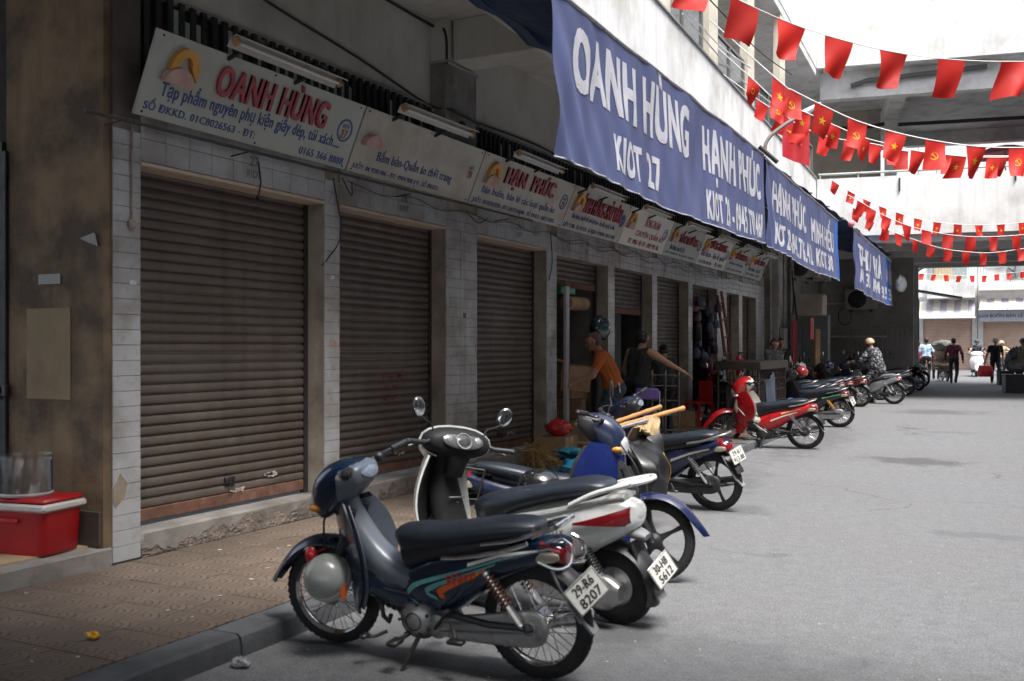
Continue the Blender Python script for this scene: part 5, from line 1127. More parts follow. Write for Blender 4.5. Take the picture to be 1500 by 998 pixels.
def person(label, loc, face, H=1.66, shirt=None, pants=None, shoe=SHOE, lean=0, bend=0, hip=None, hands=None, feet=None, sleeve=.45, short=False, hair=True, bun=False, hat=None, helmet=None, fingers=False, headturn=0, nod=0, h=.016, group=None, fat=1.0, vest=False, knees=None, shin_skin=False, hairm=HAIR, sit=False, toes=None, curl=.5):
    """x forward, y left. lean pitches the whole trunk forward from the hips (radians)."""
    r = thing('person', label, 'person', loc, face, group); s = H/1.66
    hp = Vector(hip or (0, 0, .88))*s; ft = [Vector(q)*s for q in (feet or ((.02, .09, 0), (-.02, -.09, 0)))]
    Rl = Matrix.Rotation(lean, 3, 'Y'); Rb = Matrix.Rotation(lean+bend, 3, 'Y')
    wst = hp+Rl @ Vector((0, 0, .14))*s; ch = wst+Rb @ Vector((.0, 0, .20))*s; nk = ch+Rb @ Vector((-.005, 0, .14))*s
    Hd = Matrix.Rotation(headturn, 3, 'Z') @ Matrix.Rotation(lean*.6+bend*.4+nod, 3, 'Y'); hc = nk+Rb @ Vector((.0, 0, .06))*s+Hd @ Vector((.015, 0, .088))*s
    C_ = []; SK, SH, PA, SO = 0, 1, 2, 3
    def cap(a, b, r0, r1, m): C_.append((tuple(a), tuple(b), r0*s, r1*s, m))
    e = Vector((0, 1, 0)); f = fat
    for sg in (1, -1):
        cap(hp+e*.055*s*sg, hp+e*.055*s*sg+Vector((-.03, 0, -.03))*s, .105*f, .105*f, PA)
        cap(wst+e*.055*s*sg, hp+e*.06*s*sg+Rl @ Vector((0, 0, .02))*s, .098*f, .110*f, SH)
        cap(ch+e*.075*s*sg, wst+e*.055*s*sg, .105*f, .098*f, SH)
        cap(nk+Rb @ Vector((-.01, .02*sg, -.045))*s, ch+Rb @ Vector((-.01, .13*sg, .11))*s, .045, .05, SH)
        cap(ch+Rb @ Vector((-.01, .15*sg, .09))*s, ch+Rb @ Vector((0, .05*sg, .06))*s, .062, .085*f, SH)
    cap(nk+Rb @ Vector((0, 0, -.03))*s, hc+Hd @ Vector((-.02, 0, -.06))*s, .052, .05, SK)
    # head: cranium, jaw, nose, ears
    cap(hc+Hd @ Vector((-.02, 0, .02))*s, hc+Hd @ Vector((.012, 0, .025))*s, .082, .08, SK); cap(hc+Hd @ Vector((.02, 0, -.02))*s, hc+Hd @ Vector((.045, 0, -.07))*s, .066, .042, SK)
    cap(hc+Hd @ Vector((.088, 0, .0))*s, hc+Hd @ Vector((.1, 0, -.022))*s, .010, .015, SK)
    for sg in (1, -1): cap(hc+Hd @ Vector((-.01, .08*sg, .01))*s, hc+Hd @ Vector((-.006, .082*sg, -.025))*s, .017, .012, SK)
    cap(hc+Hd @ Vector((.075, .02, -.055))*s, hc+Hd @ Vector((.075, -.02, -.055))*s, .012, .012, SK)
    # arms
    hd = hands or ((.08, .27, .80), (.08, -.27, .80)); ends = []
    for i, sg in enumerate((1, -1)):
        shd = ch+Rb @ Vector((-.01, .175*sg, .085))*s; tgt = Vector(hd[i])*s; el, wr = ik(shd, tgt, .285*s, .255*s, (-1, .5*sg, -.35)); ends.append((el, wr))
        if vest: cap(shd, el, .055*f, .043, SK)
        else:
            m = shd.lerp(el, min(1, sleeve*1.2) if sleeve < 1 else 1); cap(shd, m, .062*f, .054, SH)
            if sleeve < 1: cap(m, el, .047, .04, SK)
        if sleeve >= 1 and not vest: cap(el, el.lerp(wr, .92), .05, .038, SH); cap(el.lerp(wr, .9), wr, .03, .026, SK)
        else: cap(el, wr, .042, .027, SK)
        d = (wr-el).normalized(); sd_ = Vector((0, 0, 1)).cross(d); sd_ = sd_.normalized() if sd_.length > .1 else Vector((1, 0, 0)); dn = d.cross(sd_)
        pl = wr+d*.085*s
        if fingers:
            for t in (-.028, 0, .028): cap(wr+sd_*t*.5*s, pl+sd_*t*s, .022, .018, SK)
            for q in range(4):
                b0 = pl+sd_*(.033-.022*q)*s; ln = (.034, .04, .037, .029)[q]*s; d1 = (d*math.cos(curl*.5)-dn*math.sin(curl*.5)); d2 = (d*math.cos(curl*1.5)-dn*math.sin(curl*1.5))
                m1 = b0+d1*ln*1.2; cap(b0, m1, .0105, .0098, SK); cap(m1, m1+d2*ln, .0098, .0085, SK)
            t0 = wr+d*.03*s+sd_*.03*s; t1 = t0+(d*.6+sd_*.7-dn*.25).normalized()*.045*s; cap(t0, t1, .014, .012, SK); cap(t1, t1+(d*.9+sd_*.1-dn*.3).normalized()*.032*s, .0115, .0095, SK)
        else:
            cap(wr, pl, .028, .034, SK); cap(pl, pl+d*.06*s-dn*.02*s, .026, .016, SK); cap(wr+d*.03*s, wr+d*.07*s+sd_*.04*s, .016, .013, SK)
    # legs
    for i, sg in enumerate((1, -1)):
        hj = hp+Vector((0, .085*sg, -.03))*s; an = ft[i]+Vector((0, 0, .075))*s; kn, an = ik(hj, an, .42*s, .41*s, knees[i] if knees else (1, .15*sg, 0))
        cap(hj, kn, .088*f, .060, PA)
        if short: cap(kn, an, .05, .035, SK)
        else: cap(kn, an, .062, .05, PA)
        td = Vector(toes[i]) if toes else Vector((1, .15*sg, 0)); cap(an+Vector((-.03, 0, -.045))*s, an+Vector((0, 0, -.045))*s+td*.13*s, .036, .028, SO); cap(an, an+Vector((0, 0, -.04))*s, .036, .036, SK if shoe is SANDAL else SO)
    me = skin_mesh('body', C_, [SKIN, shirt, pants, shoe], h*s); b = inst('body', me, r)
    ey = MB()
    for sg in (1, -1): ey.sph(hc+Hd @ Vector((.082, .032*sg, .012))*s, .009*s, 8)
    ey.build('eyes', EYE, b)
    if hair and not helmet and not hat:
        hm_ = skin_mesh('hair', [(tuple(hc+Hd @ Vector((-.03, 0, .035))*s), tuple(hc+Hd @ Vector((.012, 0, .052))*s), .087*s, .068*s, 0), (tuple(hc+Hd @ Vector((-.055, .03, -.02))*s), tuple(hc+Hd @ Vector((-.055, -.03, -.02))*s), .055*s, .055*s, 0)]+([(tuple(hc+Hd @ Vector((-.12, 0, .03))*s), tuple(hc+Hd @ Vector((-.135, 0, .02))*s), .045*s, .042*s, 0)] if bun else []), [hairm], .011*s)
        inst('hair', hm_, b)
    M4 = Matrix.Translation(hc) @ Hd.to_4x4()
    if hat:
        MB().lathe([(.001, .125), (.06, .12), (.088, .09), (.096, .045), (.165, .02), (.17, .015), (.098, .035), (.001, .03)], (0, 0, 0), (0, 0, 1), 24).xf(M4).build('hat', hat, b)
    if helmet:
        MB().sph((-.01, 0, .015), (.125, .115, .125), 20, lo=-12).xf(M4).build('helmet', helmet, b); MB().prism([(-.07, 0), (.07, 0), (.06, .05), (-.06, .05)], lambda u, v: (.09+v, u, .035-.2*v), lambda u, v: (.09+v, u, .043-.2*v)).xf(M4).build('peak', BLACK, b)
        MB().tube([M4 @ Vector(q) for q in ((0, .1, .0), (.02, .07, -.09), (.03, 0, -.125), (.02, -.07, -.09), (0, -.1, 0))], .006*s, 5).build('chin_strap', BLACK, b)
    return r, b, ends
def cloth(name, col, **k): return mat(name, col, .9, var=.12, sc=9, bump=.35, bsc=18, **k)
DARKT = cloth('dark_trousers', (.018, .019, .024)); BLKT = cloth('black_tee', (.014, .014, .016)); JEAN = cloth('teal_jeans', (.03, .055, .075))
cloth_or = cloth('orange_tee', (.42, .115, .025))
# man in orange bending with a carton in his arms; he faces the shop
pm = AD(905, 570, 12.1); zO = .12+gz(pm.y)
person('man in orange T-shirt bending forward with a large carton in his arms', (-4.86, 12.75, zO), rad(203), 1.76, cloth_or, JEAN, lean=.28, bend=.2, hip=(-.02, 0, .88), hands=((.48, .22, .92), (.50, -.2, .98)), feet=((.08, .12, 0), (-.14, -.1, 0)), sleeve=.5, hair=True, hairm=mat('shaved_hair', (.13, .08, .06), .7), fingers=True, h=.0095, nod=.1, fat=1.22, curl=.9)
person('man in black sleeveless vest reaching one arm out over the trolley', (-5.05, 14.3, .12+gz(14.3)), rad(75), 1.74, BLKT, DARKT, lean=.16, bend=.12, hands=((.25, .28, .85), (.42, -.66, .95)), feet=((.05, .14, 0), (-.05, -.12, 0)), vest=True, fingers=True, h=.0095, fat=1.15, nod=.15, headturn=.2, curl=.35)
person('woman in dark top with her hair in a bun, by the bright tiled pillar', (-5.15, 16.0, .12+gz(16)), rad(125), 1.52, cloth('charcoal_top', (.035, .045, .048)), DARKT, lean=.08, bend=.1, hands=((.3, .12, .85), (.28, -.1, .8)), bun=True, nod=.3, sleeve=.55, h=.012)
person('person inside the open kiosk reaching an arm out of the dark', (-6.05, 12.35, .3), rad(70), 1.6, cloth('dim_shirt', (.05, .045, .045)), DARKT, hands=((.32, .2, .9), (.5, -.32, 1.12)), h=.014, lean=.1)
person('dark haired person in floral dark shirt behind the wire cage', (-4.72, 22.3, .12+gz(22.3)), rad(-40), 1.6, mat('floral_shirt', (.03, .045, .05), .9, var=.2, dirt=(.22, .08, .05), dsc=22, dth=.62), DARKT, lean=.1, nod=.35, hands=((.3, .1, .95), (.3, -.1, .95)), h=.015)
person('person in black top with white sleeve standing by the pillar pipes', (-4.85, 23.9, .12+gz(23.9)), rad(-60), 1.6, mat('black_white_top', (.02, .02, .024), .9, var=.1, dirt=(.55, .55, .55), dsc=7, dth=.66), DARKT, hands=((.2, .2, .9), (.15, -.22, .85)), h=.015)
# rider on the silver motorbike
SPOT = mat('spotted_jacket', (.010, .011, .016), .85, var=.1, dirt=(.62, .63, .66), dsc=17, dth=.575)
person('rider in black jacket with white spots and beige helmet on the silver motorbike', (-3.06, 27.05, .143), math.pi-.3, 1.80, SPOT, SPOT, lean=.2, bend=.2, hip=(-.02, 0, .84), hands=((.50, .30, .98), (.50, -.30, .98)), feet=((.22, .26, 0), (.22, -.26, .0)), sleeve=1.2, helmet=mat('beige_helmet_shell', (.62, .46, .28), .35, coat=.3), h=.015, fat=1.38, shoe=SANDAL)
def walk(label, px, py, face, H, sh_, pa, **k): g = AG(px, py); return person(label, (g.x, g.y, gz(g.y)), face, H, sh_, pa, **k)
MAROON = mat('maroon_plaid', (.16, .028, .045), .9, var=.1, dirt=(.03, .02, .04), dsc=28, dth=.5)
walk('man in maroon plaid shirt walking away down the middle of the lane', 1397, 562, rad(88), 1.72, MAROON, DARKT, hands=((.05, .27, .82), (.0, -.3, .84)), feet=((.16, .09, 0), (-.2, -.08, .03)), sleeve=1.2, h=.018)
bagp = walk('man in black T-shirt and brimmed hat walking with a red bag', 1458, 563, rad(-82), 1.70, BLKT, DARKT, hands=((.04, .24, .82), (.08, -.34, .80)), feet=((.2, .08, 0), (-.14, -.09, .03)), hat=mat('grey_brown_hat', (.22, .19, .16), .9), shoe=SANDAL, h=.018)
walk('person in pink top in the crowd beside the concrete column', 1346, 555, rad(60), 1.58, cloth('pink_top', (.62, .07, .24)), DARKT, h=.02)
walk('man in pale blue shirt standing beyond the parked bikes', 1357, 556, rad(95), 1.72, cloth('pale_blue_shirt', (.45, .58, .72)), DARKT, h=.02, sleeve=.6)
walk('person in white checked shirt and pink cap, behind the brown sacks', 1382, 553, rad(80), 1.6, mat('checked_shirt', (.55, .57, .56), .9, dirt=(.05, .06, .06), dsc=24, dth=.52), DARKT, h=.02, helmet=mat('pink_cap', (.6, .16, .18), .6), hip=(0, 0, .86))
walk('person with dark hair between the pale blue and the checked shirt', 1371, 556, rad(-80), 1.55, cloth('maroon_top', (.18, .05, .06)), DARKT, h=.02)
person('scooter rider in dark shirt and cap coming towards the camera', (-1.33, 48.65, gz(48.6)), -math.pi/2+.05, 1.66, cloth('navy_shirt', (.03, .04, .055)), DARKT, hip=(-.02, 0, .86), hands=((.52, .32, 1.02), (.52, -.32, 1.02)), feet=((.42, .14, .27), (.42, -.14, .27)), lean=.05, sleeve=.5, helmet=mat('dark_cap', (.05, .06, .08), .7), h=.02)
person('rider in beige helmet and ochre jacket behind the man with the red bag', (-.35, 49.95, gz(50)), -math.pi/2+.5, 1.6, cloth('ochre_jacket', (.42, .30, .16)), DARKT, hip=(-.02, 0, .84), hands=((.5, .3, 1.02), (.5, -.3, 1.02)), feet=((.3, .2, .05), (.3, -.2, .05)), helmet=mat('beige_helmet_shell', (.62, .46, .28)), h=.02, sleeve=1.2)
walk('person in olive jacket and cap at the very edge of the lane on the right', 1499, 566, rad(150), 1.68, cloth('olive_jacket', (.16, .13, .09)), DARKT, h=.02, sleeve=1.2, helmet=mat('dark_cap', (.05, .06, .08)))
# the red bag
hb = bagp[2][1][1]; rb = bagp[0]; M_ = rb.matrix_basis; hw = M_ @ Vector((hb.x+.06, hb.y, hb.z-.03))
bg_ = thing('carrier_bag', 'bulging red carrier bag held by the man in the brimmed hat', 'bag', hw)
P_BAG = mat('red_bag_fabric', (.55, .03, .035), .55, var=.12)
MB().loft([[(w*math.copysign(abs(math.cos(a))**.7, math.cos(a)), d*math.sin(a), z) for a in np.linspace(0, 2*math.pi, 17)[:-1]] for z, w, d in ((-.52, .17, .10), (-.5, .24, .13), (-.35, .26, .14), (-.2, .235, .10), (-.12, .21, .05))]).build('bag_body', P_BAG, bg_)
MB().tube(catmull([(-.1, .03, -.13), (-.06, .02, -.02), (0, 0, .02), (.06, .02, -.02), (.1, .03, -.13)], 12), .012, 6).build('bag_handle', P_BAG, bg_)
# ================================================================ cartons, trolley, cage and clutter in front of the kiosks
RED_PL = mat('red_plastic', (.52, .018, .02), .35, var=.06, coat=.2); BLUE_PL = mat('blue_plastic', (.03, .16, .45), .4)
TAPE = mat('pale_tape', (.48, .40, .28), .3, coat=.4)
def carton(label, c, size, rz=0, group='cardboard boxes by the kiosks', tape=True, stamp=None, rot=None):
    o = thing('cardboard_box', label, 'box', c, rz, group)
    if rot: o.rotation_euler = rot
    x, y, z = size; MB().box((0, 0, z/2), size, b=.006).build('carton', CARD, o)
    for sg in (1, -1): MB().box((0, sg*y*.25, z+.003), (x-.01, y*.49, .004), rot=RX(sg*.015)).build('flap', CARD, o, 0)
    if tape: MB().box((0, 0, z+.008), (x+.004, .05, .002)).box((x/2+.001, 0, z*.8), (.002, .05, z*.4)).box((-x/2-.001, 0, z*.8), (.002, .05, z*.4)).build('tape', TAPE, o, 0)
    if stamp: MB().box((-x*.1, -y/2-.001, z*.45), (x*.6, .002, z*.08)).build('printed_band', mat('box_print', (.08, .06, .06), .8), o, 0)
    return o
hold = carton('large carton with clear tape carried by the man in orange', (-5.33, 12.56, .99), (.40, .5, .34), rad(203), stamp=True, rot=(0, rad(-5), rad(203)))
def on(x, y): return .12+gz(y)
YG = 11.35
for k, (dx, z, sx, lb) in enumerate(((0, 0, .36, 'bottom carton of the small stack holding a red basket'), (.02, .19, .34, 'middle carton of the small stack holding a red basket'), (-.01, .38, .35, 'top carton of the small stack, right under the red basket'))):
    carton(lb, (-4.35+dx, YG, on(0, YG)+z), (sx, .34, .185), .2*k)
bk = thing('basket', 'shallow red plastic basket on top of the small carton stack', 'basket', (-4.36, YG, on(0, YG)+.575))
MB().lathe([(.10, 0), (.115, .0), (.145, .07), (.155, .075), (.155, .08), (.138, .078), (.105, .008), (.002, .008)], (0, 0, 0), (0, 0, 1), 20).build('bowl', RED_PL, bk); MB().tube(catmull([(-.14, 0, .07), (-.1, 0, .15), (0, 0, .18), (.1, 0, .15), (.14, 0, .07)], 12), .005, 6).build('handle', WHITEP, bk)
for (x, y, z, s, lb) in ((-5.0, 11.15, 0, (.5, .4, .2), 'flat carton under the red plastic bag'), (-4.95, 11.1, .2, (.42, .36, .18), 'carton directly beneath the red plastic bag'), (AG(975, 634).x, AG(975, 634).y, 0, (.52, .38, .3), 'carton behind the bamboo poles, left of the red stool'), (AG(1004, 634).x, AG(1004, 634).y, 0, (.42, .36, .27), 'carton next to the red stool behind the bamboo poles'), (-5.3, 12.5, .05, (.5, .42, .4), 'carton standing in the open kiosk doorway'), (-5.1, 14.6, 0, (.4, .4, .45), 'carton behind the legs of the man in orange')):
    carton(lb, (x, y, on(x, y)+z), s, RN.uniform(-.3, .3))
for (x, y, z, s, lb) in ((-5.95, 12.35, .2, (.45, .4, .35), 'carton deep in the open kiosk, lowest of the inner pile'), (-5.95, 12.4, .56, (.42, .38, .32), 'carton deep in the open kiosk, on top of the inner pile'), (-5.75, 13.25, .2, (.5, .45, .5), 'big carton at the far side of the open kiosk'), (-5.75, 13.25, .71, (.45, .4, .33), 'carton on the big carton at the far side of the open kiosk'), (-4.75, 11.75, .0, (.4, .34, .24), 'low carton between the red plastic bag and the small stack'), (-4.55, 12.6, .0, (.45, .36, .3), 'carton at the feet of the man in orange'), (-4.1, 12.15, 0, (.4, .36, .22), 'flat carton to the right of the small stack')):
    carton(lb, (x, y, on(x, y)+z), s, RN.uniform(-.3, .3))
def crumple(name, label, cat, c, r, m, seed, amp=.35, n=22):
    R2 = np.random.RandomState(seed); ph = R2.uniform(0, 6.3, (8, 2)); fr = R2.randint(2, 7, (8, 2)); b = MB(); rings = []
    for i in range(n//2+1):
        a = math.pi*(i/(n//2)-.5); ring = []
        for j in range(n):
            q = 2*math.pi*j/n; d = sum(math.sin(fr[k][0]*a*2+ph[k][0])*math.sin(fr[k][1]*q+ph[k][1]) for k in range(8))/3
            s = 1+amp*d*math.cos(a); ring.append((r[0]*s*max(math.cos(a), .02)*math.cos(q), r[1]*s*max(math.cos(a), .02)*math.sin(q), r[2]*(math.sin(a)+1)*(1+amp*.5*d)))
        rings.append(ring)
    return tag(b.loft(rings).build(name, m, None, 75, loc=c), label, cat)
PLAS = lambda n, c: mat(n, c, .3, var=.15, coat=.3, sc=12)
crumple('plastic_bag', 'crumpled bright red plastic bag lying on cartons', 'bag', (-4.9, 11.05, on(0, 11)+.38), (.16, .15, .10), PLAS('red_film', (.45, .02, .025)), 2, .3)
crumple('plastic_bag', 'blue plastic bag beside the straw broom', 'bag', (-4.05, 9.75, on(0, 9.8)+.0), (.28, .2, .13), PLAS('blue_film', (.02, .17, .30)), 5, .4)
crumple('plastic_bag', 'small teal plastic bag on top of the rubbish heap', 'bag', (-4.35, 10.15, on(0, 10)+.22), (.17, .14, .06), PLAS('teal_film', (.03, .19, .26)), 6, .5)
crumple('rubbish_bundle', 'dark bundle of rubbish under the straw broom', 'rubbish', (-4.5, 10.1, on(0, 10)), (.4, .25, .1), PLAS('dark_film', (.03, .03, .03)), 9, .4)
crumple('plastic_bag', 'grey plastic bag beneath the blue bike seat', 'bag', (-3.35, 6.75, .14), (.2, .2, .1), PLAS('grey_film', (.10, .09, .085)), 12, .4)
# straw broom
br = thing('straw_broom', 'frayed yellow straw broom lying on the rubbish by the third shutter', 'broom', (-4.6, 9.7, on(0, 9.7)+.2)); R3 = random.Random(4); s = MB()
for k in range(170):
    a = R3.gauss(0, .45); l = R3.uniform(.16, .36); p0 = Vector((R3.gauss(0, .05), R3.gauss(0, .05), .16+R3.gauss(0, .04))); d = Vector((math.sin(a)*.9+.25, R3.gauss(0, .35), -.45+R3.gauss(0, .35))).normalized()
    s.tube([p0, p0+d*l*.5+Vector((0, 0, .02)), p0+d*l], [.004, .003, .001], 4, caps=False)
s.build('straw', mat('straw', (.24, .15, .05), .8, var=.35, sc=20), br, 0)['kind'] = 'stuff'
MB().tube([(0, 0, .18), (-.3, .5, .12), (-.5, .9, .0)], .013, 8).build('handle', mat('bamboo', (.45, .25, .08), .5), br)
# bamboo poles, tin tube with rag, black sack slung on the bars of a bike
BAM = mat('varnished_bamboo', (.40, .21, .075), .38, var=.15, sc=9, coat=.3)
for (a, c_, lb) in ((AD(897, 620, 9.3), AD(967, 596, 9.9), 'shorter bamboo pole resting over the black sack'), (AD(905, 625, 8.8), AD(1001, 598, 9.5), 'longer bamboo pole resting over the black sack')):
    L = 14; b = MB(); b.tube([a.lerp(c_, t/L) for t in range(L+1)], [.021+(.004 if t % 4 == 2 else 0) for t in range(L+1)], 10); tag(b.build('bamboo_pole', BAM), lb, 'pole', 'bamboo poles')
a, c_ = AD(908, 627, 8.6), AD(948, 616, 8.8); tag(MB().tube([a, c_], .018, 10).build('metal_tube', ALU), 'short bright metal tube above the black sack', 'tube')
tr = AD(944, 618, 8.8); du = (c_-a).normalized(); RAGM = mat('tan_rag', (.36, .26, .14), .9, var=.2, sc=18, bump=.5)
def rag(u, v):
    q = 2*v-1; n_ = du.cross(Vector((0, 0, 1))).normalized(); dr = abs(q)**1.25*(.13+.05*math.sin(5*u+2*q))
    return tr+du*(.26*(u-.5)+.03*math.sin(6*q+4*u))+n_*(-.07*q-.02*math.sin(17*u)*abs(q))+Vector((0, 0, .022-dr+.012*math.sin(21*u+6*q)))
tag(MB().shell(rag, 22, 22, .006).build('rag', RAGM, None, 80), 'tan cloth rag draped over the end of the metal tube', 'rag')
tl_, tr_, bl_, br_ = AD(906, 634, 8.55), AD(962, 634, 8.75), AD(925, 735, 8.5), AD(978, 728, 8.7)
SACK = mat('black_sack_film', (.009, .009, .010), .38, var=.3, spec=.4)
def sk(u, v):
    top = tl_.lerp(tr_, u); bot = bl_.lerp(br_, u); p = top.lerp(bot, v); sag = -.10*math.sin(math.pi*u)*(1-v)**1.5
    fold = .03*math.sin(13*u+4*v)*(.3+v)+.02*math.sin(27*u-9*v)*(1-v)
    return p+Vector((.18*math.sin(math.pi*v**.8)*math.sin(math.pi*(.08+.84*u))+fold, -.22*math.sin(math.pi*min(1, v*.9+.05))*math.sin(math.pi*(.08+.84*u))+fold, sag))
sk_o = thing('black_sack', 'black plastic sack slung open between the blue bike and the midnight bike', 'bag', tl_)
MB().shell(lambda u, v: sk(u, v)-tl_, 34, 22, .004).build('sack', SACK, sk_o, 70)
MB().shell(lambda u, v: sk(1-u, v)+Vector((-.1, .42*math.sin(math.pi*v)*math.sin(math.pi*u)+.03, .0))-tl_, 24, 16, .004).build('sack_back', SACK, sk_o, 70)
MB().shell(lambda u, v: sk(.93+.04*u, .28+.7*v)+Vector((.012, -.012, 0))-tl_, 3, 16, .002).build('yellow_stripe', mat('yellow_print', (.62, .36, .04), .5), sk_o, 60)
tag(MB().sph(AD(936, 640, 8.9), (.11, .09, .08), 16).build('helmet', mat('grey_old_helmet', (.08, .08, .085), .35, coat=.3)), 'grey helmet inside the mouth of the black sack', 'helmet')
hl = AD(790, 712, 6.2); h2 = thing('helmet', 'black helmet with white glint behind the white scooter seat', 'helmet', hl); MB().sph((0, 0, 0), (.14, .13, .11), 20, lo=-10).build('shell', mat('black_helmet_shell', (.012, .012, .013), .15, coat=.7), h2)
# steel trolley, purple stool, red stool, round backed chair, ladder
tp_ = (-4.62, 14.35); zt_ = on(*tp_); t_ = thing('hand_trolley', 'tall steel hand trolley standing beside the vest man', 'trolley', (*tp_, zt_), .25)
f = MB()
for x in (-.2, 0, .2): f.tube([(x, 0, .05), (x, 0, 1.02), (x, .08, 1.1)], .016, 8)
for z in (.2, .42, .64, .86, 1.02): f.tube([(-.2, 0, z), (.2, 0, z)], .012, 6)
f.build('frame', mat('trolley_steel', (.11, .105, .10), .45, .7), t_); MB().box((0, -.14, .03), (.44, .28, .012), b=.004).build('toe_plate', STEEL, t_)
for sx in (1, -1): MB().lathe([(.02, -.02), (.09, -.02), (.1, 0), (.09, .02), (.02, .02)], (sx*.24, .05, .1), (1, 0, 0), 18).build('wheel', RUBBER, t_)
ps = (-4.75, 13.9); s_ = thing('folding_chair', 'purple backed folding chair behind the man in orange', 'chair', (*ps, on(*ps)), .3); PUR = mat('purple_vinyl', (.20, .13, .42), .45)
MB().box((0, 0, .76), (.34, .05, .17), b=.03).build('backrest', PUR, s_); MB().box((0, -.2, .45), (.36, .34, .04), b=.015).build('seat', PUR, s_)
for sg in (1, -1):
    MB().tube([(sg*.18, .02, .8), (sg*.18, -.1, .4), (sg*.18, -.3, 0)], .011, 6).build('leg', CHROME, s_); MB().tube([(sg*.17, -.35, .44), (sg*.17, .1, 0)], .011, 6).build('leg', CHROME, s_)
rs = (AG(1024, 634).x, AG(1024, 634).y); s_ = thing('plastic_stool', 'red plastic stool chair behind the midnight bike', 'chair', (*rs, on(*rs)), -.5)
MB().box((0, 0, .42), (.36, .36, .03), b=.012).build('seat', RED_PL, s_); MB().box((0, .17, .62), (.34, .03, .36), b=.012).build('backrest', RED_PL, s_)
for sx in (1, -1):
    for sy in (1, -1): MB().loft([[(sx*.16+a, sy*.16+c, .41) for a, c in ((-.025, -.025), (.025, -.025), (.025, .025), (-.025, .025))], [(sx*.19+a, sy*.19+c, 0) for a, c in ((-.018, -.018), (.018, -.018), (.018, .018), (-.018, .018))]]).build('leg', RED_PL, s_, 0)
cp = AG(1052, 606); cz = on(0, cp.y); ch_ = thing('dining_chair', 'steel chair with round beige padded back left of the red motorbike', 'chair', (cp.x, cp.y, cz), rad(-60)); CRM = mat('cream_cushion', (.50, .38, .27), .7)
MB().sph((0, .0, .86), (.15, .022, .24), 24).build('backrest', CRM, ch_)
MB().tube([(.17*math.cos(a), -.0, .84+.28*math.sin(a)) for a in np.linspace(-.9, math.pi+.9, 24)], .012, 8).build('back_frame', CHROME, ch_); MB().lathe([(.001, 0), (.19, 0), (.2, .025), (.18, .05), (.001, .055)], (0, -.2, .44), (0, 0, 1), 22).build('seat', CRM, ch_)
for sx in (1, -1):
    MB().tube([(sx*.11, 0, .63), (sx*.15, -.02, .44), (sx*.17, .06, 0)], .011, 6).build('leg', CHROME, ch_); MB().tube([(sx*.15, -.3, .44), (sx*.17, -.4, 0)], .011, 6).build('leg', CHROME, ch_)
la = thing('ladder', 'brown wooden ladder leaning on the white tiled pillar', 'ladder', (-5.0, 19.9, on(0, 20))); WD = mat('ladder_wood', (.16, .07, .04), .7, var=.25)
L0 = [(0, 0, 0), (0, .55, 0)]; top = [(-.34, .12, 2.45), (-.34, .42, 2.55)]
for a, c_ in zip(L0, top): MB().tube([a, c_], .03, 4).build('rail', WD, la, 0)
for k in range(7):
    t = (k+.6)/7.2; MB().tube([Vector(L0[0]).lerp(Vector(top[0]), t), Vector(L0[1]).lerp(Vector(top[1]), t)], .017, 6).build('rung', WD, la)
# wire cage counter
cg = thing('wire_cage', 'long wire mesh cage counter with a dark board top, behind the red motorbike', 'cage', (-4.55, 17.1, on(0, 17))); WR_ = mat('rusty_wire', (.07, .055, .05), .6, .5)
f = MB(); L_, D_, H_ = 2.25, .7, 1.02
for y in np.arange(0, L_+.01, .085): f.tube([(D_, y, .05), (D_, y, H_)], .0055, 4)
for x in np.arange(0, D_, .085): f.tube([(x, 0, .05), (x, 0, H_)], .0055, 4); f.tube([(x, L_, .05), (x, L_, H_)], .0055, 4)
for z in (.05, .25, .45, .65, .85): f.tube([(0, 0, z), (D_, 0, z), (D_, L_, z), (0, L_, z)], .007, 4)
f.build('wire_mesh', WR_, cg, 0)['kind'] = 'stuff'
for (x, y) in ((0, 0), (D_, 0), (D_, L_), (0, L_), (D_, L_/2)): MB().tube([(x, y, 0), (x, y, H_+.05)], .018, 6).build('post', WR_, cg)
MB().box((D_/2, L_/2, H_+.08), (D_+.1, L_+.1, .15), b=.015).build('board_top', mat('dark_board', (.055, .045, .038), .7, var=.25), cg)
MB().box((.33, L_/2, .4), (.5, L_-.3, .7), b=.02).build('stock', mat('dim_stock', (.035, .035, .045), .9, dirt=(.1, .06, .05), dsc=6), cg)
# bunches of bags in the seventh doorway
R4 = random.Random(8); BC = [mat('hung_bag_%s' % n, c, .5, var=.2) for n, c in (('navy', (.02, .03, .09)), ('plum', (.06, .025, .07)), ('black', (.012, .012, .015)), ('slate', (.05, .06, .10)), ('wine', (.10, .02, .035)))]
for k in range(26):
    y = R4.uniform(18.5, 20.1); z = gz(19)+R4.uniform(1.15, 2.5); m = R4.choice(BC); o = MB(); w, h = R4.uniform(.1, .17), R4.uniform(.12, .22)
    o.loft([[(d*math.cos(a), ww*math.sin(a), zz) for a in np.linspace(0, 2*math.pi, 11)[:-1]] for zz, ww, d in ((-h, w*.8, .05), (-h*.8, w, .08), (0, w*.9, .07), (h*.4, w*.5, .03))]).tube([(0, -.06, h*.3), (0, 0, h*.9), (0, .06, h*.3)], .006, 5)
    o = o.build('hanging_bag', m, None, 60, loc=(-5.36+R4.uniform(-.1, .1), y, z)); tag(o, '%s bag in the bunch hung in the doorway by the ladder, at %s height' % (m.name.split('_')[-1], 'knee' if z < 1.45 else 'chest' if z < 1.9 else 'head' if z < 2.25 else 'lintel'), 'bag', 'bags hung in the seventh doorway')
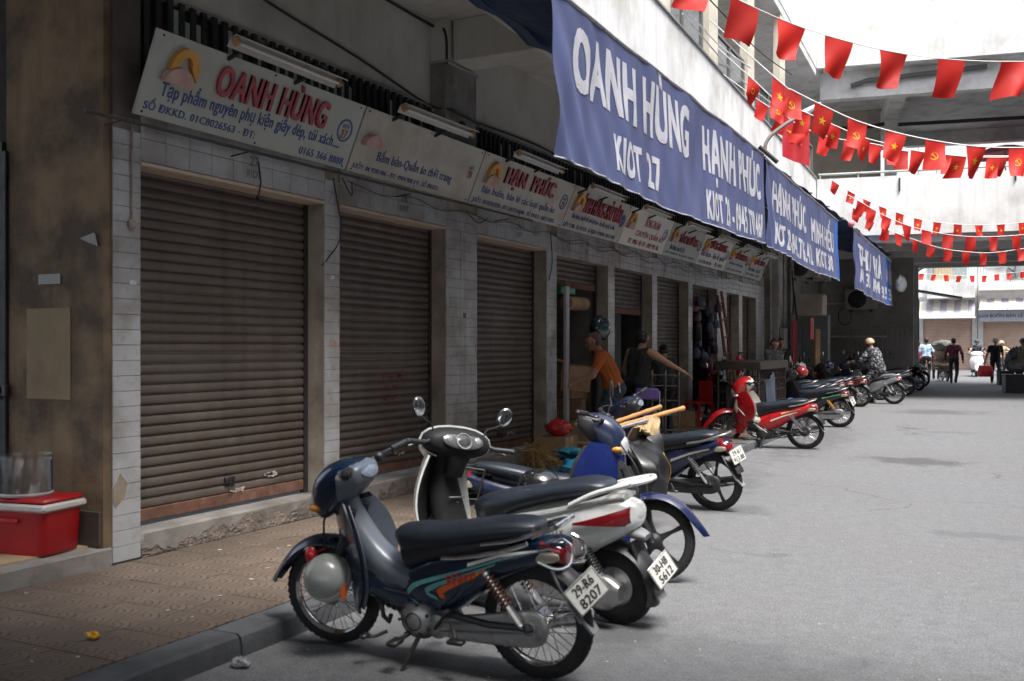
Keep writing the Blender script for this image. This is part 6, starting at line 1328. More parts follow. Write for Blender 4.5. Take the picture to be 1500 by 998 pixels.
# inside the open kiosk
tag(MB().box((-5.33, 12.28, 1.35), (.05, .1, 2.1), b=.008).build('white_post', mat('white_upright', (.36, .365, .39), .5)), 'white upright post in the open kiosk doorway', 'post')
fan = thing('standing_fan', 'dark teal covered fan head on a black pole at the kiosk door', 'fan', (-5.30, 13.3, on(0, 13.3)))
MB().tube([(0, 0, 0), (0, 0, 1.75)], .055, 10).build('pole', BLACK, fan); MB().sph((.05, 0, 1.72), (.14, .2, .19), 24).build('covered_head', mat('teal_cover', (.015, .05, .06), .25, coat=.5), fan); MB().lathe([(.001, 0), (.2, 0), (.2, .03), (.05, .05)], (0, 0, 0), (0, 0, 1), 20).build('base', BLACK, fan)
cu = thing('curtain', 'orange curtain at the edge of the open kiosk', 'curtain', (-5.66, 12.12, 1.3)); MB().shell(lambda u, v: Vector((-.02+.02*math.sin(14*u), .02+.2*u, 1.1-.95*v)), 14, 8, .004).build('fabric', mat('orange_fabric', (.30, .10, .03), .8, var=.2), cu, 70)
mt = thing('meter_board', 'electric meter board on the back wall of the open kiosk', 'meter', (-7.2, 13.05, 2.05), 0)
MB().box((0, 0, 0), (.03, .5, .6), b=.006).build('board', mat('black_board', (.03, .03, .03), .7), mt); MB().box((.04, -.12, .12), (.06, .1, .18), b=.01).box((.04, .05, .05), (.06, .09, .14), b=.01).build('meter', mat('meter_white', (.5, .5, .46), .4), mt)
tag(MB().box((-5.5, 12.6, 2.36), (.12, .5, .09), b=.01).build('exit_sign', mat('green_lightbox', (.02, .22, .13), .4, var=.4, sc=14)), 'small green light box under the half raised shutter', 'sign')
rl = MB().tube([(-5.52, 12.7, 2.2), (-5.5, 13.3, 2.2)], .1, 12); tag(rl.build('rolled_mat', CARD), 'brown roll hung below the half raised shutter', 'roll')
shf = MB()
for z in (.6, 1.0, 1.4, 1.8): shf.box((-7.1, 15.1, z), (.5, 1.5, .03))
tag(shf.build('shelf', mat('dark_shelf', (.06, .05, .045), .8), None, 0), 'dark shelf unit in the back of the kiosk behind the vest man', 'shelf')
tag(MB().box((-5.75, 15.2, 1.15), (.02, .55, 2.0)).build('curtain', mat('grey_blue_curtain', (.07, .085, .095), .9, var=.2)), 'grey blue curtain in the doorway behind the vest man', 'curtain')
# bins, gas bottles and red cloth at the far pillars
RC = mat('red_cloth', (.30, .02, .03), .8, var=.2)
b = MB(); b.shell(lambda u, v: Vector((-4.85+.03*math.sin(9*u), 25.2+.5*u, 2.25-1.9*v)), 12, 10, .02); tag(b.build('red_curtain', RC, None, 70), 'long red cloth hung on the pillar by the pipes', 'cloth')
b = MB(); b.shell(lambda u, v: Vector((-4.62+.03*math.sin(9*u), 26.3+.35*u, 2.35-.55*v)), 10, 8, .02); tag(b.build('red_cloth', RED_PL, None, 70), 'small bright red cloth beside the long red one', 'cloth')
tag(MB().box((-4.6, 27.35, 1.5), (.05, .7, 1.15), b=.01).build('plywood_board', mat('ochre_plywood', (.34, .17, .06), .7)), 'ochre plywood board propped by the red cloth', 'board')
for k, (x, y) in enumerate(((-4.0, 19.9), (-5.28, 21.6))):
    fe = thing('fire_extinguisher', ['red fire extinguisher by the wire cage end', 'red fire extinguisher on the pillar behind the ladder'][k], 'extinguisher', (x, y, on(x, y)+(.35 if k == 0 else .75)), group='fire extinguishers')
    MB().lathe([(.001, 0), (.07, 0), (.075, .02), (.075, .36), (.05, .42), (.022, .44), (.022, .48), (.001, .48)], (0, 0, 0), (0, 0, 1), 16).build('cylinder', RED_PL, fe); MB().box((.03, 0, .5), (.12, .025, .03), b=.006).tube([(.0, .03, .46), (.1, .06, .4), (.1, .06, .2)], .01, 6).build('valve', BLACK, fe)
    MB().box((.07, 0, .22), (.02, .06, .12)).build('instruction_label', WHITEP, fe)
wb = thing('water_bottle', 'blue drinking water bottle beside the wire cage', 'bottle', (-3.72, 19.4, on(0, 19.4))); MB().lathe([(.001, 0), (.13, 0), (.135, .03), (.135, .36), (.1, .42), (.035, .45), (.035, .5), (.001, .5)], (0, 0, 0), (0, 0, 1), 18).build('bottle', mat('blue_bottle', (.12, .22, .42), .15, coat=.5), wb)
# jacket slung over a bike, helmet on the champagne bike
def jk(u, v): return Vector((-3.86+.10*math.sin(math.pi*u)+.03*math.sin(9*u+3*v), 17.55+.42*u+.02*math.sin(12*v), 1.02+gz(17.6)-.75*v-.06*math.cos(math.pi*u)))
tag(MB().shell(jk, 14, 14, .03).build('jacket', mat('grey_blue_denim', (.07, .085, .12), .9, bump=.4), None, 70), 'grey blue jacket hung on the dark bike behind the red one', 'jacket')
bh = thing('helmet', 'shiny black helmet with white mark on the champagne bike seat', 'helmet', (-4.2, 22.55, gz(22.6)+.86)); MB().sph((0, 0, .02), (.15, .13, .14), 20, lo=-25).build('shell', mat('black_helmet_shell', (.012, .012, .013)), bh); MB().sph((.05, -.06, .05), (.09, .08, .05), 12).build('visor_mark', mat('white_mark', (.5, .5, .5), .3), bh)
for k, (x, y, z, cc, lb) in enumerate(((-3.75, 20.5, 1.0, (.35, .03, .03), 'dark red helmet hung on the bars of the bike behind the orange sprung one'), (-4.35, 23.55, 1.02, (.5, .5, .48), 'white helmet hung on the bars beside the champagne bike'), (-4.05, 25.7, 1.0, (.02, .03, .08), 'navy helmet on the bars of the bike before the spotted rider'))):
    o = thing('helmet', lb, 'helmet', (x, y, z+gz(y)), RN.uniform(0, 3)); MB().sph((0, 0, 0), (.14, .125, .125), 18, lo=-30).build('shell', mat('helmet_paint_%d' % k, cc, .2, coat=.5), o); MB().sph((.04, 0, -.02), (.105, .10, .06), 14).build('visor', mat('smoked_visor', (.03, .03, .035), .1, coat=.6), o)
# air conditioners
def aircon(label, c, rz, s=(.8, .28, .55), fanm=None):
    o = thing('air_conditioner', label, 'air conditioner', c, rz, 'outdoor air conditioner units'); w, d, h = s
    MB().box((0, 0, 0), (w, d, h), b=.015).build('casing', mat('aircon_casing', (.42, .40, .36), .6, dirt=(.28, .25, .21), dsc=4), o)
    MB().lathe([(.001, .0), (h*.42, 0), (h*.44, .012), (h*.42, .02)], (-w*.12, -d/2-.002, 0), (0, -1, 0), 24).build('fan_opening', fanm or mat('fan_dark', (.03, .03, .032), .6), o)
    g = MB()
    for q in (.1, .2, .3, .4): g.lathe([(h*q, .012), (h*q+.006, .012), (h*q+.006, .018), (h*q, .018)], (-w*.12, -d/2-.012, 0), (0, -1, 0), 24, closed=True)
    for k in range(5):
        a = 2*math.pi*k/5; g.tube([(-w*.12, -d/2-.03, 0), (-w*.12+h*.4*math.cos(a), -d/2-.02, h*.4*math.sin(a))], .02, 5)
    g.build('fan_grille', STEEL, o); MB().box((-w*.3, 0, -h/2-.04), (.04, d*1.3, .06)).box((w*.3, 0, -h/2-.04), (.04, d*1.3, .06)).build('bracket', IRON, o, 0); return o
aircon('air conditioner with dark fan on the end wall under the walkway', tuple(AY(1262, 439, 34.2)), 0, (1.0, .32, .66))
aircon('air conditioner up among the pipes under the second banner', tuple(AY(1178, 392, 27.6)), 0); aircon('air conditioner half hidden above the beige duct box', tuple(AY(1195, 398, 29.0)), 0)
db = AY(1187, 447, 27.4); tag(MB().box(db, (.75, .7, .56), b=.02).build('duct_box', mat('beige_metal_box', (.42, .36, .29), .6, dirt=(.3, .25, .2), dsc=3)), 'big beige metal box fixed to the pillar under the banner', 'box')
eb = AX(1132, 485, -5.05); tag(MB().box((-5.02, 25.1, 1.75), (.12, .42, .62), b=.01).build('electric_box', mat('grey_box', (.30, .29, .27), .6)), 'grey electric box on the first bare pillar', 'box')
ca = catmull([AY(1235, 450, 34.3), AY(1228, 460, 34.2), AY(1232, 474, 34.2), AY(1243, 474, 34.2), AY(1247, 462, 34.2), AY(1240, 450, 34.3)], 24); tag(MB().tube(ca, .015, 6).build('cable_loop', CABLE), 'loop of black cable on the end wall', 'cable')
for k, pts in enumerate(([(1112, 398, 24.8), (1130, 388, 25.2), (1150, 384, 26), (1170, 372, 27)], [(1120, 420, 25), (1126, 450, 25), (1124, 490, 25)], [(1160, 395, 26), (1163, 430, 26), (1168, 470, 26)], [(1110, 390, 24.7), (1140, 396, 25.5), (1160, 392, 26.5)])):
    tag(MB().tube(catmull([AY(*p) for p in pts], 16), .025, 6).build('service_cable', CABLE), ['dark cable bundle arching under the banner end', 'thick cable dropping down the first bare pillar', 'thick cable dropping past the red cloth', 'sagging cables behind the last sign'][k], 'cable')
# shelves and racks in the recess
rk = thing('wire_rack', 'pale wire clothes rack against the end wall', 'rack', AY(1285, 515, 33.8)); f = MB()
for x in np.arange(-.9, .91, .15): f.tube([(x, 0, -.7), (x, 0, .72)], .012, 4)
for z in (-.6, .1, .72): f.tube([(-.9, 0, z), (.9, 0, z)], .016, 5)
f.build('wire_frame', mat('pale_wire', (.33, .33, .32), .5, .4), rk, 0)
lk = thing('locker', 'grey metal locker in the recess beside the plywood', 'locker', AY(1195, 506, 30)); MB().box((0, 0, 0), (.75, .45, 1.75), b=.01).build('cabinet', mat('locker_grey', (.20, .20, .205), .5), lk); MB().box((.0, -.228, 0), (.68, .01, 1.65), b=.004).build('door', mat('locker_grey', (.20, .20, .205)), lk)
# ================================================================ things by the alcove and litter
co = thing('cool_box', 'red cool box with white rim on the alcove step', 'cool box', (-5.79, 4.44, .242), rad(8)); RB = mat('red_cooler_plastic', (.36, .004, .008), .45, var=.08)
MB().loft([[(x*s+0, y*s2, z) for x, y in [(.295*math.copysign(abs(math.cos(a))**.22, math.cos(a)), .175*math.copysign(abs(math.sin(a))**.22, math.sin(a))) for a in np.linspace(0, 2*math.pi, 33)[:-1]]] for z, s, s2 in ((0, .93, .93), (.012, .95, .95), (.28, 1, 1))]).build('tub', RB, co)
MB().box((0, 0, .305), (.625, .385, .05), b=.014).build('rim', mat('ivory_rim', (.55, .53, .50), .45), co); MB().box((0, 0, .345), (.60, .36, .036), b=.016).build('lid', RB, co); MB().box((0, -.192, .22), (.2, .02, .03), b=.008).build('handle', RB, co)
jr = thing('clear_tub', 'clear plastic round tub standing on the cool box', 'tub', (-5.79, 4.42, .608)); CLR = mat('clear_plastic', (.85, .86, .88), .08, var=.02, trans=1)
MB().lathe([(.165, .0), (.165, .26), (.168, .265), (.162, .265), (.161, .005)], (0, 0, 0), (0, 0, 1), 40, closed=True).build('wall', CLR, jr); MB().lathe([(.001, .0), (.168, 0), (.172, .012), (.168, .022), (.001, .022)], (0, 0, 0), (0, 0, 1), 40).build('base', mat('frosted_plastic', (.55, .55, .56), .4, trans=.3), jr)
yl = AZ_ = AG(138, 936); yl = O0+_ray(138, 936)*((.124-CAM_H)/_ray(138, 936).z)
crumple('wrapper', 'crumpled yellow wrapper on the patterned pavement', 'litter', (yl.x, yl.y, .122), (.03, .022, .018), mat('yellow_film', (.70, .36, .01), .4), 31, .6, 16)
pb = AG(352, 978); crumple('plastic_bag', 'small clear torn plastic bag on the road by the kerb', 'litter', (pb.x, pb.y, .002), (.05, .03, .022), mat('clear_film', (.6, .62, .64), .2, trans=.6), 33, .6, 16)
lf = AG(806, 985); tag(MB().shell(lambda u, v: Vector((.05*(u-.5), .03*(v-.5)*math.sin(math.pi*(.1+.8*u)), .006+.01*math.sin(5*u+3*v))), 7, 5, .001).build('dry_leaf', mat('brown_leaf', (.28, .12, .05), .8), None, 60, loc=(lf.x+.02, lf.y, .003)), 'curled brown dry leaf beside the navy bike rear wheel', 'leaf')
ltr = MB(); R5 = random.Random(5)
for k in range(420):
    if k < 60: x, y, z = R5.uniform(-5.2, -3.8), R5.uniform(3, 12), .123
    else: x, y, z = R5.uniform(-3.3, 1.5), R5.uniform(3, 22), .002
    z += gz(y); s = R5.uniform(.004, .016) if k >= 60 else R5.uniform(.006, .03); ltr.box((x, y, z), (s, s*R5.uniform(.3, .9), .003), rot=RZ(R5.uniform(0, 3)))
tag(ltr.build('litter', mat('pale_litter', (.42, .41, .38), .9), None, 0), 'scattered pale crumbs and paper bits on pavement and road', None, None, 'stuff')
# goods at the right edge of the lane and sacks on the loaded bike
def cr(label, px, py, s, m, dz=0, name='crate'):
    g = AG(px, py); o = thing(name, label, 'crate', (g.x, g.y, gz(g.y)+dz), .2, 'crates at the lane edge'); x, y, z = s
    MB().box((0, 0, z/2), (x, y, z), b=.02).build('body', m, o); MB().box((0, 0, z-.02), (x+.03, y+.03, .05), b=.01).build('rim', m, o); return o
cr('black crate at the right edge of the lane', 1490, 575, (.75, .6, .55), mat('black_crate', (.02, .02, .024), .5)); cr('blue crate in front of the black crates', 1479, 574, (.32, .3, .42), BLUE_PL); cr('black crate behind the blue one', 1473, 564, (.5, .5, .5), mat('black_crate', (.02, .02, .024)))
crumple('sack', 'grey heap of bags on the black crate', 'bag', tuple(AG(1493, 575)+Vector((0, 0, .6))), (.4, .3, .2), mat('grey_heap', (.16, .15, .145), .8), 41, .35)
crumple('sack', 'dark draped bundle behind the grey heap', 'bag', tuple(AG(1489, 566)+Vector((0, .4, .5))), (.35, .35, .4), mat('dark_bundle', (.02, .022, .03), .7), 43, .3)
for k, (dx, dz, lb) in enumerate(((0, .55, 'lower brown sack on the loaded motorbike'), (.05, .95, 'middle brown sack on the loaded motorbike'), (-.02, 1.3, 'top grey brown sack on the loaded motorbike'))):
    g = Vector((-2.25, 41.3, gz(41))); crumple('sack', lb, 'sack', (g.x+dx, g.y, g.z+dz-.15), (.42, .4, .22), mat('brown_sack_%d' % k, [(.20, .15, .10), (.26, .19, .12), (.22, .21, .17)][k], .9), 50+k, .25)
# ================================================================ buntings
FLAGM = mat('flag_red', (.72, .038, .028), .6, var=.08, sc=5, rnd=.22); YELF = mat('flag_yellow', (.80, .50, .01), .6); STRG = mat('white_string', (.75, .72, .70), .7)
for m_ in (FLAGM, YELF):
    N = m_.node_tree.nodes; L = m_.node_tree.links; p = N['Principled BSDF']; t = N.new('ShaderNodeBsdfTranslucent'); x = N.new('ShaderNodeMixShader'); x.inputs[0].default_value = .5
    L.new(p.inputs['Base Color'].links[0].from_socket, t.inputs[0]); L.new(p.outputs[0], x.inputs[1]); L.new(t.outputs[0], x.inputs[2]); L.new(x.outputs[0], N['Material Output'].inputs['Surface'])
def star_poly(r): return [((r if k % 2 == 0 else r*.4)*math.sin(math.pi*k/5), (r if k % 2 == 0 else r*.4)*math.cos(math.pi*k/5)) for k in range(10)]
def sickle():
    A = np.linspace(-2.5, 1.75, 22); th = lambda t: .07+.27*math.sin(math.pi*min(1, .12+.9*t))*(1-.6*t)
    return [(.92*math.cos(a), .92*math.sin(a)) for a in A]+[((.92-th(k/21))*math.cos(A[k]), (.92-th(k/21))*math.sin(A[k])) for k in range(21, -1, -1)]
def flag(parent, org, p, w, h, kind, seed, ang, yaw, swing=True):
    R2 = random.Random(seed); a1, a2, a3 = R2.uniform(.08, .22), R2.uniform(0, 6), R2.uniform(-.25, .25)
    ux = Vector((math.cos(yaw), math.sin(yaw), math.tan(ang))).normalized(); nn = Vector((math.sin(yaw), -math.cos(yaw), 0))
    sk_ = R2.uniform(-.5, -.12) if swing else R2.uniform(-.22, .1); nr = R2.uniform(.10, .3); tw = R2.uniform(-.5, .5)
    def f(u, v, off=0): return p-org+ux*((u-.5)*w*(1-nr*v)+sk_*w*v**1.3)+nn*(tw*(u-.5)*w*v)+Vector((0, 0, -v*h))+nn*(a1*w*math.sin(4*u+2.5*v+a2)*v+a3*h*v*v+off)+ux*(-.12*a3*v*w)
    o = MB().shell(f, 9, 9, .0012).build('flag', FLAGM, parent, 70)
    rr = .2*min(w, h)*1.1
    def em(polys):
        for q in polys:
            for sgn in (1, -1):
                bm = bmesh.new(); vs = [bm.verts.new((x, y, 0)) for x, y in q]; bm.faces.new(vs); bmesh.ops.triangulate(bm, faces=bm.faces)
                for v in bm.verts: v.co = f(.5+v.co.x/w, .5-v.co.y/h, .004*sgn-(.0 if sgn > 0 else .0012))
                me = bpy.data.meshes.new('emblem'); bm.to_mesh(me); bm.free(); me.materials.append(YELF); inst('emblem', me, o)
    if kind == 's': em([star_poly(rr)])
    if kind == 'h':
        k = rr*.95; rot = lambda P, a: [(x*math.cos(a)-y*math.sin(a), x*math.sin(a)+y*math.cos(a)) for x, y in P]
        em([[(x*k, y*k) for x, y in sickle()], rot([(-.1*k, -.95*k), (.1*k, -.95*k), (.1*k, .35*k), (-.1*k, .35*k)], .75), rot([(-.42*k, .35*k), (.36*k, .35*k), (.36*k, .68*k), (-.25*k, .68*k)], .75)])
    return o
def bunting(label, items, D0, D1, w, h, ends, seed):
    """items: (px, py of the top centre, kind); depth grows from D0 to D1 along the cord"""
    n = len(items); xs = [q[0] for q in items]; dep = lambda x: D0+(D1-D0)*(x-xs[0])/(xs[-1]-xs[0])
    pts = [AD(x, y, dep(x)) for x, y, _ in items]; line = [AD(ends[0][0], ends[0][1], dep(ends[0][0]))]+pts+[AD(ends[1][0], ends[1][1], dep(ends[1][0]))]
    r = thing('bunting', label, 'bunting', line[0], 0, 'flag buntings strung over the lane'); org = Vector(line[0])
    MB().tube([q-org+Vector((0, 0, .004)) for q in catmull([tuple(p) for p in line], 12*n)], .0045 if D0 < 12 else .008, 5).build('cord', STRG, r)
    for i, (x, y, kd) in enumerate(items):
        a, c = line[i], line[i+2]; d = c-a; yaw = math.atan2(d.y, d.x); flag(r, org, pts[i], w, h, kd, seed*50+i, math.atan2(d.z, math.hypot(d.x, d.y)), yaw, D0 < 20 or i < 3)
bunting('nearest bunting of large plain red flags across the upper right', [(1022, -32, 'p'), (1091, 5, 'p'), (1159, 35, 'p'), (1229, 58, 'p'), (1309, 77, 'p'), (1394, 88, 'p'), (1486, 91, 'p'), (1585, 88, 'p')], 8.6, 9.6, .29, .34, ((960, -75), (1680, 78)), 1)
bunting('second bunting with gold stars and sickles, upper of its pair', [(1144, 122, 's'), (1161, 133, 'h'), (1207, 156, 's'), (1256, 178, 'h'), (1313, 195, 's'), (1370, 207, 'h'), (1430, 215, 's'), (1492, 217, 'h'), (1556, 214, 's')], 12.0, 12.6, .27, .37, ((1040, 30), (1640, 205)), 2)
bunting('bunting of small star flags hanging just behind the second one', [(1105, 119, 'h'), (1140, 150, 'h'), (1177, 164, 's'), (1222, 184, 's'), (1265, 202, 's'), (1308, 213, 'h'), (1345, 222, 'p'), (1405, 229, 's'), (1456, 231, 's'), (1520, 228, 's')], 14.5, 15.5, .25, .33, ((1050, 70), (1620, 218)), 3)
bunting('bunting of pale backed plain flags behind the small star flags', [(1117, 151, 'p'), (1147, 168, 'p'), (1172, 185, 'p'), (1210, 200, 'p'), (1246, 207, 'p'), (1283, 212, 'p'), (1321, 221, 'p'), (1392, 228, 'p'), (1466, 229, 'p'), (1530, 228, 'p')], 16.5, 17.5, .25, .34, ((1060, 110), (1620, 216)), 4)
bunting('star flag bunting draped before the white walkway parapet', [(1224, 268, 'p'), (1247, 282, 's'), (1270, 294, 'p'), (1293, 304, 's'), (1318, 313, 's'), (1345, 321, 's'), (1373, 326, 's'), (1403, 329, 's'), (1434, 330, 's'), (1466, 329, 's'), (1498, 326, 's'), (1530, 322, 's')], 25, 25.5, .22, .31, ((1216, 262), (1590, 312)), 5)
bunting('middle plain red bunting below the star flags', [(1262, 297, 'p'), (1277, 306, 'p'), (1299, 318, 'p'), (1328, 330, 'p'), (1357, 338, 'p'), (1389, 344, 'p'), (1422, 347, 'p'), (1455, 347, 'p'), (1489, 345, 'p'), (1524, 341, 'p')], 23.5, 24, .25, .34, ((1240, 285), (1590, 330)), 6)
bunting('lowest plain red bunting under the walkway beam', [(1255, 308, 'p'), (1275, 322, 'p'), (1297, 335, 'p'), (1316, 343, 'p'), (1341, 352, 'p'), (1364, 360, 'p'), (1389, 366, 'p'), (1415, 369, 'p'), (1441, 371, 'p'), (1468, 369, 'p'), (1496, 365, 'p'), (1526, 360, 'p')], 24.6, 25.2, .22, .30, ((1240, 298), (1590, 348)), 7)
bunting('far small red bunting before the balcony houses', [(1335, 400, 'p'), (1350, 401, 'p'), (1368, 402, 'p'), (1386, 403, 'p'), (1405, 404, 'p'), (1424, 404, 'p'), (1442, 404, 'p'), (1460, 402, 'p'), (1479, 400, 'p'), (1498, 398, 'p'), (1516, 396, 'p')], 46, 46, .24, .30, ((1325, 399), (1560, 392)), 8)
# hanging national flag, flag on a pole
nf = thing('national_flag', 'red flag with one gold star hanging from a gallery post', 'flag', AD(1166, 160, 20)); org = AD(1166, 160, 20)
def nfp(u, v, off=0): return Vector((.9*(u-.5)*.55, .2*(u-.5), -v*.95-.22*u*v))+Vector((.12, -1, 0)).normalized()*(.05*math.sin(7*u+2*v)+off)
fo = MB().shell(nfp, 14, 12, .003).build('cloth', mat('deep_flag_red', (.40, .010, .018), .6), nf, 70)
bm = bmesh.new(); bm.faces.new([bm.verts.new((x, y, 0)) for x, y in star_poly(.2)]); bmesh.ops.triangulate(bm, faces=bm.faces)
for v in bm.verts: v.co = nfp(.5+v.co.x/.55, .5-v.co.y/.95, .02)
me = bpy.data.meshes.new('emblem'); bm.to_mesh(me); bm.free(); me.materials.append(YELF); inst('emblem', me, fo)
pf = thing('flag_on_pole', 'red star flag drooping from a pole on the walkway parapet', 'flag', W(9.1, .3, 6.2)); po = W(9.1, .3, 6.2)
MB().tube([(0, 0, 0), (.1, 0, 2.3)], .02, 8).build('pole', ALU, pf)
def pfp(u, v, off=0): return Vector((.1-.5*v*u-.03*u, -.04*math.sin(6*u+3*v)-off, 2.25-.25*u*(1-v)-1.5*v))
fo = MB().shell(pfp, 10, 14, .004).build('cloth', FLAGM, pf, 70)
MB().prism([(x, y*1.2) for x, y in star_poly(.16)], lambda x, y: (-.12+x*.5, -.075, 1.4+y), lambda x, y: (-.12+x*.5, -.06, 1.4+y)).build('emblem', YELF, pf)
# street lamp bracket over the second banner
lp_ = thing('bracket_lamp', 'curved grey bracket lamp rising over the end of the first banner', 'lamp', (-3.9, 15.6, 4.3))
o_ = Vector((-3.9, 15.6, 4.3)); D_ = 15.2
MB().tube([q-o_ for q in catmull([AD(1120, 222, D_), AD(1122, 210, D_), AD(1130, 198, D_), AD(1148, 184, D_), AD(1168, 172, D_)], 20)], .03, 8).build('arm', mat('grey_brown_pipe', (.25, .22, .20), .5, .3), lp_)
MB().tube([AD(1166, 173, D_)-o_, AD(1180, 165, D_)-o_, AD(1202, 152, D_)-o_], [.03, .055, .03], 8).build('lamp_head', mat('pale_blue_lamp', (.55, .62, .68), .4), lp_)
MB().tube([AD(1112, 215, D_)-o_, AD(1139, 238, D_)-o_], .035, 8).build('clamp_bar', IRON, lp_)
for k, (a, c_) in enumerate((((985, -10, 0), (1100, 100, 0)), ((1000, 20, 0), (1130, 152, 0)), ((1040, 0, 0), (1160, 110, 0)))):
    p, q = AP(a[0], a[1], .08), AP(c_[0], c_[1], .08); mid = p.lerp(q, .5)-Vector((0, 0, .12)); tag(MB().tube(catmull([tuple(p), tuple(mid), tuple(q)], 20), .012, 5).build('gallery_cable', STRG if k < 2 else CABLE), ['pale wire sagging past the gallery windows, lower one', 'pale wire along the gallery windows, nearest the parapet', 'dark wire along the gallery posts'][k], 'cable')
pk = AD(1247, 328, 20.5); tag(MB().sph(pk, .07, 14).build('pink_ball', mat('pink_float', (.75, .22, .27), .5)), 'pink ball on the corner of the farthest banner rail', 'ball')
wbn = AD(1320, 415, 27.5); crumple('plastic_bundle', 'white plastic bundle hung at the far end of the last banner', 'bag', tuple(wbn-Vector((0, 0, .25))), (.14, .14, .22), mat('white_film', (.6, .62, .58), .4), 61, .25)
# parasols on the walkway roof
for k, (u, v, z, r_, c_, lb) in enumerate(((6.2, 9.3, 8.25, 1.1, (.55, .16, .20), 'pink parasol seen through the walkway gallery'), (8.0, 9.2, 8.45, 1.15, (.10, .22, .48), 'blue parasol in the middle of the walkway gallery'), (10.2, 9.4, 8.4, 1.2, (.12, .27, .5), 'blue parasol at the right of the walkway gallery'))):
    o = thing('parasol', lb, 'parasol', W(u, v, 5.3), 0, 'parasols on the walkway'); hh = z-5.3
    MB().lathe([(.001, hh+.3), (r_*.35, hh+.24), (r_*.7, hh+.12), (r_, hh-.05), (r_*.99, hh-.09), (r_*.68, hh+.09), (.001, hh+.26)], (0, 0, 0), (0, 0, 1), 8).build('canopy', mat('parasol_%d' % k, c_, .7), o, 0); MB().tube([(0, 0, 0), (0, 0, hh+.3)], .025, 8).build('pole', ALU, o)
# ================================================================ shops across the far end of the lane
YF = 57.0; ZF = gz(57)
SLF = mat('salmon_shutter', (.42, .30, .235), .6, var=.06, dirt=(.33, .23, .18), dsc=1.2, dth=.55)
def far_shop(label, x0, x1, zaw, sign, bal):
    o = thing('far_shop', label, 'shop', ((x0+x1)/2, YF, ZF), 0, 'shops at the far end'); w = x1-x0; hw = w/2
    MB().box((0, .6, 7), (w-.02, 1.0, 14)).build('wall', WHITEW, o, 0)
    sh = MB().box((0, .09, 1.4), (w-.5, .03, 2.8)).build('rolling_shutter', SLF, o, 0); t = MB()
    for k in range(34): t.loft([[(x, .075-d, .05+.08*k+z) for d, z in ((0, 0), (.02, .02), (.02, .05), (0, .075), (-.01, .0))] for x in (-hw+.26, hw-.26)])
    t.build('slats', SLF, sh, 50)['kind'] = 'stuff'
    for sg in (1, -1): MB().box((sg*(hw-.13), .02, 1.9), (.24, .2, 3.9)).build('pilaster', mat('grey_pilaster', (.45, .44, .42), .8, world=True), o, 0)
    hA = 1.05 if bal else .7
    aw = thing('striped_awning', 'striped canvas awning over the '+('left' if x0 < -3 else 'right')+' far shop', 'awning', ((x0+x1)/2, YF, ZF+zaw), 0, 'striped awnings'); n = int(w/.17)
    for c in range(2):
        b = MB()
        for k in range(n):
            if (k % 4 in (0, 1)) == (c == 0):
                xa, xb = -hw+.1+(w-.2)*k/n, -hw+.1+(w-.2)*(k+1)/n
                b.shell(lambda u, v: Vector((xa+(xb-xa)*u, -.0-1.25*v, hA-(hA-.1)*v+.02*math.sin(30*xa))), 2, 6, .012)
        b.build('stripe', mat('awning_%d' % c, [(.62, .56, .50), (.33, .31, .34)][c], .7), aw, 60)['kind'] = 'stuff'
    MB().tube([(-hw+.05, -1.27, .08), (hw-.05, -1.27, .08)], .04, 6).build('front_bar', ALU, aw)
    if sign:
        s = thing('far_sign', 'long grey shop board with blue capitals under the right striped awning', 'sign', ((x0+x1)/2, YF-.6, ZF+2.78)); MB().box((0, 0, 0), (w-.2, .06, .58), b=.01).build('panel', mat('lilac_grey_panel', (.40, .40, .44), .6), s)
        place_text(sign, SBLUE, frame((-.1, -.034, .04), (1, 0, 0), (0, 0, 1)), s, w=w*.92, h=.3, ext=.004, bold=.03)
    if bal:
        b = MB().box((.2, -.5, 4.2), (w-.6, 1.1, .95)).build('balcony', WHITEW, o, 0); r = MB()
        for k in range(int(w/.14)): r.tube([(-hw+.5+.14*k, -1.0, 4.68), (-hw+.5+.14*k, -1.0, 5.5)], .014, 4)
        r.tube([(-hw+.5, -1, 5.5), (hw-.1, -1, 5.5)], .03, 5); r.build('railing', mat('grey_railing', (.30, .33, .32), .6), b, 0)['kind'] = 'stuff'
        MB().box((0, .08, 5.7), (w-1.0, .06, 1.9)).build('window', mat('grey_green_window', (.28, .33, .32), .4), o, 0); MB().box((-.2, .03, 5.6), (.9, .06, 1.9)).build('door', mat('ochre_door', (.42, .33, .2), .6), o, 0)
    else:
        MB().box((0, -.3, 4.3), (w-.1, .7, .4)).build('ledge', WHITEW, o, 0)
        for x in (-hw+.95, -hw+2.2):
            f = MB().box((x, .07, 5.85), (1.1, .08, 1.1)).build('window', WHITEP, o, 0); MB().box((x, .025, 5.85), (.95, .03, .95)).build('pane', mat('teal_glass', (.08, .15, .17), .2), f, 0)
    return o
XA, XB, XC = AY(1345, 500, YF).x, AY(1432, 500, YF).x, AY(1545, 500, YF).x
far_shop('white house with balcony and shuttered shop at the end of the lane, behind the crowd', XA, XB, 2.6, None, True)
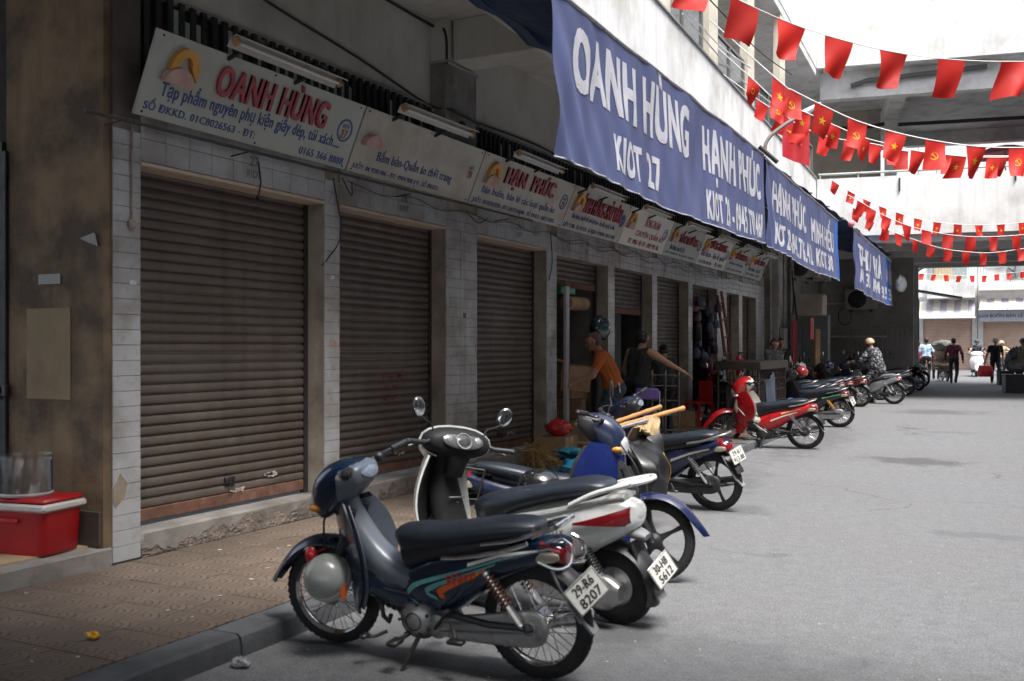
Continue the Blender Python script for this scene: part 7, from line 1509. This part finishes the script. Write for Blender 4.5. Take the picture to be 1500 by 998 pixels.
far_shop('white house with small windows and lettered shop board at the end of the lane', XB+.02, XC, 3.0, 'BÁN BUÔN-BÁN LẺ QUẦN ÁO', False)
for (a, c_, lb) in ((XA-9, XA-.02, 'plain pale house hidden mostly by the concrete column'), (XC+.02, XC+9, 'plain pale house beyond the right edge of the lane')):
    o = thing('far_house', lb, 'house', ((a+c_)/2, YF, ZF), 0); MB().box((0, .6, 7), (c_-a, 1, 14)).build('wall', WHITEW, o, 0); MB().box((0, .06, 1.5), (4, .05, 3)).build('rolling_shutter', SLF, o, 0)
aircon('white air conditioner on the far house wall', (AY(1489, 393, YF-.4).x, YF-.4, AY(1489, 398, YF-.4).z), 0, (.95, .35, .8), mat('fan_grey', (.3, .3, .3), .6))
nv = thing('canvas_awning', 'navy canvas sheet and dark lean-to roof beside the concrete column', 'awning', AD(1340, 440, 37)); org = AD(1340, 440, 37)
MB().box((0, .1, -.75), (.3, .08, 1.6), b=.01).build('canvas', TARP, nv); MB().box((.7, 0, .22), (1.9, 1.4, .06), rot=RY(.2)).build('roof_sheet', STEEL, nv)
dc = catmull([AD(1341, 430, 45), AD(1340, 408, 45), AD(1346, 396, 45), AD(1358, 390, 45)], 14); tag(MB().tube(dc, .05, 6).build('drain_pipe', CABLE), 'dark bent pipe in front of the balcony house', 'pipe')
# unseen block opposite and walkway overhead, added to shade the facade and near road
ob = thing('market_building', 'unseen market block opposite, added to shade the arcade front', 'building', (7.5, 14, 0))
MB().box((1.5, 0, 6.6), (3, 46, 13.2)).box((-.6, 0, 5.4), (1.2, 46, 1.7)).build('wall', mat('shaded_render', (.42, .41, .39), .85, world=True, dirt=(.3, .29, .27), dsc=1), ob, 0)
for k in range(14):
    MB().box((-.05, -21+3.2*k, 1.4), (.08, 2.4, 2.7)).build('rolling_shutter', SLATM, ob, 0)
nw_ = thing('overhead_walkway', 'unseen walkway above the camera, added to shade the near road', 'building', (0, -5, 0)); MB().box((0, 1.65, 5.2), (14.5, 12.9, 1.3)).build('deck', GREYC, nw_, 0); MB().box((0, 0, 11), (14.5, 9.3, 4)).build('upper_wall', GREYC, nw_, 0)
